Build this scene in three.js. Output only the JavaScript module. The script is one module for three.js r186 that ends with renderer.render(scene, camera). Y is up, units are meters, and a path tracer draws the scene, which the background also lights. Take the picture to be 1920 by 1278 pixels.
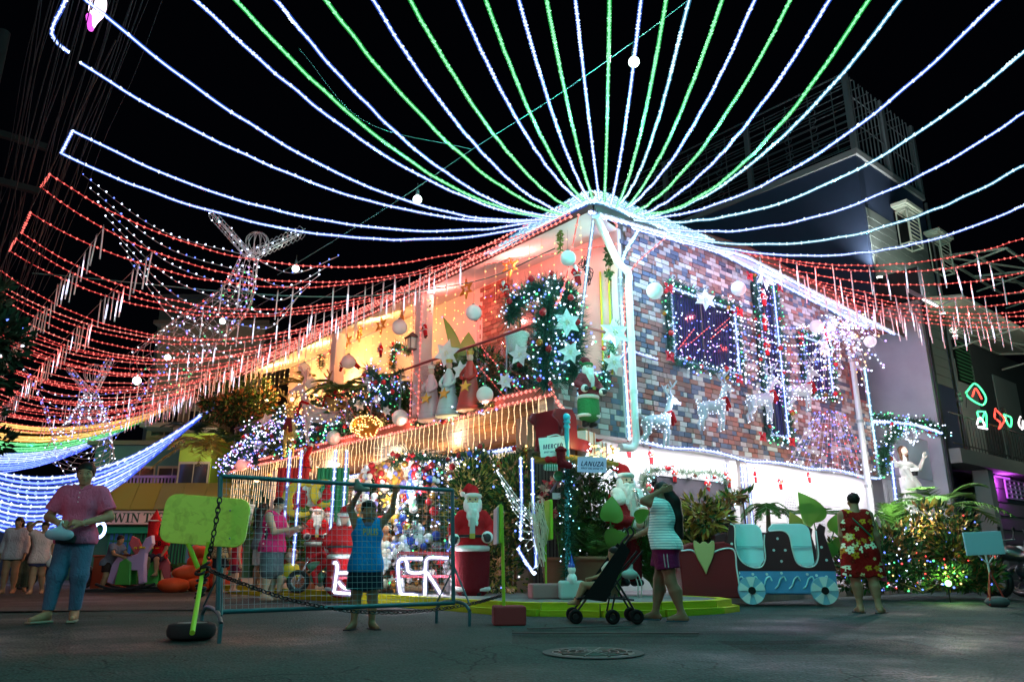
import * as THREE from 'three';
import { mergeGeometries } from 'three/addons/utils/BufferGeometryUtils.js';
import { RoundedBoxGeometry } from 'three/addons/geometries/RoundedBoxGeometry.js';
import { RectAreaLightUniformsLib } from 'three/addons/lights/RectAreaLightUniformsLib.js';
RectAreaLightUniformsLib.init();

// ---------- camera, sky, moon, exposure ----------
const scene = new THREE.Scene();
const FOC = 1417, EYE = 0.62, TILT = Math.atan(416 / FOC);
const camera = new THREE.PerspectiveCamera(2 * Math.atan(639 / FOC) * 180 / Math.PI, 1024 / 681, 0.05, 400);
camera.position.set(0, EYE, 0);
camera.rotation.set(TILT, 0, 0);
scene.add(camera);
const renderer = new THREE.WebGLRenderer({ antialias: true });
renderer.setSize(1024, 681);
renderer.toneMapping = THREE.LinearToneMapping;
renderer.toneMappingExposure = 1.3;
renderer.shadowMap.enabled = true;
{
  const w = 64, h = 32, d = new Float32Array(w * h * 4);
  for (let y = 0; y < h; y++) for (let x = 0; x < w; x++) {
    const up = Math.max(0, (y / (h - 1)) * 2 - 1), k = 1 - 0.6 * up;
    d.set([0.00045 * k, 0.0006 * k, 0.0012 * k, 1], (y * w + x) * 4);
  }
  const sky = new THREE.DataTexture(d, w, h, THREE.RGBAFormat, THREE.FloatType);
  sky.mapping = THREE.EquirectangularReflectionMapping; sky.magFilter = THREE.LinearFilter; sky.needsUpdate = true;
  scene.background = sky; scene.environment = sky;
}
const moon = new THREE.DirectionalLight(0xfff0e0, 0.004);
moon.position.set(-20, 40, 15); moon.castShadow = true; scene.add(moon);

// ---------- helpers ----------
const V = (x, y, z) => new THREE.Vector3(x, y, z);
let seed = 7;
const rnd = () => { seed = (seed + 0x6D2B79F5) | 0; let t = Math.imul(seed ^ (seed >>> 15), 1 | seed); t = (t + Math.imul(t ^ (t >>> 7), 61 | t)) ^ t; return ((t ^ (t >>> 14)) >>> 0) / 4294967296; };
const rr = (a, b) => a + (b - a) * rnd();
const pick = a => a[Math.floor(rnd() * a.length)];
// the house frame: s runs along the brick face (right), t along the balcony side (left, away), h up
const R2 = V(0.766, 0, -0.643), L2 = V(-0.643, 0, -0.766), C0 = V(2.07, 0, -13.5), PHI = Math.atan2(0.643, 0.766);
const P = (s, t, h = 0) => C0.clone().addScaledVector(R2, s).addScaledVector(L2, t).setY(h);
// directions seen from the photographer's place, used to survey where things stand
const look = (px, py) => { const u = (px - 960) / FOC, v = (639 - py) / FOC, c = Math.cos(TILT), n = Math.sin(TILT); return V(u, n + v * c, -c + v * n); };
const atZ = (px, py, z) => { const d = look(px, py); return V(d.x * z / -d.z, EYE + d.y * z / -d.z, -z); };
const atH = (px, py, h) => { const d = look(px, py), k = (h - EYE) / d.y; return V(d.x * k, h, d.z * k); };
const plane = (px, py, p0, n) => { const d = look(px, py), o = V(0, EYE, 0), k = p0.clone().sub(o).dot(n) / d.dot(n); return o.addScaledVector(d, k); };
const onT = (px, py, t = 0) => plane(px, py, P(0, t), L2);       // a plane parallel to the brick face
const onS = (px, py, s = 0) => plane(px, py, P(s, 0), R2);       // a plane parallel to the balcony side
const st = p => { const d = p.clone().sub(C0); return [d.dot(R2), d.dot(L2), p.y]; };
const local = p => { const [s, t, h] = st(p); return V(s, h, -t); };  // house-group coordinates

const gz = (px, z, y = 0) => V(atZ(px, 1110, z).x, y, -z);           // a spot on the ground
const used = {};
const numbered = n => { const k = used[n] = (used[n] ?? -1) + 1; return k ? `${n}_${String(k).padStart(3, '0')}` : n; };
const mats = {};
function M(c, rough = 0.8, o = {}) {
  const key = JSON.stringify([c, rough, o.metalness, o.bk, o.transmission, o.opacity, o.sheen, o.clearcoat]) + (o.map ? o.map.uuid : '') + (o.bumpMap ? o.bumpMap.uuid : '');
  if (mats[key]) return mats[key];
  const { bk, ...rest } = o;
  const m = new THREE.MeshPhysicalMaterial({ roughness: rough, side: THREE.DoubleSide, specularIntensity: rough > 0.45 && !o.metalness ? 0.3 : 1, ...rest });
  m.color.setRGB(...c);
  return mats[key] = m;
}
function E(c, k = 1, o = {}) {
  const key = 'E' + JSON.stringify([c, k, o.opacity]);
  if (mats[key]) return mats[key];
  const m = new THREE.MeshStandardMaterial({ roughness: 0.5, ...o });
  m.color.setRGB(0.02, 0.02, 0.02); m.emissive.setRGB(...c); m.emissiveIntensity = k;
  return mats[key] = m;
}
function prep(g) {
  g = g.index ? g.toNonIndexed() : g;
  for (const k of Object.keys(g.attributes)) if (!['position', 'normal', 'uv'].includes(k)) g.deleteAttribute(k);
  if (!g.attributes.normal) g.computeVertexNormals();
  if (!g.attributes.uv) g.setAttribute('uv', new THREE.BufferAttribute(new Float32Array(g.attributes.position.count * 2), 2));
  return g;
}
const mg = list => Array.isArray(list) ? (list.length === 1 ? list[0] : mergeGeometries(list.map(prep))) : list;
const sub = {};
function obj(name, geo, mat, parent, extra) {           // one named mesh; a child of parent
  const m = new THREE.Mesh(mg(geo), mat); m.castShadow = m.receiveShadow = true;
  m.name = parent === scene || !parent ? numbered(name) : name;
  (parent || scene).add(m);
  if (extra) Object.assign(m.userData, extra);
  return m;
}
const STUFF = { kind: 'stuff' };
function thing(name, label, category, pos = V(0, 0, 0), yaw = 0, group) {
  const o = new THREE.Group(); o.name = numbered(name); o.position.copy(pos); o.rotation.y = yaw; scene.add(o);
  o.userData = { label, category }; if (group) o.userData.group = group;
  return o;
}
function tag(o, label, category, group) { o.userData.label = label; o.userData.category = category; if (group) o.userData.group = group; return o; }
function copy(src, label, pos, yaw, group) {
  const o = src.clone(); o.name = numbered(src.name.replace(/_\d{3}$/, '')); o.userData = { ...src.userData, label }; if (group) o.userData.group = group;
  if (pos) o.position.copy(pos); if (yaw !== undefined) o.rotation.y = yaw; scene.add(o); return o;
}
const struct = (name, geo, mat) => obj(name, geo, mat, scene, { kind: 'structure' });
const box = (w, h, d, x = 0, y = 0, z = 0, ry = 0) => { const g = new THREE.BoxGeometry(w, h, d); if (ry) g.rotateY(ry); return g.translate(x, y, z); };
const rbox = (w, h, d, r, x = 0, y = 0, z = 0) => new RoundedBoxGeometry(w, h, d, 2, r).translate(x, y, z);
const ball = (r, x = 0, y = 0, z = 0, n = 12) => new THREE.SphereGeometry(r, n, Math.max(6, n * 0.7 | 0)).translate(x, y, z);
const ico = (r, p, d = 0) => new THREE.IcosahedronGeometry(r, d).translate(p.x, p.y, p.z);
const oct = (r, p) => new THREE.OctahedronGeometry(r, 0).translate(p.x, p.y, p.z);
function bar(a, b, r, r2 = r, n = 8) {
  const d = b.clone().sub(a), l = d.length(); const g = new THREE.CylinderGeometry(r2, r, l, n, 1);
  g.applyQuaternion(new THREE.Quaternion().setFromUnitVectors(V(0, 1, 0), d.normalize()));
  const m = a.clone().add(b).multiplyScalar(0.5); return g.translate(m.x, m.y, m.z);
}
function beam(a, b, w, h) { // square section
  const d = b.clone().sub(a), l = d.length(), g = new THREE.BoxGeometry(w, h, l);
  const m = new THREE.Matrix4().lookAt(b, a, V(0, 1, 0)); g.applyMatrix4(m); const c = a.clone().add(b).multiplyScalar(0.5); return g.translate(c.x, c.y, c.z);
}
const curve = pts => pts.length === 2 ? new THREE.LineCurve3(pts[0], pts[1]) : new THREE.CatmullRomCurve3(pts, false, 'centripetal');
const tube = (pts, r, n = 5, seg) => new THREE.TubeGeometry(curve(pts), seg || Math.max(2, pts.length * 3), r, n, false);
const lathe = (pr, n = 20) => new THREE.LatheGeometry(pr.map(p => new THREE.Vector2(p[0], p[1])), n);
function shape(pts, depth, bevel = 0) {
  const s = new THREE.Shape(pts.map(p => new THREE.Vector2(p[0], p[1])));
  return new THREE.ExtrudeGeometry(s, { depth, bevelEnabled: bevel > 0, bevelSize: bevel, bevelThickness: bevel, bevelSegments: 1, curveSegments: 6 });
}
const tx = (g, x, y, z, ry = 0, rx = 0, rz = 0) => { if (rz) g.rotateZ(rz); if (rx) g.rotateX(rx); if (ry) g.rotateY(ry); return g.translate(x, y, z); };
function lamp(p, c, k, dist) { const l = new THREE.PointLight(new THREE.Color().setRGB(...c), k); l.position.copy(p); l.castShadow = true; scene.add(l); return l; }
function canvasTex(w, h, draw, srgb = true) {
  const c = document.createElement('canvas'); c.width = w; c.height = h; draw(c.getContext('2d'), w, h);
  const t = new THREE.CanvasTexture(c); if (srgb) t.colorSpace = THREE.SRGBColorSpace; t.wrapS = t.wrapT = THREE.RepeatWrapping; return t;
}
function noiseTex(n, f) {    // tileable value noise, several octaves, as a data texture
  const d = new Uint8Array(n * n * 4), g = {};
  const val = (o, x, y) => g[`${o},${x},${y}`] ??= rnd();
  for (let y = 0; y < n; y++) for (let x = 0; x < n; x++) {
    let s = 0, a = 0.5, cells = 4;
    for (let o = 0; o < 6; o++) {
      const fx = x / n * cells, fy = y / n * cells, ix = Math.floor(fx), iy = Math.floor(fy), ux = fx - ix, uy = fy - iy, sx = ux * ux * (3 - 2 * ux), sy = uy * uy * (3 - 2 * uy);
      const p = (i, j) => val(o, (ix + i) % cells, (iy + j) % cells);
      s += a * ((p(0, 0) * (1 - sx) + p(1, 0) * sx) * (1 - sy) + (p(0, 1) * (1 - sx) + p(1, 1) * sx) * sy); a *= 0.62; cells *= 2;
    }
    d.set(f(s / 1.3, x, y), (y * n + x) * 4);
  }
  const t = new THREE.DataTexture(d, n, n, THREE.RGBAFormat); t.magFilter = THREE.LinearFilter; t.wrapS = t.wrapT = THREE.RepeatWrapping; t.needsUpdate = true; return t;
}
const uvScale = (g, k) => { const u = g.attributes.uv; for (let i = 0; i < u.count; i++) u.setXY(i, u.getX(i) * k, u.getY(i) * k); return g; };
const uvXZ = g => { const p = g.attributes.position, u = new Float32Array(p.count * 2); for (let i = 0; i < p.count; i++) { u[2 * i] = p.getX(i); u[2 * i + 1] = p.getZ(i); } g.setAttribute('uv', new THREE.BufferAttribute(u, 2)); return g; };
const uvXY = g => { const p = g.attributes.position, u = new Float32Array(p.count * 2); for (let i = 0; i < p.count; i++) { u[2 * i] = p.getX(i); u[2 * i + 1] = p.getY(i); } g.setAttribute('uv', new THREE.BufferAttribute(u, 2)); return g; };
const uvBox = g => { g = g.index ? g.toNonIndexed() : g; const p = g.attributes.position, n = g.attributes.normal, u = new Float32Array(p.count * 2);
  for (let i = 0; i < p.count; i++) { const ax = Math.abs(n.getX(i)), ay = Math.abs(n.getY(i)), az = Math.abs(n.getZ(i)); const a = ay > ax && ay > az ? [p.getX(i), p.getZ(i)] : ax > az ? [p.getZ(i), p.getY(i)] : [p.getX(i), p.getY(i)]; u.set(a, 2 * i); }
  g.setAttribute('uv', new THREE.BufferAttribute(u, 2)); return g; };

// ---------- soft bodies: tapered capsules and ellipsoids joined by a smooth minimum, meshed by surface nets ----------
// prim: {a,b,ra,rb,k,cut} or {e:centre,r:[rx,ry,rz],k}; cut = flat end at b
const cap = (a, b, ra, rb = ra, k = 0.03, cut = false) => ({ a, b, ra, rb, k, cut });
const ell = (c, rx, ry, rz, k = 0.03) => ({ e: c, r: [rx, ry, rz], k });
function blob(prims, cell, clip) {
  const lo = V(1e9, 1e9, 1e9), hi = V(-1e9, -1e9, -1e9);
  for (const q of prims) {
    const m = q.e ? Math.max(...q.r) : Math.max(q.ra, q.rb);
    for (const p of q.e ? [q.e] : [q.a, q.b]) { lo.min(p.clone().subScalar(m + 3 * cell)); hi.max(p.clone().addScalar(m + 3 * cell)); }
  }
  const nx = Math.ceil((hi.x - lo.x) / cell) + 1, ny = Math.ceil((hi.y - lo.y) / cell) + 1, nz = Math.ceil((hi.z - lo.z) / cell) + 1;
  const f = new Float32Array(nx * ny * nz).fill(9);
  for (const q of prims) {
    const m = (q.e ? Math.max(...q.r) : Math.max(q.ra, q.rb)) + q.k * 1.2 + 2 * cell;
    const pl = q.e ? q.e.clone() : q.a.clone().min(q.b), ph = q.e ? q.e.clone() : q.a.clone().max(q.b);
    const i0 = Math.max(0, Math.floor((pl.x - m - lo.x) / cell)), i1 = Math.min(nx - 1, Math.ceil((ph.x + m - lo.x) / cell));
    const j0 = Math.max(0, Math.floor((pl.y - m - lo.y) / cell)), j1 = Math.min(ny - 1, Math.ceil((ph.y + m - lo.y) / cell));
    const l0 = Math.max(0, Math.floor((pl.z - m - lo.z) / cell)), l1 = Math.min(nz - 1, Math.ceil((ph.z + m - lo.z) / cell));
    let dx, dy, dz, ll, L;
    if (!q.e) { dx = q.b.x - q.a.x; dy = q.b.y - q.a.y; dz = q.b.z - q.a.z; ll = dx * dx + dy * dy + dz * dz + 1e-12; L = Math.sqrt(ll); }
    for (let l = l0; l <= l1; l++) for (let j = j0; j <= j1; j++) for (let i = i0; i <= i1; i++) {
      const x = lo.x + i * cell, y = lo.y + j * cell, z = lo.z + l * cell; let d;
      if (q.e) {
        const ex = (x - q.e.x) / q.r[0], ey = (y - q.e.y) / q.r[1], ez = (z - q.e.z) / q.r[2], n0 = Math.sqrt(ex * ex + ey * ey + ez * ez);
        const gx = ex / q.r[0], gy = ey / q.r[1], gz = ez / q.r[2], n1 = Math.sqrt(gx * gx + gy * gy + gz * gz) + 1e-9;
        d = n0 < 0.2 ? -Math.min(...q.r) * (1 - n0) : n0 * (n0 - 1) / n1;
      } else {
        const px = x - q.a.x, py = y - q.a.y, pz = z - q.a.z; const t0 = (px * dx + py * dy + pz * dz) / ll, t = Math.min(1, Math.max(0, t0));
        const ax = px - dx * t, ay = py - dy * t, az = pz - dz * t;
        d = Math.sqrt(ax * ax + ay * ay + az * az) - (q.ra + (q.rb - q.ra) * t);
        if (q.cut) { const bx = px - dx * t0, by = py - dy * t0, bz = pz - dz * t0; if (t0 > 1) d = Math.sqrt(bx * bx + by * by + bz * bz) - q.rb; d = Math.max(d, (t0 - 1) * L); }
      }
      const n = (l * ny + j) * nx + i, o = f[n];
      if (q.sub) { f[n] = Math.max(o, -d); continue; }
      if (o > 8) { f[n] = d; continue; }
      const k = q.k, h = Math.max(k - Math.abs(o - d), 0) / k; f[n] = Math.min(o, d) - h * h * k * 0.25;
    }
  }
  if (clip) for (let l = 0; l < nz; l++) for (let j = 0; j < ny; j++) for (let i = 0; i < nx; i++) { const n = (l * ny + j) * nx + i; if (f[n] < 1) f[n] = Math.max(f[n], clip(lo.x + i * cell, lo.y + j * cell, lo.z + l * cell)); }
  const idx = new Int32Array(nx * ny * nz).fill(-1), pos = [], nor = [], tri = [];
  const at = (i, j, l) => f[(l * ny + j) * nx + i];
  for (let l = 0; l < nz - 1; l++) for (let j = 0; j < ny - 1; j++) for (let i = 0; i < nx - 1; i++) {
    const v = [at(i, j, l), at(i + 1, j, l), at(i, j + 1, l), at(i + 1, j + 1, l), at(i, j, l + 1), at(i + 1, j, l + 1), at(i, j + 1, l + 1), at(i + 1, j + 1, l + 1)];
    let m = 0; for (let q = 0; q < 8; q++) if (v[q] < 0) m |= 1 << q;
    if (m === 0 || m === 255) continue;
    let sx = 0, sy = 0, sz = 0, c = 0;
    for (let a = 0; a < 8; a++) for (const bit of [1, 2, 4]) { const b = a | bit; if (b === a || (v[a] < 0) === (v[b] < 0)) continue; const t = v[a] / (v[a] - v[b]);
      sx += (a & 1) + (bit === 1 ? t : 0); sy += (a >> 1 & 1) + (bit === 2 ? t : 0); sz += (a >> 2 & 1) + (bit === 4 ? t : 0); c++; }
    idx[(l * ny + j) * nx + i] = pos.length / 3;
    pos.push(lo.x + (i + sx / c) * cell, lo.y + (j + sy / c) * cell, lo.z + (l + sz / c) * cell);
    let gx = v[1] + v[3] + v[5] + v[7] - v[0] - v[2] - v[4] - v[6], gy = v[2] + v[3] + v[6] + v[7] - v[0] - v[1] - v[4] - v[5], gz = v[4] + v[5] + v[6] + v[7] - v[0] - v[1] - v[2] - v[3];
    const gn = Math.hypot(gx, gy, gz) || 1; nor.push(gx / gn, gy / gn, gz / gn);
  }
  const I = (i, j, l) => idx[(l * ny + j) * nx + i];
  const quad = (a, b, c, d, flip) => { if (a < 0 || b < 0 || c < 0 || d < 0) return; flip ? tri.push(a, c, b, a, d, c) : tri.push(a, b, c, a, c, d); };
  for (let l = 1; l < nz - 1; l++) for (let j = 1; j < ny - 1; j++) for (let i = 1; i < nx - 1; i++) {
    const s = at(i, j, l) < 0;
    if (s !== at(i + 1, j, l) < 0) quad(I(i, j - 1, l - 1), I(i, j, l - 1), I(i, j, l), I(i, j - 1, l), !s);
    if (s !== at(i, j + 1, l) < 0) quad(I(i - 1, j, l - 1), I(i, j, l - 1), I(i, j, l), I(i - 1, j, l), s);
    if (s !== at(i, j, l + 1) < 0) quad(I(i - 1, j - 1, l), I(i, j - 1, l), I(i, j, l), I(i - 1, j, l), !s);
  }
  const g = new THREE.BufferGeometry();
  g.setAttribute('position', new THREE.Float32BufferAttribute(pos, 3)); g.setAttribute('normal', new THREE.Float32BufferAttribute(nor, 3));
  g.setIndex(tri); return uvXY(g);
}
// ---------- ground ----------
const asphaltMap = noiseTex(512, (v, x, y) => { const g = rnd(), k = 0.55 + 0.75 * v + (g < 0.05 ? -0.12 : g > 0.94 ? 0.2 : 0.12 * (g - 0.5)); const b = Math.max(0, Math.min(255, 150 * k)); return [b, b, b, 255]; });
const asphaltFine = asphaltMap.clone(); asphaltFine.repeat.set(2.2, 2.2);
const wearMap = noiseTex(256, v => { const b = Math.max(60, Math.min(255, 255 * (0.15 + 0.95 * v))); return [b, b, b, 255]; }); wearMap.repeat.set(0.11, 0.11);
asphaltMap.repeat.set(0.45, 0.45);
// worn road: patches, tar joints, cracks, pale wear and grit over twelve metres
const roadMap = (() => {
  const n = 1024, cr = new Float32Array(n * n), base = noiseTex(256, v => { const b = 255 * Math.max(0, Math.min(1, v)); return [b, b, b, 255]; }).image.data, B = (x, y, k) => base[((((y * k) | 0) & 255) * 256 + (((x * k) | 0) & 255)) * 4] / 255;
  for (let c = 0; c < 44; c++) { let x = rnd() * n, y = rnd() * n, a = rnd() * 6.28; const L = 60 + rnd() * 260; for (let i = 0; i < L; i++) { a += rr(-0.35, 0.35); x += Math.cos(a) * 1.3; y += Math.sin(a) * 1.3; const X = ((x | 0) + n * 4) % n, Y = ((y | 0) + n * 4) % n; cr[Y * n + X] = 1; if (rnd() < 0.5) cr[Y * n + (X + 1) % n] = 0.7; } }
  const pt = [...Array(7)].map(() => [rnd() * n, rnd() * n, rr(60, 200), rr(40, 120), rr(-0.34, 0.4)]), d = new Uint8Array(n * n * 4), r = new Uint8Array(n * n * 4);
  for (let y = 0; y < n; y++) for (let x = 0; x < n; x++) {
    const a = B(x, y, 0.25), b = B(x, y, 1), g = rnd(); let v = 0.45 + 0.5 * a + 0.5 * (b - 0.5) + (g < 0.14 ? -0.32 : g > 0.9 ? 0.85 : 0.3 * (g - 0.5));
    for (const p of pt) if (Math.abs(x - p[0]) < p[2] + 6 * b && Math.abs(y - p[1]) < p[3] + 6 * a) v += p[4];
    v *= 1 - 0.88 * cr[y * n + x]; const w = Math.max(0, Math.min(255, 165 * v)), q = Math.max(95, Math.min(255, 255 * (1.5 * a + 0.1 + 0.35 * (b - 0.5)))), i = (y * n + x) * 4; d.set([w, w, w, 255], i); r.set([q, q, q, 255], i);
  }
  const mk = e => { const t = new THREE.DataTexture(e, n, n, THREE.RGBAFormat); t.magFilter = THREE.LinearFilter; t.wrapS = t.wrapT = THREE.RepeatWrapping; t.repeat.set(1 / 9, 1 / 9); t.needsUpdate = true; return t; };
  return [mk(d), mk(r)];
})();
const ROAD = M([0.04, 0.085, 0.08], 0.95, { map: roadMap[0], bumpMap: roadMap[0], bumpScale: 0.03, roughnessMap: roadMap[1], specularIntensity: 0.3 });  // teal in the base colour stands in for teal light on the asphalt
const ROAD2 = M([0.085, 0.08, 0.078], 0.95, { map: roadMap[0], bumpMap: roadMap[0], bumpScale: 0.03, roughnessMap: roadMap[1], specularIntensity: 0.6 });
const CONC = M([0.34, 0.33, 0.32], 0.9, { map: asphaltMap, bumpMap: asphaltFine, bumpScale: 0.004 });
const flat = (pts, h) => { const g = new THREE.ShapeGeometry(new THREE.Shape(pts.map(p => new THREE.Vector2(p.x, -p.z)))); g.rotateX(-Math.PI / 2).translate(0, h, 0); return uvXZ(g); };
struct('ground', uvXZ(new THREE.PlaneGeometry(300, 300).rotateX(-Math.PI / 2).translate(0, -0.012, 0)), M([0.05, 0.05, 0.05], 0.95));
{ // road sheet with gentle waves in its surface
  const g = new THREE.PlaneGeometry(60, 60, 220, 220).rotateX(-Math.PI / 2).translate(0, 0, -24), p = g.attributes.position;
  for (let i = 0; i < p.count; i++) { const x = p.getX(i), z = p.getZ(i); p.setY(i, 0.006 * Math.sin(x * 2.3 + Math.sin(z * 1.7)) * Math.sin(z * 1.9 + x * 0.6)); }
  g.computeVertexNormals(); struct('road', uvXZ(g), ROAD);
}
// side street slab that starts at a worn seam on the left
struct('road_slab', flat([atH(-420, 1152, 0), atH(560, 1143, 0), P(-4.3, 0), P(-3.95, 40), P(-16, 40)], 0.016), ROAD2);
// sidewalk with a yellow kerb round the corner
const WALK = [[-3.9, 42], [-3.9, -1.2], [-3.75, -1.8], [-3.3, -2.35], [-2.6, -2.7], [-1.7, -2.85], [-1.15, -2.7], [-0.75, -2.2], [-0.6, -1.45], [12, -1.45], [12, 0.3], [-0.1, 0.4], [-0.1, 42]].map(a => P(...a));
{
  const s = new THREE.Shape(WALK.map(p => new THREE.Vector2(p.x, -p.z)));
  struct('sidewalk', uvXZ(new THREE.ExtrudeGeometry(s, { depth: 0.15, bevelEnabled: false }).rotateX(-Math.PI / 2)), CONC);
  const kp = WALK.slice(1, 9), YEL = M([0.78, 0.74, 0.03], 0.75, { map: asphaltMap, bumpMap: asphaltFine, bumpScale: 0.006 });
  const kerb = thing('kerb', 'bright yellow painted kerb curving round the sidewalk corner', 'kerb'); kerb.userData.kind = 'structure';
  const path = [P(-3.9, 12), P(-3.9, 5), ...kp.slice(0, 1), ...kp.slice(1)];
  for (let i = 0; i < path.length - 1; i++) {
    const n = Math.max(1, Math.round(path[i].distanceTo(path[i + 1]) / 0.75));
    for (let q = 0; q < n; q++) {
      const a = path[i].clone().lerp(path[i + 1], q / n), b = path[i].clone().lerp(path[i + 1], (q + 1) / n), d = b.clone().sub(a).normalize(), nn = V(-d.z, 0, d.x);
      if (nn.dot(P(-2, 2).sub(a)) > 0) nn.negate();
      const h = 0.155 + rr(-0.004, 0.004);
      obj('kerb_stone', [beam(a.clone().addScaledVector(nn, -0.06).addScaledVector(d, 0.004).setY(h / 2), b.clone().addScaledVector(nn, -0.06).addScaledVector(d, -0.004).setY(h / 2), 0.16, h), beam(a.clone().addScaledVector(nn, 0.07).setY(0.035), b.clone().addScaledVector(nn, 0.07).setY(0.035), 0.1, 0.075 + rr(0, 0.012))], YEL, kerb);
    }
  }
}
{ // manhole cover in the foreground
  const m = thing('manhole_cover', 'round iron manhole cover set in the road in the foreground', 'manhole cover', atH(1112, 1224, 0.006));
  obj('rim', tx(new THREE.RingGeometry(0.3, 0.36, 40), 0, 0.006, 0, 0, -Math.PI / 2), M([0.06, 0.062, 0.06], 0.8), m);
  const g = [new THREE.CylinderGeometry(0.295, 0.295, 0.012, 36).translate(0, 0, 0)];
  for (let i = 1; i < 5; i++) g.push(tx(new THREE.TorusGeometry(0.06 * i, 0.008, 5, 30), 0, 0.008, 0, 0, Math.PI / 2));
  for (let i = 0; i < 10; i++) g.push(tx(box(0.28, 0.012, 0.012, 0.14, 0.008, 0), 0, 0, 0, i * Math.PI / 5));
  obj('lid', g, M([0.06, 0.05, 0.045], 0.6, { metalness: 0.4 }), m);
  const rr2 = []; for (const [a, b] of [[atH(960, 1186, 0.022), atH(1310, 1187, 0.022)], [atH(990, 1178, 0.022), atH(1190, 1172, 0.022)]]) rr2.push(beam(a, b, 0.05, 0.012));
  rr2.forEach(g => struct('road_joint', g, M([0.07, 0.06, 0.06], 0.8)));
}

// ---------- the brick house at the corner ----------
const house = thing('brick_house', 'two storey corner house of brick cladding, pink walls and a railed balcony', 'house', C0.clone(), PHI);
const lb = (s0, s1, h0, h1, t0, t1) => box(s1 - s0, h1 - h0, t1 - t0, (s0 + s1) / 2, (h0 + h1) / 2, -(t0 + t1) / 2);
const plaster = noiseTex(256, v => { const b = 200 + 55 * v; return [b, b, b, 255]; }); plaster.repeat.set(0.5, 0.5);
const WHITE = M([0.78, 0.76, 0.75], 0.85, { map: plaster, bumpMap: asphaltFine, bumpScale: 0.003 });
const PINK = M([0.8, 0.66, 0.62], 0.8, { map: plaster, bumpMap: asphaltFine, bumpScale: 0.003 });
const DARK = M([0.012, 0.012, 0.015], 0.5), DKWOOD = M([0.12, 0.06, 0.035], 0.6), REDB = M([0.2, 0.05, 0.035], 0.6), METAL = M([0.3, 0.3, 0.32], 0.4, { metalness: 0.7 });
const rect = (x0, y0, x1, y1, t) => { const a = st(onT(x0, y0, t)), b = st(onT(x1, y1, t)); return [Math.min(a[0], b[0]), Math.max(a[0], b[0]), Math.min(a[2], b[2]), Math.max(a[2], b[2])]; };
const eaveR = s => s < 2.8 ? 6.32 + (s + 1.77) / 4.57 * 0.43 : 6.75 - (s - 2.8) / 7 * 0.38, topR = s => eaveR(s) + 0.52;
// upper brick wall: backing and single bricks
const WIN = [rect(1250, 541, 1380, 703, 0), rect(1411, 521, 1472, 822, 0), rect(1498, 632, 1556, 742, 0)];
obj('wall', shape([[0, 2.76], [9.7, 2.76], [9.7, topR(9.7)], [2.8, topR(2.8)], [0, topR(0)]], 0.22).translate(0, 0, -0.26), M([0.16, 0.15, 0.15], 0.9), house);
obj('wall', uvBox(lb(-1.77, -0.004, 2.78, 3.9, 0.03, 0.22)), M([0.16, 0.15, 0.15], 0.9), house);
{
  const tone = [[0.56, 0.54, 0.5], [0.46, 0.42, 0.4], [0.34, 0.26, 0.24], [0.14, 0.17, 0.23], [0.11, 0.13, 0.18], [0.3, 0.17, 0.14], [0.33, 0.14, 0.11], [0.22, 0.13, 0.12]];
  const tm = tone.map(c => M(c, 0.85, { map: plaster, bumpMap: asphaltFine, bumpScale: 0.008 }));
  const list = [], RH = 0.1;
  for (let r = 0; r < 52; r++) {
    const h0 = 2.76 + r * RH; let s = -1.77 + (r % 2) * 0.1;
    while (s < 9.7) {
      const w = pick([0.11, 0.17, 0.22, 0.22, 0.26]), s1 = Math.min(9.7, s + w), c = (s + s1) / 2, h = h0 + RH / 2;
      const ok = (c > 0 ? h + RH / 2 < topR(c) - 0.02 : h0 + RH < 3.95) && s1 - s > 0.05 && !WIN.some(q => s1 > q[0] - 0.02 && s < q[1] + 0.02 && h > q[2] - 0.05 && h < q[3] + 0.05) && !(s < 0 && s1 > 0);
      if (ok) list.push([c, h, s1 - s - 0.012, Math.floor(rnd() * 8), rr(0, 0.018)]);
      s = s1;
    }
  }
  list.sort((a, b) => a[0] - b[0]);
  const gs = {};
  list.slice(0, 300).forEach(([c, h, w, k, o]) => { const key = w.toFixed(2); gs[key] ??= uvBox(new RoundedBoxGeometry(w, RH - 0.012, 0.05, 1, 0.006)); const b = obj('brick', gs[key], tm[k], house); b.position.set(c, h, -0.02 + o - (c < 0 ? 0.03 : 0)); });
  const rest = list.slice(300), im = new THREE.InstancedMesh(new THREE.BoxGeometry(1, 1, 1), M([1, 1, 1], 0.85, { map: plaster }), rest.length), mt = new THREE.Matrix4(), col = new THREE.Color();
  rest.forEach(([c, h, w, k, o], i) => { mt.makeScale(w, RH - 0.012, 0.05).setPosition(c, h, -0.02 + o); im.setMatrixAt(i, mt); im.setColorAt(i, col.setRGB(...tone[k])); });
  im.name = 'brick'; im.userData.kind = 'stuff'; house.add(im);
}
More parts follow.
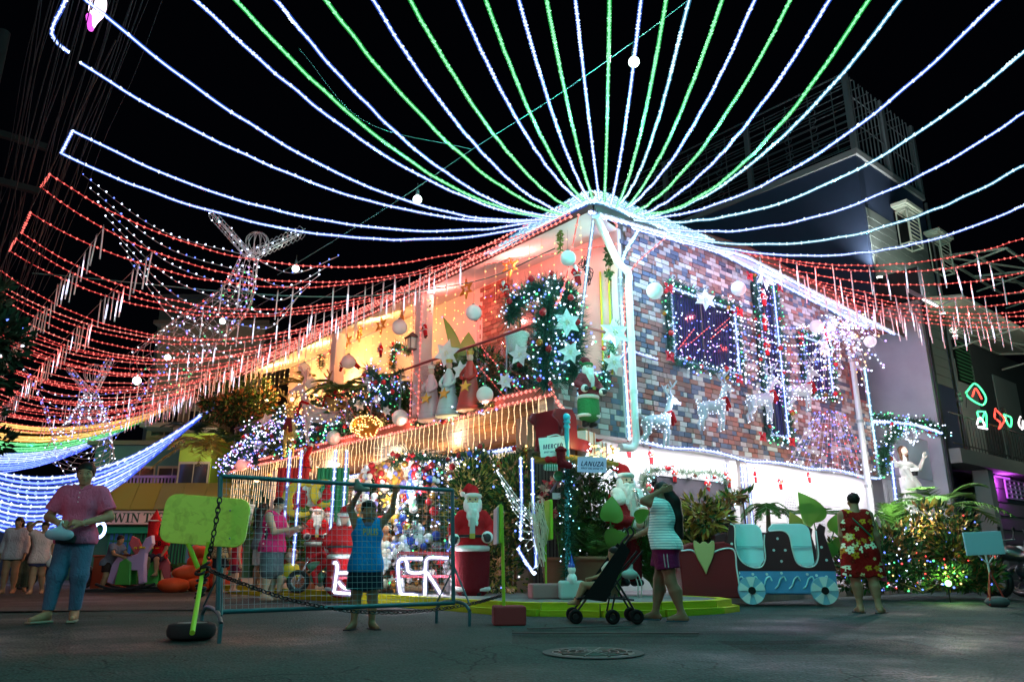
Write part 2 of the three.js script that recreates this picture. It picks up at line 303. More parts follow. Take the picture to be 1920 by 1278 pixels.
// upper windows with curtains
for (const [i, q] of WIN.entries()) {
  const [s0, s1, h0, h1] = q, w = obj('window', [lb(s0, s1, h0 - 0.03, h0 + 0.03, -0.02, 0.05), lb(s0, s1, h1 - 0.03, h1 + 0.03, -0.02, 0.05), lb(s0 - 0.03, s0 + 0.03, h0, h1, -0.02, 0.05), lb(s1 - 0.03, s1 + 0.03, h0, h1, -0.02, 0.05), lb((s0 + s1) / 2 - 0.02, (s0 + s1) / 2 + 0.02, h0, h1, -0.015, 0.04)], M([0.05, 0.05, 0.06], 0.5), house);
  obj('pane', lb(s0, s1, h0, h1, 0.012, 0.016), M([0.02, 0.025, 0.045], 0.12, { specularIntensity: 0.5 }), w);
  const cur = []; const n = Math.round((s1 - s0) / 0.09); for (let k = 0; k < n; k++) cur.push(new THREE.CylinderGeometry(0.018, 0.02, h1 - h0 - 0.05, 5).translate(s0 + (k + 0.5) / n * (s1 - s0), (h0 + h1) / 2, -0.016));
  obj('curtain', cur, M([0.025, 0.022, 0.1], 0.8), w);
}
{ const q = rect(1592, 690, 1622, 752, 0), w = obj('window', [lb(q[0] - 0.05, q[1] + 0.05, q[2] - 0.05, q[3] + 0.05, -0.03, 0)], M([0.3, 0.08, 0.08], 0.6), house); obj('pane', lb(q[0], q[1], q[2], q[3], -0.045, -0.034), M([0.05, 0.02, 0.04], 0.2), w); }
// lower white wall, its dark shop window, pilasters and vent blocks
obj('wall', uvBox(lb(-1.2, 9.7, 0, 2.755, 0.36, 0.55)), WHITE, house);
obj('ceiling', lb(-1.2, 9.7, 2.757, 2.775, 0.045, 0.36), WHITE, house);
{
  const [s0, s1, h0, h1] = rect(1218, 890, 1362, 1075, 0.34), f = obj('window', [lb(s0, s1, h0, h1, 0.3, 0.36)], M([0.03, 0.03, 0.036], 0.6), house);
  obj('awning', [beam(V(s0, h1 - 0.1, -0.28), V(s1, h1 - 0.1, -0.28), 0.05, 0.05), tx(box(s1 - s0, 0.6, 0.02), (s0 + s1) / 2, h1 - 0.33, -0.1, 0, -0.35)], M([0.028, 0.028, 0.034], 0.6), f);
  obj('pane', lb(s0 + 0.05, s1 - 0.05, h0 + 0.3, h1 - 0.7, 0.285, 0.297), M([0.02, 0.02, 0.025], 0.15), f);
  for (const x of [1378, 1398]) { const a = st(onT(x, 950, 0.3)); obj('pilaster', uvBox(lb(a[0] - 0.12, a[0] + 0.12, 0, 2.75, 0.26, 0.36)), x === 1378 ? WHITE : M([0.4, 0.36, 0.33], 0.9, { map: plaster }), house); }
  for (const r of [[1471, 913, 1496, 985], [1522, 918, 1547, 990]]) {
    const [a, b, c, d] = rect(...r, 0.34), g = []; for (let i = 0; i <= 6; i++) g.push(box(0.025, d - c, 0.05, a + (b - a) * i / 6, (c + d) / 2, -0.35)); for (let i = 0; i <= 14; i++) g.push(box(b - a, 0.022, 0.046, (a + b) / 2, c + (d - c) * i / 14, -0.35));
    const v = obj('vent', lb(a, b, c, d, 0.345, 0.357), DARK, house); obj('grille', g, M([0.6, 0.58, 0.6], 0.7), v);
  }
  for (let i = 0; i < 5; i++) obj('panel_joint', lb(4.6, 9.6, 0.55 + i * 0.46, 0.556 + i * 0.46, 0.352, 0.359), M([0.35, 0.34, 0.36], 0.8), house);
}
// balcony side
obj('wall', uvBox(lb(0, 0.2, 2.75, 6.98, 0.22, 15)), PINK, house);
obj('wall', uvBox(lb(0, 0.2, 0, 2.745, 0.56, 15)), M([0.3, 0.22, 0.17], 0.85, { map: plaster }), house);
obj('wall', uvBox(lb(0.2, 9.7, 0, 6.9, 14.8, 15)), PINK, house);
obj('wall', uvBox(lb(9.5, 9.7, 0, 6.9, 0.56, 14.79)), M([0.3, 0.3, 0.33], 0.85), house);
obj('corner_trim', lb(-0.03, 0.06, 2.78, 6.86, 0.0, 0.21), WHITE, house);
obj('balcony_slab', uvBox(lb(-1.77, -0.003, 3.34, 3.46, 0.24, 15)), REDB, house);
obj('balcony_edge', lb(-1.86, -1.775, 3.28, 3.5, 0.0, 15), M([0.42, 0.16, 0.12], 0.6), house);
for (let i = 0; i < 12; i++) { const k = i / 12, s = -1.75 + k * 1.74; obj('plank', tx(box(0.138, 0.02, 14.7), s + 0.07, 3.27 - k * 0.36 + rr(-0.003, 0.003), -7.6, 0, 0, -0.2), M(pick([[0.17, 0.075, 0.028], [0.14, 0.06, 0.022], [0.2, 0.09, 0.035]]), 0.5), house); }
obj('beam', uvBox(lb(-0.35, -0.06, 2.62, 2.86, 0.3, 14.9)), WHITE, house);
{ // railing
  const posts = []; const y0 = 3.46, y1 = 4.68;
  obj('handrail', [bar(V(-1.74, y1, -0.05), V(-1.74, y1, -14.8), 0.03), bar(V(-1.74, y1, -0.05), V(-0.05, y1, -0.05), 0.03)], M([0.25, 0.06, 0.06], 0.35, { metalness: 0.3 }), house);
  for (let i = 0; i <= 12; i++) obj('railing_post', bar(V(-1.74, y0, -0.08 - i * 1.22), V(-1.74, y1, -0.08 - i * 1.22), 0.018, 0.018, 6), METAL, house);
  for (let i = 0; i < 12; i++) obj('railing_pane', box(0.01, 1.1, 1.16, -1.74, 4.08, -0.69 - i * 1.22), M([0.9, 0.95, 0.95], 0.05, { transmission: 1, thickness: 0 }), house);
  for (const t of [4.27, 8.3]) obj('column', uvBox(lb(-1.68, -1.4, 3.47, 6.35, t, t + 0.28)), PINK, house);
}
{ // brick strip, dark doors and windows on the balcony wall
  const g = []; const tone = [[0.3, 0.12, 0.09], [0.22, 0.1, 0.08], [0.36, 0.2, 0.15]];
  for (let r = 0; r < 30; r++) for (let c = 0; c < 5; c++) { const b = obj('brick', box(0.03, 0.1, 0.2, -0.012 - rr(0, 0.01), 3.52 + r * 0.113, -3.3 - c * 0.215 - (r % 2) * 0.1), M(pick(tone), 0.85), house); }
  for (const [t0, t1, h0, h1] of [[1.7, 3.0, 3.5, 5.9], [4.9, 6.1, 3.5, 5.4], [8.2, 9.6, 3.5, 5.5], [11, 12.6, 3.5, 5.5]]) {
    const f = obj('window', [lb(-0.05, -0.002, h0, h1, t0, t0 + 0.06), lb(-0.05, -0.002, h0, h1, t1 - 0.06, t1), lb(-0.05, -0.002, h1 - 0.06, h1, t0 + 0.06, t1 - 0.06)], M([0.25, 0.2, 0.1], 0.5), house);
    obj('pane', lb(-0.02, -0.004, h0, h1 - 0.06, t0 + 0.06, t1 - 0.06), M([0.012, 0.014, 0.018], 0.15), f);
  }
  for (const [t0, t1] of [[2.2, 3.4], [9, 10.5]]) { const d = obj('door', lb(-0.04, -0.004, 0.16, 2.5, t0, t1), M([0.06, 0.04, 0.03], 0.6), house); obj('grille', [...Array(9)].map((_, i) => bar(V(-0.07, 0.2, -t0 - i * (t1 - t0) / 8), V(-0.07, 2.45, -t0 - i * (t1 - t0) / 8), 0.012, 0.012, 5)), METAL, d); }
  for (const t of [0.9, 5.5, 11.6]) obj('pillar', uvBox(lb(-1.6, -1.3, 0.15, 3.1, t, t + 0.3)), t === 0.9 ? M([0.4, 0.3, 0.22], 0.9, { map: plaster }) : WHITE, house);
  for (const t of [4.62, 0.62]) { for (const q of [0, 0.22]) obj('conduit', bar(V(-0.03, 3.5, -t - q + 0.35), V(-0.03, 6.1, -t - q + 0.35), 0.022, 0.022, 6), t < 1 ? M([0.7, 0.6, 0.05], 0.5) : PINK, house); }
}
{ // roof: soffits, fascia and sheet
  const quad = (...p) => { const g = new THREE.BufferGeometry(), a = []; for (const [i, j, k] of [[0, 1, 2], [0, 2, 3]]) for (const q of [p[i], p[j], p[k]]) a.push(q[0], q[1], -q[2]); g.setAttribute('position', new THREE.Float32BufferAttribute(a, 3)); g.computeVertexNormals(); return uvXZ(g); };
  // points are [s, h, t]
  const soff = [quad([-1.77, 6.32, -1], [-1.77, 6.32, 15], [0, 7, 15], [0, 6.84, 0])];
  const rs = [-1.77, 0, 2.8, 6, 9.9];
  for (let i = 0; i < rs.length - 1; i++) { const a = rs[i], b = rs[i + 1]; soff.push(i === 0 ? quad([a, eaveR(a), -1], [b, eaveR(b), -1], [b, topR(b), 0.0], [b, topR(b), 0.001]) : quad([a, eaveR(a), -1], [b, eaveR(b), -1], [b, topR(b), 0.02], [a, topR(a), 0.02])); }
  obj('soffit', soff, WHITE, house);
  const ridge = [[1.3, 8.75, 2.1], [8, 8.75, 2.1]], rf = [quad([-1.9, 6.46, -1.12], [-1.9, 6.46, 15], [1.3, 8.75, 15], ridge[0])];
  for (let i = 0; i < rs.length - 1; i++) { const a = rs[i], b = rs[i + 1], up = x => [Math.max(1.3, Math.min(8, x)), 8.75, 2.1]; rf.push(quad([i ? a : -1.9, eaveR(a) + 0.14, -1.12], [b, eaveR(b) + 0.14, -1.12], up(b), up(a))); }
  rf.push(quad([9.9, 6.5, -1.12], [9.9, 6.9, 15], [8, 8.75, 15], ridge[1]), quad([1.3, 8.75, 2.1], [8, 8.75, 2.1], [8, 8.75, 15], [1.3, 8.75, 15]));
  const roof = obj('roof', rf, M([0.16, 0.05, 0.04], 0.6), house);
  obj('ridge_cap', [bar(V(-1.9, 6.5, 1.12), V(1.3, 8.78, -2.1), 0.06), bar(V(1.3, 8.78, -2.1), V(8, 8.78, -2.1), 0.06)], M([0.2, 0.08, 0.05], 0.6), roof);
  obj('fascia', [beam(V(-1.84, 6.4, 1.06), V(-1.84, 6.4, -15), 0.04, 0.2)], M([0.1, 0.05, 0.045], 0.6), roof);
  const fr = []; for (let i = 0; i < rs.length - 1; i++) fr.push(beam(V(rs[i], eaveR(rs[i]) + 0.06, 1.06), V(rs[i + 1], eaveR(rs[i + 1]) + 0.06, 1.06), 0.04, 0.2)); obj('fascia', fr, M([0.14, 0.12, 0.12], 0.6), roof);
}
{ // drain pipe
  const q = [st(plane(1180, 560, P(0, -0.13), L2))[0]][0];
  const pipe = obj('drain_pipe', [bar(V(-1.7, 6.25, 1.0), V(-0.3, 6.0, 0.22), 0.07, 0.07, 12), tube([V(-0.3, 6.0, 0.22), V(q, 5.9, 0.14), V(q, 5.7, 0.13)], 0.07, 10, 8), bar(V(q, 5.7, 0.13), V(q, 2.9, 0.13), 0.07, 0.07, 12), tube([V(q, 2.95, 0.13), V(q, 2.7, 0.13), V(q - 0.1, 2.58, 0.13), V(q - 0.42, 2.56, 0.13)], 0.07, 10, 10)], M([0.8, 0.8, 0.8], 0.4), house);
  obj('pipe_collar', [3.6, 4.6, 5.5].map(h => new THREE.CylinderGeometry(0.08, 0.08, 0.07, 12).translate(q, h, 0.13)), M([0.7, 0.7, 0.7], 0.4), pipe);
}
// ---------- the buildings on the right ----------
const tower = thing('apartment_tower', 'dark grey tall building behind the brick house with a caged roof deck', 'building', C0.clone(), PHI);
{
  const NAVY = M([0.055, 0.08, 0.16], 0.9, { map: plaster }), s0 = 11.05, s1 = 15.8;
  obj('wall', uvBox(lb(s0, s1, 0, 12.6, 0, 22)), NAVY, tower);
  obj('ledge', lb(s0 - 0.08, s1 + 0.05, 12.6, 12.8, -0.08, 22), M([0.3, 0.31, 0.34], 0.8), tower);
  obj('pipe', bar(V(s1 + 0.08, 0, 0.06), V(s1 + 0.08, 12.5, 0.06), 0.06), METAL, tower);
  const cage = new THREE.Group(); cage.name = 'roof_cage'; tower.add(cage);
  const CM = M([0.12, 0.145, 0.17], 0.6), h0 = 12.8, h1 = 15.5;
  for (const [s, t] of [[s0, 0], [s0, 3.6], [s0, 7.2], [s0, 10.8], [s0, 14.4], [s0, 18], [13.4, 0], [s1, 0]]) obj('cage_post', box(0.16, h1 - h0, 0.16, s, (h0 + h1) / 2, -t), CM, cage);
  const bars = []; for (let i = 0; i <= 11; i++) { const h = h0 + 0.12 + i * 0.235; bars.push(box(0.025, 0.025, 21, s0, h, -10.5)); if (i % 4 === 0) bars.push(box(s1 - s0, 0.025, 0.025, (s0 + s1) / 2, h, 0)); }
  for (let i = 0; i < 9; i++) bars.push(box(0.03, 0.03, 21, s0 + i * 0.55, h1 + 0.03, -10.5));
  obj('rail', bars, CM, cage, STUFF);
  const up = []; for (let i = 0; i < 24; i++) up.push(box(0.025, h1 - h0 - 0.3, 0.025, s0 + 0.01, (h0 + h1) / 2, -0.5 - i * 0.8)); for (let i = 0; i < 16; i++) up.push(box(0.03, h1 - h0, 0.03, s0 + 0.3 + i * 0.29, (h0 + h1) / 2, 0.02)); obj('upright', up, CM, cage, STUFF);
  const sc = []; for (let i = 0; i < 4; i++) for (let j = 0; j < 7; j++) for (const q of [0, 1]) sc.push(tx(new THREE.TorusGeometry(0.12, 0.012, 4, 10), s0 - 0.01, h0 + 0.35 + j * 0.3, -1.2 - i * 3.6 - q * 0.9, Math.PI / 2)); obj('scroll', sc, CM, cage, STUFF);
  // lap siding and two hooded windows on the street face
  for (let i = 0; i < 16; i++) obj('siding', tx(box(s1 - s0 - 0.3, 0.3, 0.02), (s0 + s1) / 2, 6.1 + i * 0.31, 0.016, 0, -0.04), M([0.2, 0.23, 0.23], 0.6), tower);
  const LT = M([0.66, 0.7, 0.62], 0.6);
  for (const [x, y] of [[1692, 405], [1752, 455]]) {
    const [cs, , ch] = st(onT(x, y, -0.1)), w = obj('window', [box(0.9, 1.1, 0.05, cs, ch - 0.55, 0.05)], DARK, tower);
    obj('hood', [box(1.2, 0.1, 0.5, cs, ch + 0.2, 0.28), box(1.1, 0.06, 0.4, cs, ch + 0.12, 0.26)], LT, w);
    const g = []; for (const a of [-0.42, 0.42]) for (const b of [0.08, 0.42]) g.push(box(0.04, 1.15, 0.04, cs + a, ch - 0.55, b)); for (const h of [0, -1.1]) { for (const b of [0.08, 0.42]) g.push(box(0.88, 0.04, 0.04, cs, ch + h, b)); for (const a of [-0.42, 0.42]) g.push(box(0.04, 0.04, 0.36, cs + a, ch + h, 0.25)); } for (let i = 1; i < 8; i++) g.push(box(0.84, 0.018, 0.018, cs, ch - i * 0.14, 0.42));
    obj('window_cage', g, LT, w);
  }
}
const nb = thing('balcony_building', 'dim building at the right edge with ivy wall, balcony and steel canopy', 'building', C0.clone(), PHI);
{
  const GR = M([0.4, 0.4, 0.43], 0.9, { map: plaster }), s0 = 11, t0 = -1.16;
  obj('side_wall', uvBox(lb(s0, s0 + 0.15, 0, 7.6, t0 + 0.02, 3)), GR, nb);
  obj('wall', uvBox(lb(s0 + 0.15, 30, 0, 8.2, t0 + 1.4, 4)), M([0.12, 0.12, 0.13], 0.9, { map: plaster }), nb);
  obj('front_pier', uvBox(lb(s0 + 0.151, s0 + 0.3, 0, 8.6, t0 - 0.02, t0 + 1.4)), M([0.04, 0.04, 0.05], 0.7), nb);
  obj('balcony_slab', uvBox(lb(s0 + 0.3, 30, 3.12, 3.5, t0 - 0.3, t0 + 1.4)), M([0.2, 0.2, 0.2], 0.8), nb);
  const lw = rect(1785, 635, 1815, 720, t0 + 1.35), w = obj('window', lb(lw[0], lw[1] + 0.6, lw[2], lw[3], t0 + 1.34, t0 + 1.4), DARK, nb);
  for (let i = 0; i < 11; i++) obj('louvre', tx(box(lw[1] - lw[0] + 0.5, 0.09, 0.02), (lw[0] + lw[1]) / 2 + 0.3, lw[2] + 0.08 + i * (lw[3] - lw[2]) / 11, -t0 - 1.3, 0, -0.5), M([0.1, 0.32, 0.16], 0.5), w);
  // ivy
  const iv = []; for (let i = 0; i < 2600; i++) { const g = new THREE.PlaneGeometry(0.14, 0.1); tx(g, rr(13.1, 16.3), rr(3.5, 9.6), -t0 - 1.36 + rr(0, 0.1), rr(-1, 1), rr(-1, 1), rr(0, 6)); iv.push(g); }
  obj('ivy', iv, M([0.07, 0.09, 0.03], 0.7), nb, STUFF);
  obj('ivy_wall', uvBox(lb(13, 16.4, 8.2, 9.8, t0 + 1.4, t0 + 1.6)), M([0.12, 0.12, 0.12], 0.9), nb);
  for (const [s, h, w2] of [[17.6, 5.3, 1.7], [21.5, 5.2, 2.4]]) { obj('wall_panel', lb(s - w2 / 2, s + w2 / 2, 3.6, 7.2, t0 + 1.36, t0 + 1.395), M([0.45, 0.45, 0.45], 0.8, { map: plaster }), nb); }
  // canopy trusses
  const tr = []; for (const [s, h] of [[12.2, 8.1], [17, 10.9]]) {
    const a = V(s, h, -t0 - 1.3), b = V(s, h - 0.35, -t0 + 0.7), n = s < 15 ? 9 : 6;
    for (let i = 0; i < 3; i++) { const o = V(i * n / 2, 0, 0); tr.push(beam(a.clone().add(o), b.clone().add(o), 0.07, 0.07), beam(a.clone().add(o).add(V(0, -0.6, 0)), b.clone().add(o), 0.05, 0.05)); if (i < 2) tr.push(beam(a.clone().add(o), b.clone().add(o).add(V(n / 2, 0, 0)), 0.05, 0.05)); }
    for (const p of [a, b, a.clone().lerp(b, 0.5)]) tr.push(beam(p, p.clone().add(V(n, 0, 0)), 0.07, 0.07));
  }
  obj('canopy_frame', tr, M([0.6, 0.64, 0.58], 0.6), nb);
  obj('canopy_sheet', tx(box(9, 0.02, 2), 16.7, 8.0, -t0 - 0.3, 0, 0.17), M([0.7, 0.72, 0.66], 0.4, { transmission: 0.5, thickness: 0 }), nb);
  // railing, posts with ball tops
  const rl = [], pb = []; for (let i = 0; i < 60; i++) rl.push(box(0.018, 0.9, 0.018, 11.6 + i * 0.22, 3.95, -t0 + 0.28)); rl.push(box(14, 0.03, 0.03, 18, 4.4, -t0 + 0.28), box(14, 0.03, 0.03, 18, 3.6, -t0 + 0.28));
  obj('railing', rl, M([0.05, 0.05, 0.05], 0.5), nb); for (const s of [11.9, 15.2, 18.5]) obj('railing_post', [box(0.07, 1.3, 0.07, s, 4.15, -t0 + 0.28), ball(0.09, s, 4.86, -t0 + 0.28), ball(0.07, s, 5.0, -t0 + 0.28)], M([0.06, 0.06, 0.06], 0.5), nb);
  // ground floor: louvred window, door recess, side house with white window frames
  const q = rect(1776, 838, 1812, 872, t0 + 1.3), w2 = obj('window', lb(q[0], q[1], q[2], q[3], t0 + 1.33, t0 + 1.395), M([0.5, 0.55, 0.35], 0.6), nb); const bl = []; for (let i = 0; i < 6; i++) bl.push(box(q[1] - q[0], 0.02, 0.03, (q[0] + q[1]) / 2, q[2] + i * (q[3] - q[2]) / 5, -t0 - 1.31)); for (let i = 0; i < 3; i++) bl.push(box(0.03, q[3] - q[2], 0.035, q[0] + i * (q[1] - q[0]) / 2, (q[2] + q[3]) / 2, -t0 - 1.31)); obj('window_bars', bl, DARK, w2);
  obj('column', uvBox(lb(13.6, 14.0, 0, 3.12, t0 - 0.1, t0 + 0.3)), M([0.3, 0.28, 0.3], 0.8), nb);
  obj('lower_wall', uvBox(lb(14.4, 30, 0, 3.1, t0 + 0.3, t0 + 0.5)), M([0.2, 0.17, 0.2], 0.9, { map: plaster }), nb);
  for (let i = 0; i < 7; i++) obj('panel_joint', lb(14.4, 30, 0.35 + i * 0.4, 0.362 + i * 0.4, t0 + 0.28, t0 + 0.299), M([0.06, 0.05, 0.06], 0.8), nb);
  for (const r of [[1850, 862, 1878, 882], [1884, 898, 1925, 938]]) { const [a, b, c, d] = rect(...r, t0 + 0.25), f = obj('window', [lb(a, b, c, d, t0 + 0.26, t0 + 0.3)], M([0.02, 0.02, 0.03], 0.3), nb), g = []; const n = r[0] > 1880 ? 4 : 2; for (let i = 0; i <= n; i++) g.push(box(0.05, d - c, 0.05, a + (b - a) * i / n, (c + d) / 2, -t0 - 0.25), box(b - a, 0.05, 0.045, (a + b) / 2, c + (d - c) * i / n, -t0 - 0.25)); obj('window_frame', g, M([0.75, 0.72, 0.78], 0.5), f); }
}
// ---------- buildings at the end of the left street ----------
const shop = thing('green_shop', 'low green shop with an olive awning and cream name board', 'shop', V(0, 0, -29));
{
  const X = (px, z = 29) => atZ(px, 1000, z).x, Y = (py, z = 29) => atZ(300, py, z).y, x0 = X(120), x1 = X(470);
  obj('wall', uvBox(box(x1 - x0, 3.3, 3, (x0 + x1) / 2, 1.65, -1.6)), M([0.05, 0.16, 0.09], 0.8), shop);
  const nA = 8; for (let i = 0; i < nA; i++) obj('awning_sheet', tx(box((x1 - x0) / nA - 0.02, 1.15, 0.04), x0 + (i + 0.5) * (x1 - x0) / nA, (Y(910) + Y(953)) / 2, 0.35, 0, -0.5), M(i < 4 ? [0.3, 0.28, 0.03] : [0.24, 0.25, 0.06], 0.8), shop);
  obj('green_trim', box(x1 - x0, 0.22, 0.3, (x0 + x1) / 2, Y(994), 0.1), M([0.02, 0.3, 0.12], 0.6), shop);
  const bt = canvasTex(1024, 112, (c, w, h) => { c.fillStyle = '#e9c9a4'; c.fillRect(0, 0, w, h); c.strokeStyle = '#5b4326'; c.lineWidth = 6; c.strokeRect(3, 3, w - 6, h - 6); c.fillStyle = '#37502c'; c.font = 'bold 96px serif'; c.textBaseline = 'middle'; c.fillText('IRWIN TIE', 405, 60, 470); });
  const bw = X(352) - X(90), bg = new THREE.BoxGeometry(bw, Y(957) - Y(985), 0.06); obj('name_board', bg.translate((X(352) + X(90)) / 2, (Y(957) + Y(985)) / 2, 0.45), M([1, 1, 1], 0.7, { map: bt }), shop);
  for (const [a, b, c] of [[205, 250, [0.05, 0.2, 0.5]], [265, 300, [0.02, 0.05, 0.03]], [315, 345, [0.02, 0.04, 0.04]], [350, 400, [0.1, 0.25, 0.35]]]) {
    const w = obj('window', box(X(b) - X(a), 1.5, 0.06, (X(a) + X(b)) / 2, 1.15, -0.06), M(c, 0.3), shop), g = []; for (let i = 0; i <= 5; i++) g.push(box(0.04, 1.5, 0.05, X(a) + (X(b) - X(a)) * i / 5, 1.15, -0.01)); for (const h of [0.42, 1.4, 1.88]) g.push(box(X(b) - X(a), 0.06, 0.05, (X(a) + X(b)) / 2, h, -0.01)); obj('window_frame', g, M([0.03, 0.22, 0.1], 0.5), w);
  }
}
function block(label, px0, px1, pyTop, z, c, rows, cols, extra) {
  const x0 = atZ(px0, 900, z).x, x1 = atZ(px1, 900, z).x, h = atZ((px0 + px1) / 2, pyTop, z).y, b = thing('town_house', label, 'house', V((x0 + x1) / 2, 0, -z));
  obj('wall', uvBox(box(x1 - x0, h, 6, 0, h / 2, -3)), M(c, 0.85, { map: plaster }), b);
  obj('roof', box(x1 - x0 + 0.5, 0.18, 6.6, 0, h + 0.09, -3), M([0.14, 0.13, 0.12], 0.7), b);
  for (let r = 0; r < rows; r++) for (let q = 0; q < cols; q++) { const x = x0 + (q + 0.5) * (x1 - x0) / cols - (x0 + x1) / 2, y = 4 + r * 2.7, w = obj('window', box(1.3, 1.3, 0.06, x, y, 0.02), M([0.3, 0.28, 0.24], 0.6), b); obj('pane', [box(0.55, 1.1, 0.03, x - 0.3, y, 0.05), box(0.55, 1.1, 0.03, x + 0.3, y, 0.05)], M([0.02, 0.025, 0.03], 0.15), w); }
  if (extra) extra(b, x1 - x0, h);
  return b;
}
block('tall olive grey house at the end of the street under the far strings', 262, 470, 610, 34, [0.3, 0.29, 0.24], 2, 3, (b, w, h) => { obj('balcony', [box(w * 0.7, 0.2, 1.4, -0.4, 6.4, 0.7), ...[...Array(16)].map((_, i) => box(0.04, 0.9, 0.04, -0.4 - w * 0.35 + i * w * 0.7 / 15, 6.95, 1.35)), box(w * 0.7, 0.06, 0.06, -0.4, 7.4, 1.35)], M([0.45, 0.43, 0.36], 0.7), b); });
block('far house with a purple balcony rail above the shop', 170, 352, 835, 33, [0.08, 0.2, 0.22], 1, 3, (b, w) => { obj('railing', [...[...Array(30)].map((_, i) => box(0.05, 0.9, 0.05, -w / 2 + i * w / 29, 3.6, 0.9)), box(w, 0.1, 0.1, 0, 4.1, 0.9), box(w, 0.12, 0.1, 0, 3.1, 0.9)], M([0.3, 0.2, 0.5], 0.6), b); });
block('narrow lime green house at the shop corner', 330, 392, 812, 31.5, [0.3, 0.5, 0.08], 1, 1);
block('low dark house on the far left side of the street', -160, 160, 925, 40, [0.1, 0.1, 0.14], 1, 5);
block('grey house with a lit parapet behind the big angel figure', 255, 420, 560, 42, [0.16, 0.18, 0.13], 2, 2);
// ---------- light strings ----------
const ORD = ['first', 'second', 'third', 'fourth', 'fifth', 'sixth', 'seventh', 'eighth', 'ninth', 'tenth', 'eleventh', 'twelfth', 'thirteenth', 'fourteenth', 'fifteenth', 'sixteenth', 'seventeenth', 'eighteenth', 'nineteenth', 'twentieth', 'twenty-first', 'twenty-second', 'twenty-third', 'twenty-fourth', 'twenty-fifth', 'twenty-sixth', 'twenty-seventh', 'twenty-eighth', 'twenty-ninth', 'thirtieth', 'thirty-first', 'thirty-second'];
for (const t of ['thirty', 'forty']) for (const u of ORD.slice(0, 9)) if (!ORD.includes(`${t}-${u}`)) { if (u === 'first' && t === 'forty') ORD.push('fortieth'); ORD.push(`${t}-${u}`); }
const sleeve = (c, k, op) => E(c, k, { transparent: true, opacity: op, depthWrite: false });  // see-through glowing sleeve added to paint a halo round the LEDs
const LED = {
  white: [E([1.2, 1.45, 1.9], 1.3), sleeve([0.02, 0.13, 0.95], 0.55, 0.5), [0.32, 0.75, 1.1]],
  cyan: [E([1.1, 1.55, 1.65], 1.3), sleeve([0.02, 0.3, 0.65], 0.5, 0.5), [0.25, 0.8, 0.95]],
  green: [E([0.75, 2.3, 1.1], 0.85), sleeve([0.0, 0.4, 0.04], 0.7, 0.55), [0.06, 1.0, 0.6]],
  red: [E([1.8, 0.3, 0.24], 0.8), sleeve([0.6, 0.008, 0.015], 0.6, 0.55), [1.0, 0.08, 0.07]],
  pink: [E([1.9, 0.5, 0.4], 0.85), sleeve([0.8, 0.03, 0.04], 0.6, 0.5), [1.0, 0.12, 0.1]],
  yellow: [E([1.9, 1.25, 0.45], 1.1), sleeve([0.7, 0.3, 0.03], 0.8, 0.5), [1.0, 0.65, 0.2]],
  blue: [E([0.6, 0.9, 2.4], 1.5), sleeve([0.02, 0.06, 0.9], 1.0, 0.6), [0.2, 0.35, 1.0]],
  warm: [E([2.2, 1.5, 0.8], 1.4), sleeve([0.8, 0.35, 0.1], 0.6, 0.4), [1.0, 0.6, 0.25]],
};
const CORD = { red: E([0.75, 0.05, 0.05], 0.62), pink: E([0.95, 0.14, 0.12], 0.75) };
const lenOf = pts => pts.slice(1).reduce((s, p, i) => s + p.distanceTo(pts[i]), 0);
function resample(pts, step) { const c = curve(pts), n = Math.max(1, Math.ceil(lenOf(pts) / step)); return [...Array(n + 1)].map((_, i) => c.getPoint(i / n)); }
// a rope of LEDs cut into lengths, each a core with beads inside an added sleeve whose tint paints the halo
function rope(o, pts, kind, r, bead = 0.11, sl = 2.3) {
  const [core, haloSlv] = LED[kind], dense = resample(pts, 0.18), per = Math.max(2, Math.round(4 / 0.18)); let k = 0;
  for (let i = 0; i < dense.length - 1; i += per) {
    const part = dense.slice(i, Math.min(dense.length, i + per + 1)); if (part.length < 2) break;
    const dotted = kind === 'red' || kind === 'pink' && bead > 0.1, g = dotted ? [] : [tube(part, r, 5, part.length - 1)];
    if (bead) for (const p of resample(part, bead)) g.push(new THREE.OctahedronGeometry(r * rr(1.7, 2.6), 0).rotateY(rnd() * 3).translate(p.x + rr(-0.3, 0.3) * r, p.y + rr(-0.2, 0.6) * r, p.z));
    const seg = obj('led_segment', g, core, o, dotted ? STUFF : undefined);
    if (dotted) obj('light_cord', tube(part, r * 0.75, 5, part.length - 1), CORD[kind], seg); else if (sl) obj('light_halo_sleeve', tube(part, r * sl, 6, part.length - 1), haloSlv, seg);
  }
}
function lightString(label, pts, kind, r, group, bead) { const o = thing('light_string', label, 'light string', V(0, 0, 0), 0, group); rope(o, pts.map((p, i) => i && i < pts.length - 1 ? p.clone().add(V(0, rr(-0.012, 0.012), 0)) : p), kind, r, bead); return o; }
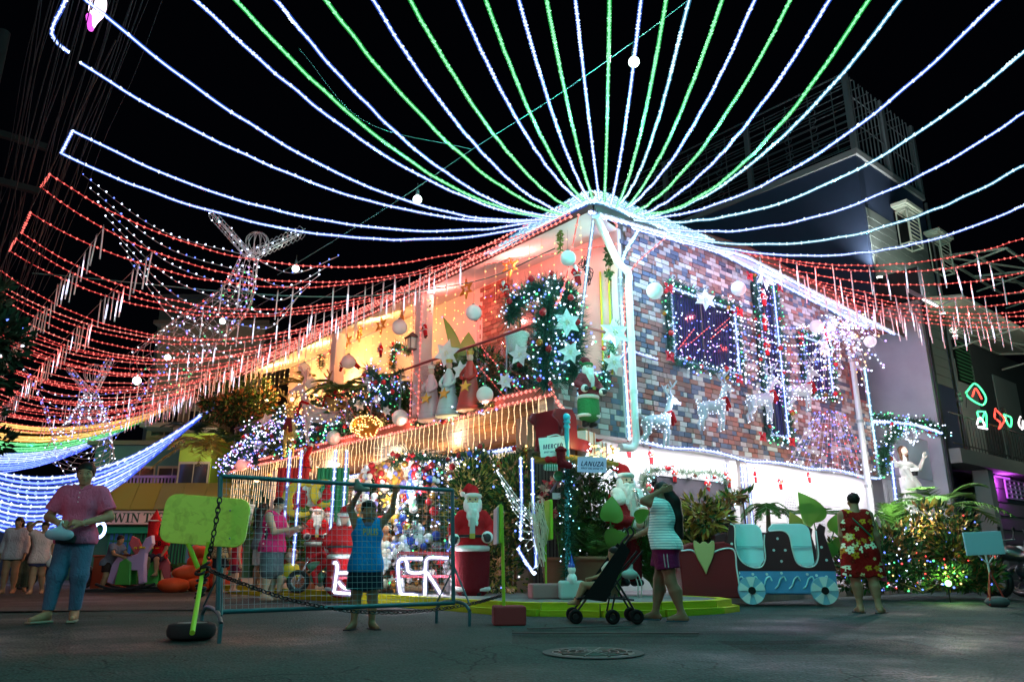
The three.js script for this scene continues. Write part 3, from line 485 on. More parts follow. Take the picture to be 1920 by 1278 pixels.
// a hanging string surveyed from three sightings: plan is a straight line from A to E, height a parabola
function hang(p0, pm, p1, z0, z1, ext = 1.3) {
  const A = atZ(...p0, z0), B = atZ(...p1, z1), d = look(...pm), r = d.x / -d.z;
  const k = (r * -A.z - A.x) / ((B.x - A.x) - r * (A.z - B.z)), z = -A.z + k * (A.z - B.z), hm = EYE + d.y * z / -d.z;
  const lin = A.y + (B.y - A.y) * k, c = (hm - lin) / (k * (1 - k) || 1), pts = [];
  for (let i = 0; i <= 24; i++) { const q = i / 24; pts.push(V(A.x + (B.x - A.x) * q, A.y + (B.y - A.y) * q + c * q * (1 - q), A.z + (B.z - A.z) * q)); }
  if (ext > 1) { const a = pts[23], b = pts[24], e = b.clone().sub(a).multiplyScalar((ext - 1) * 24 * 0.7); e.y = ext > 4 ? -2.4 : Math.max(-0.4, Math.min(0.4, e.y)); const sl = (b.y - a.y) * 24 * (ext - 1) * 0.7; for (let q = 1; q <= 14; q++) { const w = q / 14; pts.push(b.clone().addScaledVector(e, w).add(V(0, ext > 4 ? Math.max(-3, Math.min(6, sl - e.y)) * w * (1 - w) * (1 - w) : 0, 0))); } }  // long unseen tails are lowered to carry the added fill lamps
  return pts;
}
const exitZ = (p, h = 6.6) => { const d = look(...p); return Math.min(13, (h - EYE) / (d.y / -d.z)); };
const FAN = [ // colour, start, middle, exit
  ['white', [1000, 423], [555, 432], [114, 287], 12.6, 1], ['white', [1005, 416], [640, 419], [137, 246], 12.4, 1],
  ['white', [1015, 413], [640, 361], [151, 118], 12.2, 1], ['white', [1022, 410], [639, 327], [203, 35], 12.1, 1.1],
  ['white', [1030, 409], [640, 235], [367, 0], 12], ['green', [1038, 408], [815, 331], [441, 0], 12],
  ['white', [1044, 406], [828, 318], [518, 0], 11.95], ['green', [1052, 402], [845, 272], [611, 0], 11.9],
  ['white', [1062, 401], [889, 269], [699, 0], 11.85], ['green', [1068, 389], [929, 256], [769, 0], 11.8],
  ['white', [1098, 384], [970, 225], [859, 0], 11.75], ['green', [1100, 379], [993, 209], [911, 0], 11.7],
  ['white', [1110, 381], [1027, 185], [973, 0], 11.65], ['green', [1113, 376], [1060, 175], [1025, 0], 11.6],
  ['white', [1125, 382], [1098, 168], [1079, 0], 11.6], ['green', [1133, 382], [1140, 168], [1143, 0], 11.65],
  ['white', [1144, 388], [1182, 168], [1202, 0], 11.7], ['green', [1155, 389], [1219, 168], [1249, 0], 11.75],
  ['cyan', [1155, 388], [1222, 262], [1279, 50], 11.75], ['green', [1174, 389], [1279, 205], [1354, 0], 11.8],
  ['white', [1172, 391], [1280, 269], [1415, 0], 11.85], ['green', [1190, 398], [1280, 323], [1482, 0], 11.9],
  ['white', [1206, 401], [1280, 357], [1556, 0], 11.95], ['green', [1208, 402], [1466, 230], [1628, 0], 12.0],
  ['cyan', [1218, 406], [1590, 126], [1689, 0], 12.05], ['white', [1215, 409], [1657, 198], [1872, 0], 12.1],
  ['cyan', [1190, 412], [1610, 316], [1919, 97], 12.0], ['white', [1250, 430], [1610, 380], [1919, 212], 12.3],
  ['cyan', [1250, 438], [1640, 430], [1919, 310], 12.4], ['white', [1300, 452], [1660, 468], [1919, 384], 12.8],
];
const count = {};
FAN.forEach(([kind, a, m, e, z0, ext], i) => {
  const z1 = e[1] > 0 && e[0] < 300 ? exitZ(e, 6.5) : exitZ(e, 6.7), col = kind === 'green' ? 'green' : kind === 'cyan' ? 'pale cyan' : 'white';
  const pts = hang(a, m, e, z0, z1, ext ?? 4.2);
  lightString(`${col} LED string of the overhead fan, ${ORD[i]} counted from the left`, pts, kind, 0.0112, 'fan of light strings rising from the house corner', 0.12);
  const c = LED[kind][2], K = kind === 'green' ? (i < 12 ? 0.7 : 2.6) : i < 9 ? 0.7 : 1.7;
  if (i % 2 === 0 || kind === 'green') { const p = pts[Math.round(0.6 * 24)]; lamp(p.clone().add(V(0, -0.12, 0)), c, K); }
  if (ext === undefined && (i % 2 === 1 || i < 9)) { const b = pts[24], f = pts[pts.length - 1]; lamp(f.clone().add(V(0, -0.1, 0)), i < 9 ? [1.0, 0.86, 0.86] : [0.4, 1.0, 0.95], i < 9 ? 14 : 3); if (i >= 9) lamp(b.clone().lerp(f, 0.25).add(V(0, -0.12, 0)), [0.06, 0.95, 0.85], 4.6); }  // fill lamps added on the unseen tails, for the fronts and the road
});
lightString('short white LED link joining two string ends at the upper left', [atZ(135, 246, exitZ([137, 246], 6.5)), atZ(114, 287, exitZ([114, 287], 6.5))], 'white', 0.012);
lightString('white LED loop at the top left corner of the picture', [atZ(122, 0, 7.4), atZ(100, 74, 8.4), atZ(128, 98, 8.5)], 'white', 0.0125);
// red, yellow, green and blue strings across the left street
const WIRE0 = V(-7.3, 0, -10.7), streetString = (i, dt = 0) => {
  const a = WIRE0.clone().addScaledVector(L2, i * 0.85 + dt).setY(6.5 + 0.12 * Math.sin(i * 1.7)), b = P(-1.92, 0.55 + i * 0.8, 6.38), n = 20, pts = [], sag = 1.08 + 0.12 * Math.sin(i * 2.3);
  for (let k = 0; k <= n; k++) { const q = k / n; pts.push(a.clone().lerp(b, q).add(V(0, -sag * 4 * q * (1 - q) * (1 - 0.25 * (q - 0.5)), 0))); }
  return pts;
};
const streetPts = [];
for (let i = 0; i < 94; i++) {
  const n = i < 8 ? i : 8 + (i - 8) * 0.5, j = i < 44 ? n : 26 + (i - 44) * 0.42, kind = i < 44 ? (i > 4 && i % 3 === 1 ? 'pink' : 'red') : i < 55 ? 'yellow' : i < 64 ? 'green' : i < 81 ? 'white' : 'blue', pts = streetString(j); streetPts.push(pts);
  const col = kind === 'pink' ? 'red' : kind; count[col] = (count[col] ?? -1) + 1;
  lightString(`${col} LED string spanning the left street, ${ORD[count[col]]} ${col} one from the front`, pts, kind, i < 12 ? 0.0105 : i < 44 ? 0.0115 : 0.02, `${col} light strings across the left street`, i < 12 ? 0.12 : i < 44 ? 0.2 : 0.4);
  if (i < 44 && i % (i < 8 ? 3 : 6) === 0) for (const q of [0.25, 0.75]) lamp(pts[Math.round(q * 20)].clone().add(V(0, -0.15, 0)), LED.red[2], 1.3);
  if (i >= 44 && i % 7 === 0) lamp(pts[10].clone().add(V(0, -0.2, 0)), LED[kind][2], 3);
}
[0, 1, 2, 3, 4, 5, 6, 8, 10].forEach((i, n) => i % 2 === 0 && i < 6 && lightString(`short red LED link joining two strings at the left wire, ${ORD[n / 2]} from the front`, [streetPts[i][0], streetPts[i + 1][0]], 'red', 0.0125, 'short red links at the left wire'));
struct('overhead_wire', [tube([WIRE0.clone().addScaledVector(L2, -4).setY(6.6), WIRE0.clone().addScaledVector(L2, 40).setY(6.6)], 0.01, 4, 30)], DARK);
// strings that drop to the far end of the street
for (let i = 0; i < 13; i++) { const a = P(-1.92, 15 + i * 0.9, 5.9 - i * 0.13), b = atZ(-70, 860 + i * 8, 25), kind = i % 2 ? 'blue' : 'white'; lightString(`${kind} LED string drooping low at the far left, ${ORD[i]} from the top`, [...Array(13)].map((_, k) => a.clone().lerp(b, k / 12).add(V(0, -1.5 * 4 * k / 12 * (1 - k / 12), 0))), kind, 0.03, 'far drooping white and blue strings', 0.3); }
// red strings to the right
const RR = [[[1380, 470], [1717, 492], [1919, 447], 13.3], [[1395, 474], [1717, 508], [1919, 477], 13.5], [[1430, 490], [1717, 534], [1919, 511], 14], [[1470, 506], [1684, 556], [1919, 545], 14.5], [[1490, 515], [1684, 568], [1919, 565], 15], [[1520, 530], [1700, 578], [1919, 583], 15.6], [[1540, 545], [1720, 588], [1919, 592], 16], [[1560, 560], [1740, 598], [1919, 603], 16.6], [[1580, 572], [1760, 608], [1919, 612], 17]];
const rightPts = RR.map(([a, m, e, z0], i) => { const pts = hang(a, m, e, z0, Math.max(11, 13 + i * 0.5), 1.2); lightString(`red LED string reaching to the right edge, ${ORD[i]} from the top`, pts, 'red', 0.0105, 'red strings over the right street', 0.12); if (i % 2 === 0) for (const q of [6, 18]) lamp(pts[q].clone().add(V(0, -0.15, 0)), LED.red[2], q < 10 ? 2.6 : 1.0); return pts; });
// hanging light tubes
{
  const body = M([0.9, 0.86, 0.86], 0.3, { transmission: 0.3, thickness: 0 }), lit = E([1.3, 1.4, 1.9], 1.5), cable = M([0.4, 0.35, 0.35], 0.6);
  const mk = on => { const o = new THREE.Group(); o.name = 'light_tube'; o.userData = { category: 'light tube' }; obj('tube', new THREE.CylinderGeometry(0.0125, 0.0125, 0.52, 6).translate(0, -0.34, 0), body, o); if (on) obj('light_strip', box(0.027, 0.3, 0.008, 0, -0.32 + rr(-0.08, 0.08), 0), lit, o); obj('cap', new THREE.CylinderGeometry(0.014, 0.014, 0.05, 6).translate(0, -0.06, 0), cable, o); obj('hanger', bar(V(0, 0, 0), V(0, -0.05, 0), 0.004, 0.004, 4), cable, o); return o; };
  const protos = [mk(false), mk(true)];
  const put = (p, i, label, group, rot) => { const on = rnd() < 0.24 ? 1 : 0, o = protos[on].clone(); o.name = numbered('light_tube'); o.userData = { label: label.replace('slim', on ? 'half lit' : 'unlit'), category: 'light tube', group }; o.position.copy(p); o.rotation.set(rr(-0.06, 0.06), rnd() * 3, rr(-0.05, 0.05) + rot); scene.add(o); };
  const baseStr = [...Array(26)].map((_, i) => streetString(i)), lines = [0.13, 0.235, 0.42, 0.55, 0.67, 0.76, 0.84, 0.91];
  for (const [li, q] of lines.entries()) {
    for (let i = 1; i < 24; i++) {
      if (li === 2 && i > 3 && i < 16) continue; const a = baseStr[i], p = a[0].clone().lerp(a[20], q), f = q * 20, k = Math.floor(f); p.y = a[k].y + (a[Math.min(20, k + 1)].y - a[k].y) * (f - k) + 0.02;
      for (const dt of li < 2 || li > 4 ? [0, 0.42] : [rr(0, 0.5)]) put(p.clone().addScaledVector(L2, dt + rr(-0.08, 0.08)), i, `slim light tube over the left street, ${ORD[li]} row from the left wire, ${i < 9 ? 'near' : i < 17 ? 'middle' : 'far'} stretch`, `light tubes over the left street, row ${li + 1}`, 0);
    }
    struct('tube_wire', tube([1, 8, 15, 22].map(i => baseStr[i][0].clone().lerp(baseStr[i][20], q).setY(baseStr[i][Math.round(q * 20)].y + 0.03)), 0.004, 4, 24), cable);
  }
  for (let i = 0; i < 9; i++) for (let j = 0; j < 7; j++) { const pts = rightPts[i], k = Math.min(23, 2 + j * 3 + (i % 3)); put(pts[k].clone().add(V(0, 0.02, 0)), i, `slim light tube hanging from the ${ORD[i]} red string at the right`, `light tubes at the right, string ${i + 1}`, 0); }
}
// ---------- ropes of light on the house ----------
const hp = (s, t, h) => P(s, t, h);
const ropeThing = (label, paths, kind, r = 0.014, group) => { const o = thing('rope_light', label, 'rope light', V(0, 0, 0), 0, group); for (const p of paths) rope(o, p, kind, r, 0.12); return o; };
ropeThing('bundle of red rope lights along the left roof edge', [0, 1, 2, 3].map(i => [...Array(10)].map((_, k) => hp(-1.9 - 0.03 * (i % 2), -0.6 + k * 1.7, 6.3 + i * 0.075 + rr(-0.03, 0.03)))), 'pink', 0.014);
ropeThing('red rope light along the top of the balcony wall under the roof', [[...Array(10)].map((_, k) => hp(-0.05, 0.3 + k * 1.55, 6.92))], 'pink', 0.012);
ropeThing('red rope light under the soffit beside the house corner', [[hp(-1.6, -0.9, 6.4), hp(-0.1, 0.0, 6.82), hp(-0.06, 1.6, 6.9)], [hp(-1.7, 2, 6.3), hp(-0.1, -0.02, 6.5)]], 'pink', 0.011);
ropeThing('red rope lights along the balcony floor edge', [[...Array(9)].map((_, k) => hp(-1.89, k * 1.8, 3.44)), [...Array(9)].map((_, k) => hp(-1.88, k * 1.8, 3.29 + 0.02 * Math.sin(k * 2)))], 'pink', 0.015);
ropeThing('red rope light down the balcony corner', [[hp(-1.85, -0.75, 6.3), hp(-1.85, -0.3, 5), hp(-1.86, -0.06, 4.7), hp(-1.84, 0, 3.4), hp(-1.5, -0.1, 2.9)]], 'pink', 0.016);
ropeThing('red rope lights up the pink balcony column', [0, 0.3].map(d => [hp(-1.72, 4.25 + d, 3.5), hp(-1.72, 4.25 + d, 6.35)]), 'pink', 0.014);
ropeThing('slanting red rope lights inside the balcony glass', [1, 2.2, 3.4, 5.4, 6.6, 7.8, 9, 10.2].flatMap(t => [[hp(-1.69, t, 3.55), hp(-1.69, t + 1.1, 4.6)], [hp(-1.69, t + 0.45, 3.55), hp(-1.69, t + 1.2, 4.25)]]), 'red', 0.009);
ropeThing('thick white rope lights along the roof edge over the brick face', [[-1.8, 0, 1.5, 2.8, 5, 7.5, 9.5].map(s => hp(s, -0.98, eaveR(s) - 0.04)), [0.1, 1.5, 2.8, 5, 7.5, 9.5].map(s => hp(s, -0.3, eaveR(s) + 0.3)), [-1.84, -1.84].map((s, i) => hp(s, -0.98 + i * 2.8, 6.42))], 'white', 0.024);
ropeThing('tangle of glaring white rope lights round the roof corner tip', [0, 1, 2, 3].map(i => [hp(-1.88, 1.6 - i * 0.3, 6.36 + i * 0.05), hp(-1.9, -0.3, 6.42 + i * 0.05), hp(-1.86, -1.1, 6.42 + i * 0.05), hp(-0.8, -1.12, 6.46 + i * 0.05), hp(0.6 + i * 0.3, -1.1, 6.5 + i * 0.05)]), 'cyan', 0.026);
ropeThing('white rope light down the house corner beside the drain pipe', [[hp(-0.25, -0.7, 6.5), hp(-0.02, -0.06, 6.1), hp(-0.03, -0.05, 4.5), hp(0.0, -0.05, 2.75)]], 'cyan', 0.022);
ropeThing('white rope light hanging down the balcony corner', [[hp(-1.62, -0.9, 6.35), hp(-1.2, -0.2, 5.2), hp(-1.22, -0.05, 4.2), hp(-1.26, -0.05, 3.3)]], 'cyan', 0.014);
ropeThing('red rope light slanting beside the drain pipe', [[hp(0.35, -0.9, 6.5), hp(0.1, -0.14, 5.9), hp(-0.05, -0.1, 4.8), hp(0.02, -0.09, 2.8)]], 'pink', 0.014);
ropeThing('white rope light below the brick face', [[...Array(12)].map((_, i) => hp(0.3 + i * 0.85, -0.04, 2.73 - 0.05 * (i % 3 === 1) + 0.02 * Math.sin(i)))], 'white', 0.017);
ropeThing('white rope light up the far right edge of the brick face', [[hp(9.66, -0.05, 2.72), hp(9.62, -0.05, 3.6), hp(9.6, -0.05, 5.6)]], 'cyan', 0.022);
ropeThing('white rope light across the brick from the pipe to the first window', [[hp(-1.75, -0.02, 3.9), hp(-0.6, -0.02, 3.88), hp(0.0, -0.06, 4.35)], [0.05, 0.5, 0.9].map(s => hp(s, -0.05, 4.42 - s * 0.05))], 'white', 0.014);
ropeThing('white rope light on the long beam under the balcony', [[...Array(9)].map((_, k) => hp(-0.42, 0.3 + k * 1.8, 2.84))], 'white', 0.022);
ropeThing('white rope lights round the pilasters of the lower wall', [1365, 1396, 1408].map(px => { const [s] = st(onT(px, 950, 0.25)); return [hp(s, 0.24, 0.6), hp(s, 0.24, 2.6)]; }), 'white', 0.016);
for (const [i, q] of WIN.entries()) {
  const f = (s, h) => hp(s, -0.1, h), nm = ['wide curtained', 'tall narrow', 'half hidden'][i];
  ropeThing(`white rope light framing the ${nm} window of the brick face`, [[f(q[0], q[2]), f(q[0] + 0.01, q[3])], [f(q[1], q[2]), f(q[1] + 0.01, q[3])], ...(i === 1 ? [[f(q[0], q[2]), f(q[1], q[2])]] : [[f(q[0], q[3]), f(q[1], q[3])], [f(q[0], q[2]), f((q[0] + q[1]) / 2, q[2] - 0.06), f(q[1], q[2])]])], 'white', 0.016);
}
ropeThing('slanting red rope lights seen in the wide curtained window', [[0.1, 0.35], [0.3, 0.6], [0.62, 0.9], [0.7, 0.95]].map(([a, b], i) => { const q = WIN[0], x = k => q[0] + k * (q[1] - q[0]), y = k => q[2] + k * (q[3] - q[2]); return [hp(x(a), -0.03, y(0.15 + 0.15 * i)), hp(x(b), -0.03, y(0.5 + 0.12 * i))]; }), 'red', 0.008);
// lamps at the ropes, with added fill lamps for balcony, bricks and far buildings
for (const s of [-1.2, 0.6, 2.4, 4.4, 6.6, 8.8]) lamp(hp(s, -0.8, eaveR(s) - 0.25), [0.6, 0.85, 1.45], s < 1 ? 3.0 : 2.2);
lamp(hp(-0.6, -0.6, 5.6), [0.4, 1.1, 0.85], 2.6); lamp(hp(-0.7, -0.3, 4.4), [0.4, 1.1, 0.85], 1.6); lamp(hp(-2.0, -1.3, 6.75), [0.7, 1.15, 1.0], 1.5);
const spot = (p, q, c, k, half, pen = 0.7) => { const l = new THREE.SpotLight(new THREE.Color().setRGB(...c), k, 0, half, pen); l.position.copy(p); l.target.position.copy(q); l.castShadow = true; scene.add(l, l.target); };
const strip = (p, q, w, h, c, k) => { const l = new THREE.RectAreaLight(new THREE.Color().setRGB(...c), k, w, h), z = p.clone().sub(q).normalize(), x = R2.clone(); l.position.copy(p); l.quaternion.setFromRotationMatrix(new THREE.Matrix4().makeBasis(x, z.clone().cross(x).normalize(), z)); scene.add(l); };
strip(hp(4.2, -0.02, 2.62), hp(4.2, 0.55, 0.9), 10.6, 0.07, [1.0, 0.95, 1.06], 52);
for (const t of [1.5, 4.2, 7, 10, 13]) { lamp(hp(-1.2, t, 6.25), t > 6 ? [1.0, 0.42, 0.12] : [1.0, 0.2, 0.17], t > 6 ? 10.5 : 5.5); lamp(hp(-2.05, t, 3.35), [1.0, 0.2, 0.15], 0.5); }
for (const t of [1.5, 4.5, 7.5, 10.5]) { lamp(hp(-0.6, t, 2.7), [1.0, 0.78, 0.5], 4.5); lamp(hp(-1.5, t + 1.2, 2.55), [1.0, 0.62, 0.24], 4.8); }  // added warm lamps that fill the balcony underside with a golden glow
lamp(hp(9.5, -0.5, 4), [0.7, 1.0, 1.0], 1.0);
for (const [s, h, c] of [[0.7, 3.3, [0.7, 0.9, 1.3]], [1.5, 4.9, [0.75, 0.8, 1.3]], [4.3, 4.6, [0.9, 0.6, 1.2]], [6.6, 4.6, [1.0, 0.35, 0.7]], [3, 3.4, [0.8, 0.8, 1.2]], [7.6, 3.5, [0.95, 0.5, 0.95]], [3.4, 6.0, [1.0, 0.2, 0.25]], [6, 5.8, [1.0, 0.2, 0.25]]]) lamp(hp(s, -0.9, h), c, 1.5);  // added fill lamps near the windows, brightening and tinting the bricks
lamp(V(-12, 5.5, -30), [1, 0.85, 0.5], 9); lamp(P(13, -1.0, 8.4), [0.85, 1, 0.8], 4); lamp(P(16, -3.4, 5.6), [0.8, 1.0, 0.75], 5);  // added fill lamps for the far street and the right-hand buildings
// ---------- bulbs ----------
{
  const glow = E([1.6, 2.2, 2.0], 2.5), wglow = E([2.4, 1.6, 0.8], 2.5), sock = M([0.1, 0.12, 0.12], 0.5), g1 = ball(0.055, 0, -0.1, 0, 12), g2 = new THREE.CylinderGeometry(0.022, 0.03, 0.09, 8);
  const bulb = (p, warm, label, group, k, r = 1) => { const o = thing('light_bulb', label, 'light bulb', p, 0, group); obj('glass', g1.clone().scale(r, r, r), warm ? wglow : glow, o); obj('socket', g2, sock, o); obj('cord', bar(V(0, 0, 0), V(0, 0.16, 0), 0.005, 0.005, 4), sock, o); lamp(p.clone().add(V(0, -0.1 * r, 0)), warm ? [1, 0.5, 0.14] : [0.8, 1.05, 1.0], k); };
  const cablePts = [[1330, -30, 7.6], [1188, 78, 8.4], [1035, 185, 9.2], [885, 280, 10], [760, 366, 11], [640, 442, 12], [520, 515, 13.5]].map(a => atZ(...a));
  struct('service_cable', [tube(cablePts, 0.009, 4, 40), tube([cablePts[3], atZ(680, 225, 9.4), atZ(560, 90, 8.4)], 0.005, 4, 14), tube([atZ(60, 512, 14), atZ(640, 556, 13.4), P(-1.9, 2, 5.9), P(-1.9, -0.2, 5.85)], 0.012, 4, 40)], M([0.12, 0.25, 0.22], 0.6));
  bulb(atZ(1188, 100, 8.4), false, 'bright white bulb hanging from the cable among the fan strings', 'hanging', 2.2, 1.3); bulb(atZ(783, 360, 10.9), false, 'bright white bulb on the cable left of the roof corner', 'hanging', 2.5, 1.3);
  bulb(atZ(555, 492, 14), false, 'white bulb glowing beside the big wire angel', 'hanging', 1.6, 1.3); bulb(atZ(418, 592, 17), false, 'white bulb below the big wire angel body', 'hanging', 1.5, 1.3); bulb(atZ(315, 660, 20), false, 'white bulb over the second wire angel', 'hanging', 1.8, 1.6); bulb(atZ(258, 700, 22), false, 'bright white bulb at the second wire angel shoulder', 'hanging', 2.5, 2.2);
  [[797, 806], [770, 812], [632, 856], [597, 858], [515, 884], [482, 888], [1040, 772], [700, 836], [875, 790]].forEach(([x, y], i) => bulb(onS(x, y, -1.0), true, `warm glowing bulb under the balcony ceiling, ${ORD[[1, 2, 4, 5, 7, 8, 0, 3, 9][i]]} from the house corner`, 'warm bulbs under the balcony', i < 6 ? 7 : 3.5, i < 6 ? 1.7 : 0.9));
  [[548, 742], [592, 735], [640, 700], [500, 745]].forEach(([x, y], i) => bulb(onS(x, y, -0.4), true, `warm bulb on the far balcony wall, ${ORD[i]} one`, 'warm bulbs on the balcony', 3.4, 1.1));
  const f = thing('flood_light', 'bright white street flood light at the right over the red strings', 'flood light', onT(1734, 562, -1.8), PHI); obj('lamp_face', tx(box(0.78, 0.05, 0.42), 0, 0, 0, 0, 0.75), E([1.6, 1.6, 1.7], 1.6), f); obj('housing', tx(box(0.82, 0.1, 0.46), 0, 0.08, -0.05, 0, 0.75), METAL, f); obj('arm', bar(V(0.2, 0.05, 0), V(0.9, 0.1, -1), 0.025), METAL, f); { const l = new THREE.SpotLight(new THREE.Color().setRGB(0.9, 0.95, 1), 6, 0, 1.1, 0.6); l.position.copy(f.position).add(V(0, -0.1, 0.05)); l.target.position.copy(f.position).add(V(-0.5, -3, 1)); l.castShadow = true; scene.add(l, l.target); }
  // uplights on the right-hand building
  for (const [x, y, k, t] of [[1650, 520, 45, -0.3], [1768, 588, 40, -1.6], [1792, 630, 25, 0.0], [1715, 880, 6, -1.9]]) { const o = thing('spot_light', `small white uplight ${x === 1650 ? 'under the lap siding' : x === 1768 ? 'beside the ivy wall' : x === 1792 ? 'under the far pier' : 'below the white robed statue'}`, 'spot light', onT(x, y, t), PHI); obj('lens', new THREE.CylinderGeometry(0.08, 0.07, 0.05, 12), E([1.6, 1.7, 1.6], 1.5), o); obj('body', new THREE.CylinderGeometry(0.07, 0.05, 0.1, 12).translate(0, -0.08, 0), DARK, o); const l = new THREE.SpotLight(new THREE.Color().setRGB(0.95, 1, 0.92), k, 0, 0.7, 0.8); l.position.copy(o.position).add(V(0, 0.05, 0)); l.target.position.copy(o.position).add(V(0, 3, -0.3)); l.castShadow = true; scene.add(l, l.target); }
  lamp(P(15.2, -1.1, 2.9), [0.75, 0.1, 1.0], 2.2); // purple porch light goes with its tube below
  const pl = thing('tube_light', 'purple tube light under the balcony slab at the right edge', 'tube light', P(15.5, -1.0, 3.06), PHI); obj('light_tube', box(1.2, 0.04, 0.04), E([0.5, 0.08, 0.8], 1.2), pl); obj('mount', box(1.25, 0.03, 0.06, 0, 0.04, 0), DARK, pl);
}
// ---------- greenery and trimmings ----------
const DOT = { w: E([1.5, 1.7, 2.2], 1.6), b: E([0.25, 0.4, 2.2], 1.5), g: E([0.15, 1.6, 0.5], 1.3), r: E([1.8, 0.12, 0.1], 1.2), y: E([2.2, 1.3, 0.4], 1.5), v: E([1.2, 0.7, 2.2], 1.4), c: E([0.5, 1.5, 1.9], 1.5) };
function dots(o, list, r = 0.018, name = 'fairy_lights') { // list of [colour key, point]; one mesh per colour
  const by = {}; for (const [k, p] of list) (by[k] ??= []).push(new THREE.IcosahedronGeometry(r * rr(0.8, 1.25), 0).translate(p.x, p.y, p.z));
  for (const k in by) obj(name, by[k], DOT[k], o, STUFF);
}
const tri = (a, b, c) => { const g = new THREE.BufferGeometry(); g.setAttribute('position', new THREE.Float32BufferAttribute([a.x, a.y, a.z, b.x, b.y, b.z, c.x, c.y, c.z], 3)); return g; };
const dir = () => { let v; do v = V(rr(-1, 1), rr(-1, 1), rr(-1, 1)); while (v.lengthSq() > 1 || v.lengthSq() < 0.05); return v.normalize(); };
function soup(tris) { // fast triangle soup from a flat number array
  const g = new THREE.BufferGeometry(); g.setAttribute('position', new THREE.Float32BufferAttribute(tris, 3)); g.computeVertexNormals(); g.setAttribute('uv', new THREE.BufferAttribute(new Float32Array(tris.length / 3 * 2), 2)); return g;
}
function needle(out, p, d, l, w) { const s = d.clone().cross(dir()).normalize().multiplyScalar(w / 2), a = p.clone().add(s), b = p.clone().sub(s), c = p.clone().addScaledVector(d, l); out.push(a.x, a.y, a.z, b.x, b.y, b.z, c.x, c.y, c.z); }
function leafQuad(out, p, d, l, w, up) { // folded diamond leaf of four triangles
  const s = d.clone().cross(up || dir()).normalize(), n = s.clone().cross(d), m = p.clone().addScaledVector(d, l * 0.45), t = p.clone().addScaledVector(d, l).addScaledVector(n, -l * 0.12);
  const a = m.clone().addScaledVector(s, w / 2).addScaledVector(n, w * 0.15), b = m.clone().addScaledVector(s, -w / 2).addScaledVector(n, w * 0.15);
  for (const [x, y, z] of [[p, a, m], [a, t, m], [p, m, b], [m, t, b]]) out.push(x.x, x.y, x.z, y.x, y.y, y.z, z.x, z.y, z.z);
}
const FIR = [M([0.02, 0.075, 0.04], 0.6), M([0.03, 0.11, 0.075], 0.5), M([0.06, 0.09, 0.05], 0.6)];
const BAUB = { r: M([0.5, 0.02, 0.025], 0.18, { clearcoat: 1 }), g: M([0.6, 0.3, 0.06], 0.2, { metalness: 0.7 }), s: M([0.7, 0.7, 0.72], 0.15, { metalness: 0.8 }), b: M([0.05, 0.1, 0.5], 0.2, { clearcoat: 1 }), t: M([0.02, 0.3, 0.12], 0.2, { clearcoat: 1 }) };
const baubleG = [0.045, 0.06].map(r => mg([ball(r, 0, 0, 0, 10), new THREE.CylinderGeometry(0.012, 0.012, 0.02, 6).translate(0, r, 0)]));
function garland(label, paths, r, o = {}) {
  const th = thing('garland', label, 'garland', V(0, 0, 0), 0, o.group), out = [], ls = [], kinds = o.lights || 'wwbgr';
  for (const path of paths) {
    const L = lenOf(path), c = curve(path), n = Math.round(L * (o.density || 330) * Math.max(1, r / 0.14));
    for (let i = 0; i < n; i++) { const p = c.getPoint(rnd()), d = dir(); needle(out, p.clone().addScaledVector(d, r * 0.15 * rnd()), d, r * rr(0.6, 1.1), 0.016); }
    const m = Math.round(L * (o.perM ?? 12)); for (let i = 0; i < m; i++) ls.push([pick(kinds), c.getPoint(rnd()).addScaledVector(dir(), r * rr(0.5, 1.05))]);
    const nb = Math.round(L * (o.baubles ?? 1.2)); for (let i = 0; i < nb; i++) { const b = obj('bauble', pick(baubleG), BAUB[pick(o.bk || 'rrrgs')], th); b.position.copy(c.getPoint((i + rnd()) / nb)).addScaledVector(dir(), r * 0.7).add(o.toward || V(0, 0, 0.05)); }
  }
  obj('foliage', soup(out), o.mat || FIR[Math.floor(rnd() * 2)], th, STUFF); dots(th, ls, o.dot || 0.017);
  return th;
}
const petalG = (() => { const g = []; for (let i = 0; i < 6; i++) for (const k of [1, 0.6]) { const out = []; const a = i * Math.PI / 3 + (k < 1 ? 0.5 : 0), d = V(Math.cos(a), Math.sin(a), k < 1 ? 0.45 : 0.15).normalize(); leafQuad(out, V(0, 0, 0), d, 0.26 * k, 0.15 * k, V(0, 0, 1)); g.push(soup(out)); } return mg(g); })();
function flowerProto(name, label, c, cc, s = 1) { const f = thing(name, label, 'flower ornament'); obj('petals', petalG.clone().scale(s, s, s), M(c, 0.6, { transmission: 0.25, thickness: 0 }), f); obj('centre', [...Array(7)].map((_, i) => ball(0.018 * s, Math.cos(i) * 0.03 * s, Math.sin(i * 1.7) * 0.03 * s, 0.05 * s, 6)), M(cc, 0.3, { metalness: 0.3 }), f); return f; }
const onFace = (px, py, t = -0.15) => onT(px, py, t), onSide = (px, py, s = -1.95) => onS(px, py, s);
const FRONT = PHI, SIDE = PHI - Math.PI / 2;   // yaw of things that look out of the brick face / out of the balcony
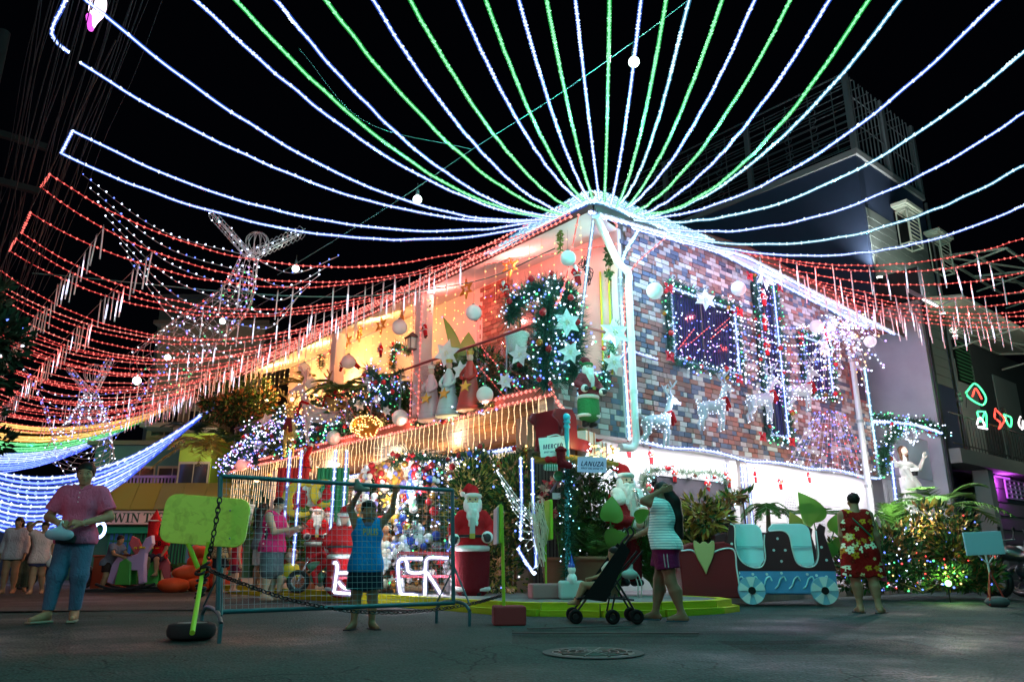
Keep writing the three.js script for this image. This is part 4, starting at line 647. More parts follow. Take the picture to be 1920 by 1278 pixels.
// white poinsettia ornaments
{
  const list = [[1322, 562, 'F', 'over the top of the wide curtained window', 1.25], [1432, 522, 'F', 'over the head of the tall narrow window', 1.5], [1546, 655, 'F', 'on the half hidden window', 1.2], [1062, 605, 'C', 'high on the lit fir mass at the balcony corner', 1.2], [1068, 660, 'C', 'low on the lit fir mass at the balcony corner', 1], [975, 665, 'S', 'on the balcony glass left of the fir mass', 1], [948, 715, 'S', 'low in front of the dark end of the balcony glass', 0.8], [838, 662, 'S', 'on the balcony handrail above the robed figures', 1.35], [866, 695, 'S', 'just behind the robed figures', 1], [697, 715, 'S', 'on the balcony rail over the basket of gold lights', 1.2], [675, 758, 'S', 'left of the basket of gold lights', 0.8], [708, 750, 'S', 'right above the basket of gold lights', 0.7], [725, 770, 'S', 'at the balcony floor right of the gold basket', 0.6], [500, 790, 'S', 'at the far end of the balcony by the purple lights', 1.3], [485, 830, 'S', 'low at the far end of the balcony', 1.1], [1152, 625, 'C', 'on the short rail next to the drain pipe', 1.4], [1150, 680, 'C', 'below the short rail next to the drain pipe', 1]];
  const proto = flowerProto('white_flower', 'large white poinsettia flower ornament', [0.85, 0.85, 0.85], [0.7, 0.65, 0.5]);
  list.forEach(([x, y, w, where, k], i) => { const p = w === 'F' ? onFace(x, y, -0.22) : w === 'C' ? onT(x, y, -0.35) : onSide(x, y, -1.98), o = i ? copy(proto, '', p, 0) : proto; o.userData.label = `white poinsettia flower ornament ${where}`; o.userData.group = 'white poinsettia ornaments'; o.position.copy(p); o.scale.setScalar(k * 0.82); o.rotation.set(rr(-0.2, 0.3), (w === 'S' ? SIDE + 0.5 : FRONT - 0.3) + rr(-0.2, 0.2), rr(0, 1)); });
}
// garlands round the windows
const fw = (s, h, t = -0.12) => P(s, t, h);
for (const [i, q] of WIN.entries()) { const nm = ['wide curtained', 'tall narrow', 'half hidden'][i], e = 0.08; garland(`green garland with coloured lights round the ${nm} window of the brick face`, [[fw(q[0] - e, q[2] - e), fw(q[0] - e, q[3] + e)], [fw(q[0] - e, q[3] + e), fw(q[1] + e, q[3] + e)], [fw(q[1] + e, q[3] + e), fw(q[1] + e, q[2] - e)], [fw(q[0] - e, q[2] - e), fw(q[1] + e, q[2] - e)]], 0.17, { perM: 26, baubles: 1.6, lights: 'wwwbcg', toward: V(-0.03, 0, 0.12) }); }
{ const b = thing('red_bow', 'red ribbon bow', 'bow'), bg = []; for (const a of [0.5, 2.6, 3.8, 5.6]) { const o = []; leafQuad(o, V(0, 0, 0), V(Math.cos(a), Math.sin(a), 0.3).normalize(), 0.17, 0.13, V(0, 0, 1)); bg.push(soup(o)); } obj('loops', bg, M([0.45, 0.02, 0.03], 0.5), b); obj('knot', ball(0.035, 0, 0, 0.03, 8), M([0.4, 0.02, 0.03], 0.5), b);
  const L = [[1252, 540, 'top left corner of the wide curtained window'], [1385, 585, 'top right corner of the wide curtained window'], [1254, 668, 'bottom left corner of the wide curtained window'], [1384, 710, 'bottom right corner of the wide curtained window'], [1404, 518, 'top left of the tall narrow window'], [1461, 540, 'top right of the tall narrow window'], [1428, 818, 'bottom left of the tall narrow window'], [1483, 828, 'bottom right of the tall narrow window'], [1500, 630, 'top of the half hidden window']];
  L.forEach(([x, y, w], i) => { const p = onFace(x, y, -0.27), o = i ? copy(b, '', p, FRONT) : b; o.position.copy(p); o.rotation.y = FRONT; o.userData.label = `red ribbon bow at the ${w}`; o.userData.group = 'red bows on the windows'; }); }
garland('thick blue green fir mass full of lights at the balcony corner', [[onSide(955, 600, -1.6), onSide(975, 560, -1.6), onSide(1020, 540, -1.6), onSide(1058, 545, -1.6)], [onT(1030, 560, -0.1), onT(1020, 640, -0.1), onT(1025, 725, -0.1)], [onT(1065, 545, -0.1), onT(1078, 620, -0.1), onT(1075, 700, -0.1)], [onT(1048, 545, 0.1), onT(1045, 720, 0.1)]], 0.36, { perM: 60, baubles: 5, lights: 'wwwbbcgw', mat: FIR[1], density: 520, dot: 0.018 });
garland('fir branch with baubles on the short rail beside the drain pipe', [[onT(1155, 610, -0.1), onT(1145, 660, -0.1), onT(1135, 700, -0.1), onT(1128, 735, -0.1)]], 0.22, { perM: 30, baubles: 4, lights: 'wbgc' });
garland('green garland with lights along the balcony floor behind the robed figures', [[onSide(775, 795), onSide(830, 780), onSide(880, 765), onSide(920, 755)]], 0.2, { perM: 30, lights: 'wwbgy' });
garland('bushy garland of coloured lights on the balcony between gold basket and robed figures', [[onSide(720, 770), onSide(735, 720), onSide(700, 735), onSide(660, 760)], [onSide(690, 690), onSide(730, 740)]], 0.3, { perM: 40, baubles: 4, lights: 'wbgwbv' });
garland('dark fir garland with blue lights behind the balcony glass near the corner', [[onSide(930, 740, -1.5), onSide(960, 700, -1.5), onSide(1000, 725, -1.5)], [onSide(890, 740, -1.5), onSide(915, 700, -1.5)]], 0.34, { perM: 36, baubles: 3, lights: 'bbwgc' });
garland('garland of violet and white lights at the far end of the balcony', [[onSide(420, 880), onSide(450, 850), onSide(500, 815), onSide(540, 800)], [onSide(470, 800), onSide(480, 870)], [onSide(520, 780), onSide(560, 800), onSide(600, 790)]], 0.34, { perM: 75, baubles: 4, lights: 'wwvvbw', dot: 0.022 });
garland('multicoloured lights heaped under the gold deer on the balcony', [[onSide(520, 850), onSide(560, 830), onSide(600, 815), onSide(640, 800)]], 0.3, { perM: 45, baubles: 4, lights: 'wbgbwg', dot: 0.02 });
garland('golden tinsel garland round the far balcony doors', [[onS(600, 690, -0.1), onS(605, 640, -0.1), onS(625, 660, -0.1), onS(640, 700, -0.1)]], 0.24, { perM: 30, lights: 'yyrg', mat: FIR[2] });
garland('small garland with lights on the balcony wall lantern', [[onS(735, 690, -0.1), onS(740, 650, -0.1), onS(770, 660, -0.1)]], 0.22, { perM: 34, lights: 'bgwr' });
garland('silver green garland over the dark shop window of the white wall', [[onT(1208, 930, 0.2), onT(1214, 888, 0.2), onT(1290, 885, 0.2), onT(1358, 900, 0.2), onT(1366, 990, 0.2)]], 0.17, { perM: 22, baubles: 3, lights: 'wwcw', mat: M([0.16, 0.22, 0.15], 0.5) });
garland('green garland arch over the white robed statue at the right', [[onT(1655, 885, -1.3), onT(1662, 840, -1.3), onT(1690, 800, -1.3), onT(1730, 795, -1.3), onT(1768, 812, -1.3)], [onT(1645, 782, -1.3), onT(1700, 800, -1.3)]], 0.26, { perM: 38, baubles: 0.6, lights: 'wgcbgw' });
ropeThing('white rope light along the garland arch over the statue', [[onT(1640, 790, -1.45), onT(1690, 793, -1.45), onT(1730, 800, -1.45), onT(1766, 812, -1.45)], [onT(1668, 830, -1.2), onT(1686, 985, -1.2)]], 'white', 0.02);
garland('dark green garland wound on the signpost', [[atZ(1064, 868, 11.08), atZ(1066, 960, 11.08), atZ(1066, 1095, 11.08)]], 0.17, { perM: 26, baubles: 0, lights: 'cwc', density: 700, dot: 0.009 });
garland('flowered garland along the top of the hedge left of the screen door', [[atZ(880, 880, 14), atZ(930, 870, 13.6), atZ(980, 850, 13.2), atZ(1010, 862, 13)]], 0.22, { perM: 14, baubles: 6, bk: 'rgrgr', lights: 'wyy' });
// white ball lanterns
{
  const lp = thing('ball_lantern', 'white ball lantern', 'lantern'); obj('ball', new THREE.SphereGeometry(0.155, 20, 14), M([0.86, 0.86, 0.84], 0.55, { transmission: 0.2, thickness: 0 }), lp); obj('collar', new THREE.CylinderGeometry(0.03, 0.04, 0.04, 10).translate(0, 0.165, 0), METAL, lp); obj('cord', bar(V(0, 0.17, 0), V(0, 0.6, 0), 0.004, 0.004, 4), METAL, lp);
  [[1065, 484, 'T', 'under the roof corner beside the hanging white rope light'], [1228, 545, 'T', 'on the brick face left of the wide window'], [1385, 541, 'T', 'on the brick face between the two upper windows'], [1531, 612, 'T', 'on the brick face under the far roof edge'], [1632, 640, 'T', 'at the far right roof corner among the fairy lights'], [888, 586, 'S', 'in front of the pink balcony wall'], [909, 740, 'S', 'at the balcony floor right of the robed figures'], [750, 783, 'S', 'at the balcony floor right of the gold basket'], [749, 613, 'S', 'high by the pink column'], [625, 820, 'S', 'below the pale pink deer'], [452, 872, 'S', 'lowest and farthest along the balcony'], [653, 678, 'S', 'between the red toys by the far window'], [581, 717, 'S', 'over the head of the pale deer'], [570, 692, 'S', 'highest by the far red column']].forEach(([x, y, w, l], i) => { const p = w === 'T' ? onT(x, y, -0.7) : onS(x, y, -2.05), o = i ? copy(lp, '', p) : lp; o.position.copy(p); o.userData.label = `white ball lantern ${l}`; o.userData.group = 'white ball lanterns'; o.scale.setScalar(w === 'T' && x < 1100 ? 0.85 : x < 760 ? 1.1 : 1); });
}
// tangles of fairy lights on the brick face
{
  const o = thing('fairy_light_tree', 'dense burst of white and amber fairy lights at the right end of the brick face', 'fairy lights'), ls = [], wires = [], c = onT(1582, 660, -0.7);
  for (let i = 0; i < 46; i++) { const d = dir(), a = c.clone().add(V(d.x * 0.25, 0.7 + 0.2 * d.y, d.z * 0.25)), e = c.clone().add(V(d.x * 0.95, rr(-1.1, 0.75), d.z * 0.7)), m = a.clone().lerp(e, 0.5).add(V(0, 0.15, 0)); wires.push(tube([a, m, e], 0.004, 3, 6)); for (const p of resample([a, m, e], 0.16)) ls.push([pick('wwwvvyb'), p.add(dir().multiplyScalar(0.06))]); }
  obj('wire', wires, M([0.5, 0.5, 0.55], 0.5), o, STUFF); dots(o, ls, 0.021); lamp(c.clone().add(V(0, 0, 0.5)), [0.9, 0.8, 1.1], 1.6);
  const n = thing('net_lights', 'net of blue white and red fairy lights hanging over the lower right bricks', 'net lights'), l2 = [], w2 = []; for (let i = 0; i <= 13; i++) { const a = onT(1530 + i * 4, 775, -0.25), b = onT(1478 + i * 12, 868 + i * 2, -0.12); w2.push(tube([a, b], 0.005, 3, 2)); for (const p of resample([a, b], 0.16)) l2.push([pick(i > 4 && rnd() < 0.25 ? 'r' : 'wbvb'), p.add(dir().multiplyScalar(0.05))]); } for (let j = 1; j < 6; j++) w2.push(tube([onT(1530 - j * 9, 775 + j * 16, -0.2), onT(1582 + j * 9, 775 + j * 21, -0.18)], 0.005, 3, 3)); obj('wire', w2, M([0.6, 0.6, 0.65], 0.5), n, STUFF); dots(n, l2, 0.017);
  const s = thing('fairy_strands', 'swagged strands of white fairy lights between the upper windows', 'fairy lights'), l3 = [], w3 = []; for (let i = 0; i < 9; i++) { const a = onT(1370, 590 + i * 14, -0.35), b = onT(1570, 600 + i * 18, -0.5), m = a.clone().lerp(b, 0.5).add(V(0, -0.25, 0)); w3.push(tube([a, m, b], 0.004, 3, 8)); for (const p of resample([a, m, b], 0.13)) l3.push([pick('wwwbv'), p]); } obj('wire', w3, M([0.4, 0.4, 0.45], 0.5), s, STUFF); dots(s, l3, 0.017);
  const cl = thing('window_lights', 'sprinkled white fairy lights on the wide curtained window', 'fairy lights'), l4 = []; for (let i = 0; i < 95; i++) { const q = WIN[0]; const y = Math.pow(rnd(), 1.8); l4.push([pick('wbwv'), P(q[0] + rnd() * (q[1] - q[0]), -0.05, q[2] + y * (q[3] - q[2]) * 0.95)]); } dots(cl, l4, 0.012);
  const tl = thing('window_lights', 'sprinkled white fairy lights on the tall narrow window', 'fairy lights'), l5 = []; for (let i = 0; i < 90; i++) { const q = WIN[1]; l5.push([pick('wbwv'), P(q[0] + rnd() * (q[1] - q[0]), -0.08, q[2] + (0.2 + 0.8 * rnd()) * (q[3] - q[2]))]); } dots(tl, l5, 0.013);
}
// light curtains
{
  const cur = thing('icicle_light_curtain', 'long curtain of warm light strands hanging below the balcony edge', 'light curtain'), ws = E([1.9, 1.25, 0.7], 1.0), wire = M([0.75, 0.6, 0.45], 0.5);
  for (let i = 0; i < 86; i++) { const t = 0.1 + i * 0.165, L = 0.5 + 0.35 * ((i * 7) % 5) / 5 + (i > 62 ? 0.4 : 0); const pts = [...Array(6)].map((_, k) => hp(-1.88 + rr(-0.015, 0.015), t + rr(-0.02, 0.02), 3.28 - L * k / 5)); obj('light_strand', [tube(pts, 0.0045, 4, 8), ...resample(pts, 0.12).map(p => oct(0.011, p))], ws, cur); }
  const up = thing('upper_light_curtain', 'curtain of tiny warm lights hanging from the soffit over the balcony', 'light curtain'), ls = [], w = []; for (let i = 0; i < 44; i++) { const t = -0.5 + i * 0.34, L = 0.7 + 0.5 * ((i * 3) % 4) / 3; w.push(bar(hp(-1.55, t, 6.38), hp(-1.55, t, 6.38 - L), 0.0035, 0.0035, 3)); for (let k = 1; k < 6; k++) ls.push(['y', hp(-1.55, t + rr(-0.02, 0.02), 6.38 - L * k / 5)]); } for (let i = 0; i < 150; i++) ls.push([pick('yyyb'), hp(-0.06, rr(3, 13), rr(4.4, 6.6))]); obj('wire', w, wire, up, STUFF); dots(up, ls, 0.013);
  const tk = thing('tinsel_curtain', 'silver tinsel curtain on the grey pier beside the statue', 'tinsel curtain'), tg = []; for (let i = 0; i < 46; i++) tg.push(bar(P(9.75 + i * 0.026, -0.05, 2.7), P(9.75 + i * 0.026, -0.05 + rr(-0.05, 0.05), rr(0.9, 1.5)), 0.004, 0.004, 3)); obj('tinsel', tg, M([0.7, 0.72, 0.72], 0.3, { metalness: 0.6 }), tk, STUFF);
  const burst = thing('fibre_burst', 'burst of thin glowing white twigs on the beam under the balcony', 'light burst'), bg = [], c = onS(770, 868, -1.2); for (let i = 0; i < 150; i++) { const d = dir(); d.y = d.y * 0.45 + 0.1; const e = c.clone().addScaledVector(d, rr(0.5, 1.15)); e.y -= 0.12; bg.push(tube([c, c.clone().lerp(e, 0.5).add(V(0, 0.1, 0)), e], 0.0035, 3, 4)); } obj('light_twigs', bg, E([1.5, 1.2, 0.85], 0.75), burst, STUFF); obj('light_core', ball(0.05, c.x, c.y, c.z, 8), E([2, 1.8, 1.5], 2), burst); lamp(c.clone().add(V(-0.2, 0, 0.2)), [1, 0.85, 0.6], 1.5);
  const gb = thing('light_basket', 'round basket wrapped in gold lights on the balcony edge', 'light basket'), bl = [], bc = onSide(687, 800, -1.98); for (let i = 0; i < 210; i++) { const d = dir(); d.y *= 0.42; bl.push(['y', bc.clone().add(V(d.x * 0.36, d.y * 0.6, d.z * 0.36))]); } obj('basket', new THREE.SphereGeometry(0.36, 16, 10).scale(1, 0.62, 1).translate(bc.x, bc.y, bc.z), M([0.5, 0.16, 0.02], 0.6), gb); dots(gb, bl, 0.016); lamp(bc.clone().add(V(-0.35, 0.1, 0.35)), [1, 0.5, 0.12], 0.6);
}
// wire figures strung over the left street
const WIRE = M([0.62, 0.58, 0.6], 0.4, { metalness: 0.4 });
function angel(label, z, pts, lightKind, sc) {
  const o = thing('angel_light_figure', label, 'light figure'), A = a => atZ(a[0], a[1], z + (a[2] || 0)), f = [], ls = [];
  const { head, l, r, body, wing } = pts, hub = A(pts.hub);
  const hg = []; for (let i = 0; i < 6; i++) hg.push(tx(new THREE.TorusGeometry(0.22 * sc, 0.008, 4, 16), 0, 0, 0, i * 0.55)); hg.push(new THREE.TorusGeometry(0.22 * sc, 0.008, 4, 16)); obj('head', mg(hg).translate(...A(head).toArray()), WIRE, o);
  for (const e of [l, r]) { const b = A(e), g = [], d = b.clone().sub(hub); for (let i = 0; i < 7; i++) { const off = dir().multiplyScalar(0.11 * sc); g.push(bar(hub.clone().add(off), b.clone().addScaledVector(off, 0.35), 0.008, 0.008, 4)); } for (let i = 1; i < 12; i++) { const p = hub.clone().addScaledVector(d, i / 12); g.push(tube([0, 1, 2, 3, 4].map(k => p.clone().add(V(Math.cos(k * 1.57) * 0.1 * sc, Math.sin(k * 1.57) * 0.1 * sc, Math.sin(k * 1.57) * 0.1 * sc))), 0.006, 3, 8)); if (lightKind) ls.push([lightKind[0], p.clone().add(dir().multiplyScalar(0.1 * sc))]); } obj('trumpet', g, WIRE, o); }
  const wg = []; for (const [tip, n, drop] of wing) for (let i = 0; i < n; i++) { const a = A([tip[0] + tip[2] * i, tip[1] + tip[3] * i]), b = hub.clone().add(V(0, -0.35 * i * drop * sc, 0)), m = a.clone().lerp(b, 0.5).add(V(0, -0.35 * sc, 0)); wg.push(tube([a, m, b], 0.007, 3, 12)); for (const p of resample([a, m, b], 0.2 * sc)) ls.push([pick(lightKind || 'w'), p.add(V(0, 0.02, 0))]); } obj('wing_wires', wg, WIRE, o);
  const bgm = [], ax = body.map(A), cc = curve([hub, ...ax]); for (let i = 1; i <= 16; i++) { const q = i / 16, p = cc.getPoint(q), rad = (0.16 + 0.55 * q) * sc, t = cc.getTangent(q), u = t.clone().cross(V(0, 0, 1)).normalize(), v = t.clone().cross(u); const ring = [...Array(13)].map((_, k) => p.clone().addScaledVector(u, Math.cos(k / 6 * Math.PI) * rad).addScaledVector(v, Math.sin(k / 6 * Math.PI) * rad)); bgm.push(tube(ring, 0.006, 3, 24)); for (let k = 0; k < 12; k++) if (rnd() < 0.75) ls.push([pick(pts.bodyLights || lightKind || 'w'), ring[k].clone().add(dir().multiplyScalar(0.05))]); }
  for (let k = 0; k < 14; k++) bgm.push(tube([...Array(9)].map((_, i) => { const q = Math.max(0.02, i / 8), p = cc.getPoint(q), rad = (0.16 + 0.55 * q) * sc, t = cc.getTangent(q), u = t.clone().cross(V(0, 0, 1)).normalize(), v = t.clone().cross(u), a = k / 7 * Math.PI + q * 1.2; return p.addScaledVector(u, Math.cos(a) * rad).addScaledVector(v, Math.sin(a) * rad); }), 0.006, 3, 16)); obj('robe_wires', bgm, WIRE, o); dots(o, ls, 0.016 * Math.max(1, sc * 0.9));
}
angel('large wire angel with raised trumpets hanging over the left street', 13.5, { hub: [468, 480], head: [482, 455], l: [395, 398, -0.6], r: [572, 432, 0.4], body: [[440, 560, 1], [360, 630, 3], [300, 690, 5]], wing: [[[155, 328, 14, 26], 7, 1], [[634, 480, -18, 18], 5, 1]], bodyLights: 'wwvbgr' }, 'wwb', 1);
angel('second smaller wire angel with blue lights farther down the left street', 22, { hub: [170, 742], head: [176, 700], l: [128, 690, -0.5], r: [208, 672, 0.5], body: [[165, 790, 0], [150, 850, 0.6]], wing: [[[34, 680, 9, 14], 7, 1], [[340, 660, -14, 14], 6, 1]], bodyLights: 'wwbw' }, 'bbw', 1.3);
// plants
const TRUNK = M([0.12, 0.08, 0.05], 0.9), LEAF = { night: M([0.015, 0.025, 0.012], 0.8), dark: M([0.025, 0.06, 0.018], 0.55), mid: M([0.05, 0.12, 0.025], 0.5), lime: M([0.12, 0.28, 0.035], 0.45, { transmission: 0.3, thickness: 0 }), yellow: M([0.38, 0.27, 0.05], 0.5), rust: M([0.24, 0.11, 0.04], 0.5), gold: M([0.3, 0.26, 0.05], 0.5) };
function bush(name, label, base, rx, ry, rz, n, leaf, kinds, o = {}) {
  const th = thing(name, label, o.cat || 'shrub', base, 0, o.group), by = {}; const clumps = [...Array(o.clumps || 14)].map(() => { const d = dir(); return V(d.x * rx * 0.75, ry * (1 + d.y * 0.8), d.z * rz * 0.75); });
  for (let i = 0; i < n; i++) { const c = pick(clumps), d = dir(), p = c.clone().add(V(d.x * rx * 0.38, d.y * ry * 0.36, d.z * rz * 0.38)); if (p.y < 0.02) p.y = rr(0.02, 0.3); const up = d.clone().add(V(0, o.droop ?? 0.3, 0)).normalize(); leafQuad(by[pick(kinds)] ??= [], p, up, leaf * rr(0.7, 1.3), leaf * (o.wide || 0.4) * rr(0.8, 1.2)); }
  for (const k in by) obj('foliage', soup(by[k]), LEAF[k], th, STUFF);
  const st = []; for (let i = 0; i < 5; i++) { const c = clumps[i]; st.push(bar(V(rr(-0.05, 0.05), 0, rr(-0.05, 0.05)), c, 0.02, 0.008, 5)); } obj('stem', st, TRUNK, th);
  if (o.lights) { const ls = []; for (let i = 0; i < o.lights; i++) { const d = dir(); ls.push([pick(o.lk || 'wbr'), V(d.x * rx, ry + d.y * ry, d.z * rz)]); } dots(th, ls, o.dot || 0.016); }
  return th;
}
function palm(label, base, h, len, n, kind, o = {}) {
  const th = thing('palm_plant', label, 'palm', base, 0, o.group); if (h > 0.1) obj('trunk', bar(V(0, 0, 0), V(0.03, h, 0), 0.05, 0.035, 8), TRUNK, th);
  for (let i = 0; i < n; i++) { const a = i / n * 6.283 + rr(-0.3, 0.3), el = rr(o.el0 ?? 0.4, o.el1 ?? 1.2), L = len * rr(0.8, 1.1), pts = [...Array(7)].map((_, k) => { const q = k / 6; return V(Math.cos(a) * L * q * Math.cos(el), h + L * (Math.sin(el) * q - 0.55 * q * q * (o.sag ?? 1)), Math.sin(a) * L * q * Math.cos(el)); }), out = [], c = curve(pts); for (let k = 2; k < 26; k++) { const q = k / 26, p = c.getPoint(q), t = c.getTangent(q), s = t.clone().cross(V(0, 1, 0)).normalize(); for (const sd of [1, -1]) needle(out, p, t.clone().multiplyScalar(0.7).addScaledVector(s, sd).add(V(0, -0.2, 0)).normalize(), L * 0.3 * Math.sin(0.3 + q * 2.6), 0.022 + 0.01 * L); } obj('frond', [soup(out), tube(pts, 0.008, 4, 8)], LEAF[kind], th); }
  return th;
}
const heart = (L, W, bend) => { const s = new THREE.Shape(); s.moveTo(0, 0); s.bezierCurveTo(W * 0.3, -L * 0.12, W * 0.62, L * 0.05, W * 0.5, L * 0.35); s.bezierCurveTo(W * 0.42, L * 0.65, W * 0.15, L * 0.85, 0, L); s.bezierCurveTo(-W * 0.15, L * 0.85, -W * 0.42, L * 0.65, -W * 0.5, L * 0.35); s.bezierCurveTo(-W * 0.62, L * 0.05, -W * 0.3, -L * 0.12, 0, 0); const g = new THREE.ShapeGeometry(s, 8), p = g.attributes.position; for (let i = 0; i < p.count; i++) { const x = p.getX(i), y = p.getY(i); p.setZ(i, Math.abs(x) * 0.35 - bend * y * y / L); } g.computeVertexNormals(); return g; };
function bigLeaf(label, base, leaves, kind, o = {}) { // leaves: [dx, dy, dz, yaw, pitch, roll, L, W]
  const th = thing('broad_leaf_plant', label, 'plant', base); for (const [x, y, z, ya, pi, ro, L, W] of leaves) { const g = heart(L, W, 0.25); tx(g, 0, 0, 0, ya, pi, ro); g.translate(x, y, z); const lf = obj('leaf', g, LEAF[kind], th); obj('midrib', tx(tube([V(0, 0, 0.004), V(0, L * 0.5, 0.004 - 0.0625 * L), V(0, L * 0.96, 0.004 - 0.23 * L)], 0.006, 4, 6), x, y, z, ya, pi, ro), LEAF.gold, lf); obj('stalk', tube([V(0, 0, 0), V(x * 0.4, y * 0.6, z * 0.4), V(x, y, z)], 0.011, 5, 8), LEAF.mid, th); } return th;
}
const pot = (label, base, r, h, c, ribs) => { const o = thing('plant_pot', label, 'plant pot', base); const pr = [[0.001, 0], [r * 0.72, 0]]; const n = ribs ? 16 : 4; for (let i = 0; i <= n; i++) pr.push([r * (0.74 + 0.2 * i / n) + (ribs && i % 2 ? 0.012 : 0), h * 0.9 * i / n]); pr.push([r * 1.05, h * 0.9], [r * 1.05, h], [r * 0.9, h], [r * 0.86, h * 0.9], [0.001, h * 0.88]); obj('body', lathe(pr, 24), M(c, 0.7), o); obj('soil', new THREE.CircleGeometry(r * 0.86, 16).rotateX(-Math.PI / 2).translate(0, h * 0.9, 0), M([0.05, 0.035, 0.025], 1), o); return o; };
const side = (px, z) => gz(px, z, 0.15);
bush('hedge_shrub', 'large dark green hedge between the red suited statue and the screen door', side(925, 12.9), 0.75, 1.15, 0.5, 4200, 0.11, ['dark', 'dark', 'mid', 'gold'], { lights: 26, lk: 'bbw', clumps: 30 });
bush('hedge_shrub', 'yellow green shrub above the left end of the hedge', side(895, 13.6).setY(1.3), 0.45, 0.5, 0.4, 900, 0.12, ['mid', 'gold', 'lime'], {});
bush('leafy_shrub', 'tall dark leafy shrub under the lilac street sign', side(1112, 12.3).setY(0.7), 0.48, 0.82, 0.45, 2600, 0.13, ['dark', 'dark', 'mid'], { lights: 18, clumps: 22, wide: 0.32 });
pot('large ribbed brown pot left of the stroller', side(1052, 11.7), 0.3, 0.55, [0.2, 0.085, 0.05], true); pot('widest ribbed brown pot behind the stroller', side(1118, 11.6), 0.42, 0.56, [0.2, 0.085, 0.05], true);
palm('strappy leaved plant in the widest ribbed pot', side(1125, 11.6).setY(0.65), 0, 0.7, 16, 'mid', { el0: 0.7, el1: 1.4, sag: 0.5 });
bigLeaf('broad leaf plant growing in the left ribbed pot', side(1052, 11.7).setY(0.65), [[0.05, 0.62, 0.1, 0.3, 0.6, -0.9, 0.3, 0.2], [-0.15, 0.66, 0.12, -0.3, 0.5, 0.9, 0.28, 0.2], [0.15, 0.5, 0.15, 0.2, 0.7, -1.6, 0.28, 0.18]], 'mid');
bigLeaf('plant with bright green heart leaves in front of the saxophone statue', side(1160, 11.3), [[-0.1, 1.05, 0.1, 0.1, 0.15, -0.15, 0.36, 0.33], [0.26, 1.1, 0.12, 0.2, 0.3, -1.2, 0.26, 0.2], [0.0, 0.92, 0.15, -0.1, 0.3, 2.8, 0.34, 0.32], [0.12, 0.92, 0.15, 0.3, 0.5, -2.2, 0.24, 0.2]], 'lime');
palm('tall strap leaved plant beside the saxophone statue', side(1225, 12.0), 0.1, 1.45, 15, 'mid', { el0: 1.1, el1: 1.5, sag: 0.35 });
bush('croton_shrub', 'yellow and brown croton shrub above the red ride carriage', side(1320, 12.6).setY(0.75), 0.45, 0.45, 0.4, 900, 0.17, ['yellow', 'yellow', 'rust', 'dark', 'gold'], { clumps: 16, wide: 0.35 });
bush('croton_shrub', 'dark leafy base of the croton behind the gold heart board', side(1325, 12.7).setY(0.2), 0.5, 0.42, 0.4, 1200, 0.12, ['dark', 'dark', 'mid'], {});
for (const [px, y, w] of [[1382, 1.55, 'left'], [1408, 1.62, 'right'], [1412, 0.95, 'lower']]) { const o = bush('rosette_plant', `${w === 'lower' ? 'low' : 'tall thin'} rosette plant with brown tipped leaves, ${w} one by the white pilaster`, side(px, 13.2).setY(y), 0.16, 0.08, 0.16, 60, 0.22, ['rust', 'gold', 'mid'], { wide: 0.22, clumps: 5, droop: 0.5 }); obj('trunk', bar(V(0, 0.05, 0), V(rr(-0.1, 0.1), -y + 0.15, 0), 0.015, 0.02, 6), TRUNK, o); }
palm('drooping fern like plant on the white wall', side(1452, 14.2).setY(1.1), 0.5, 0.6, 14, 'mid', { el0: 0.2, el1: 0.9, sag: 1.5 });
palm('tiered fir like potted plant beside the steel pole', side(1525, 14.6).setY(0.9), 0.6, 0.75, 12, 'mid', { el0: 0, el1: 0.4, sag: 0.3 });
bigLeaf('elephant ear plant with very large dark leaves behind the ride', side(1548, 13.8), [[-0.1, 1.15, 0.1, 0.3, 0.2, 0.45, 0.58, 0.5], [0.25, 1.0, 0.05, -0.2, 0.3, -0.7, 0.48, 0.4], [-0.35, 0.9, 0.15, 0.4, 0.2, 1.4, 0.42, 0.36], [0.15, 0.85, 0.2, 0, 0.5, -2.4, 0.45, 0.36], [0.05, 0.8, 0.25, 0.1, 0.3, 2.9, 0.4, 0.34]], 'lime');
bigLeaf('yellowing broad leaf beside the elephant ear plant', side(1510, 13.6), [[0, 0.95, 0, 0.2, 0, 0.2, 0.4, 0.34]], 'gold');
palm('feathery palm left of the statue', side(1640, 15.2), 0.8, 1.1, 11, 'lime', {}); palm('bright feathery palm in front of the statue', side(1718, 15.0), 0.5, 1.15, 12, 'lime', { el0: 0.3 }); palm('upright spiky palm at the foot of the statue', side(1695, 14.2), 0.8, 0.9, 9, 'mid', { el0: 1.1, el1: 1.5, sag: 0.3 }); palm('palm with long arching fronds right of the statue', side(1785, 15.6), 1.5, 1.5, 10, 'mid', { el0: 0.3 });
bush('red_leaf_shrub', 'dark red leaved shrub below the statue', side(1690, 13.8).setY(0.4), 0.4, 0.42, 0.4, 500, 0.17, ['rust', 'dark', 'dark'], { lights: 20, lk: 'rbw' });
bush('flowering_shrub', 'wide dark shrub bed with blue and red lights behind the woman in the floral dress', side(1635, 13.9), 0.8, 0.5, 0.5, 2600, 0.11, ['dark', 'dark', 'mid', 'rust'], { lights: 90, lk: 'bbwbrv', clumps: 26 });
bush('flowering_shrub', 'croton shrub with golden lit leaves right of the statue', side(1760, 14.2), 0.65, 0.72, 0.5, 2300, 0.13, ['yellow', 'dark', 'rust', 'gold', 'dark'], { lights: 60, lk: 'rybwr', clumps: 24 });
bush('flowering_shrub', 'dark shrub behind the blank blue board', side(1822, 14.0), 0.6, 0.65, 0.5, 1700, 0.13, ['dark', 'rust', 'dark', 'mid'], { lights: 12, lk: 'rb', clumps: 18 });
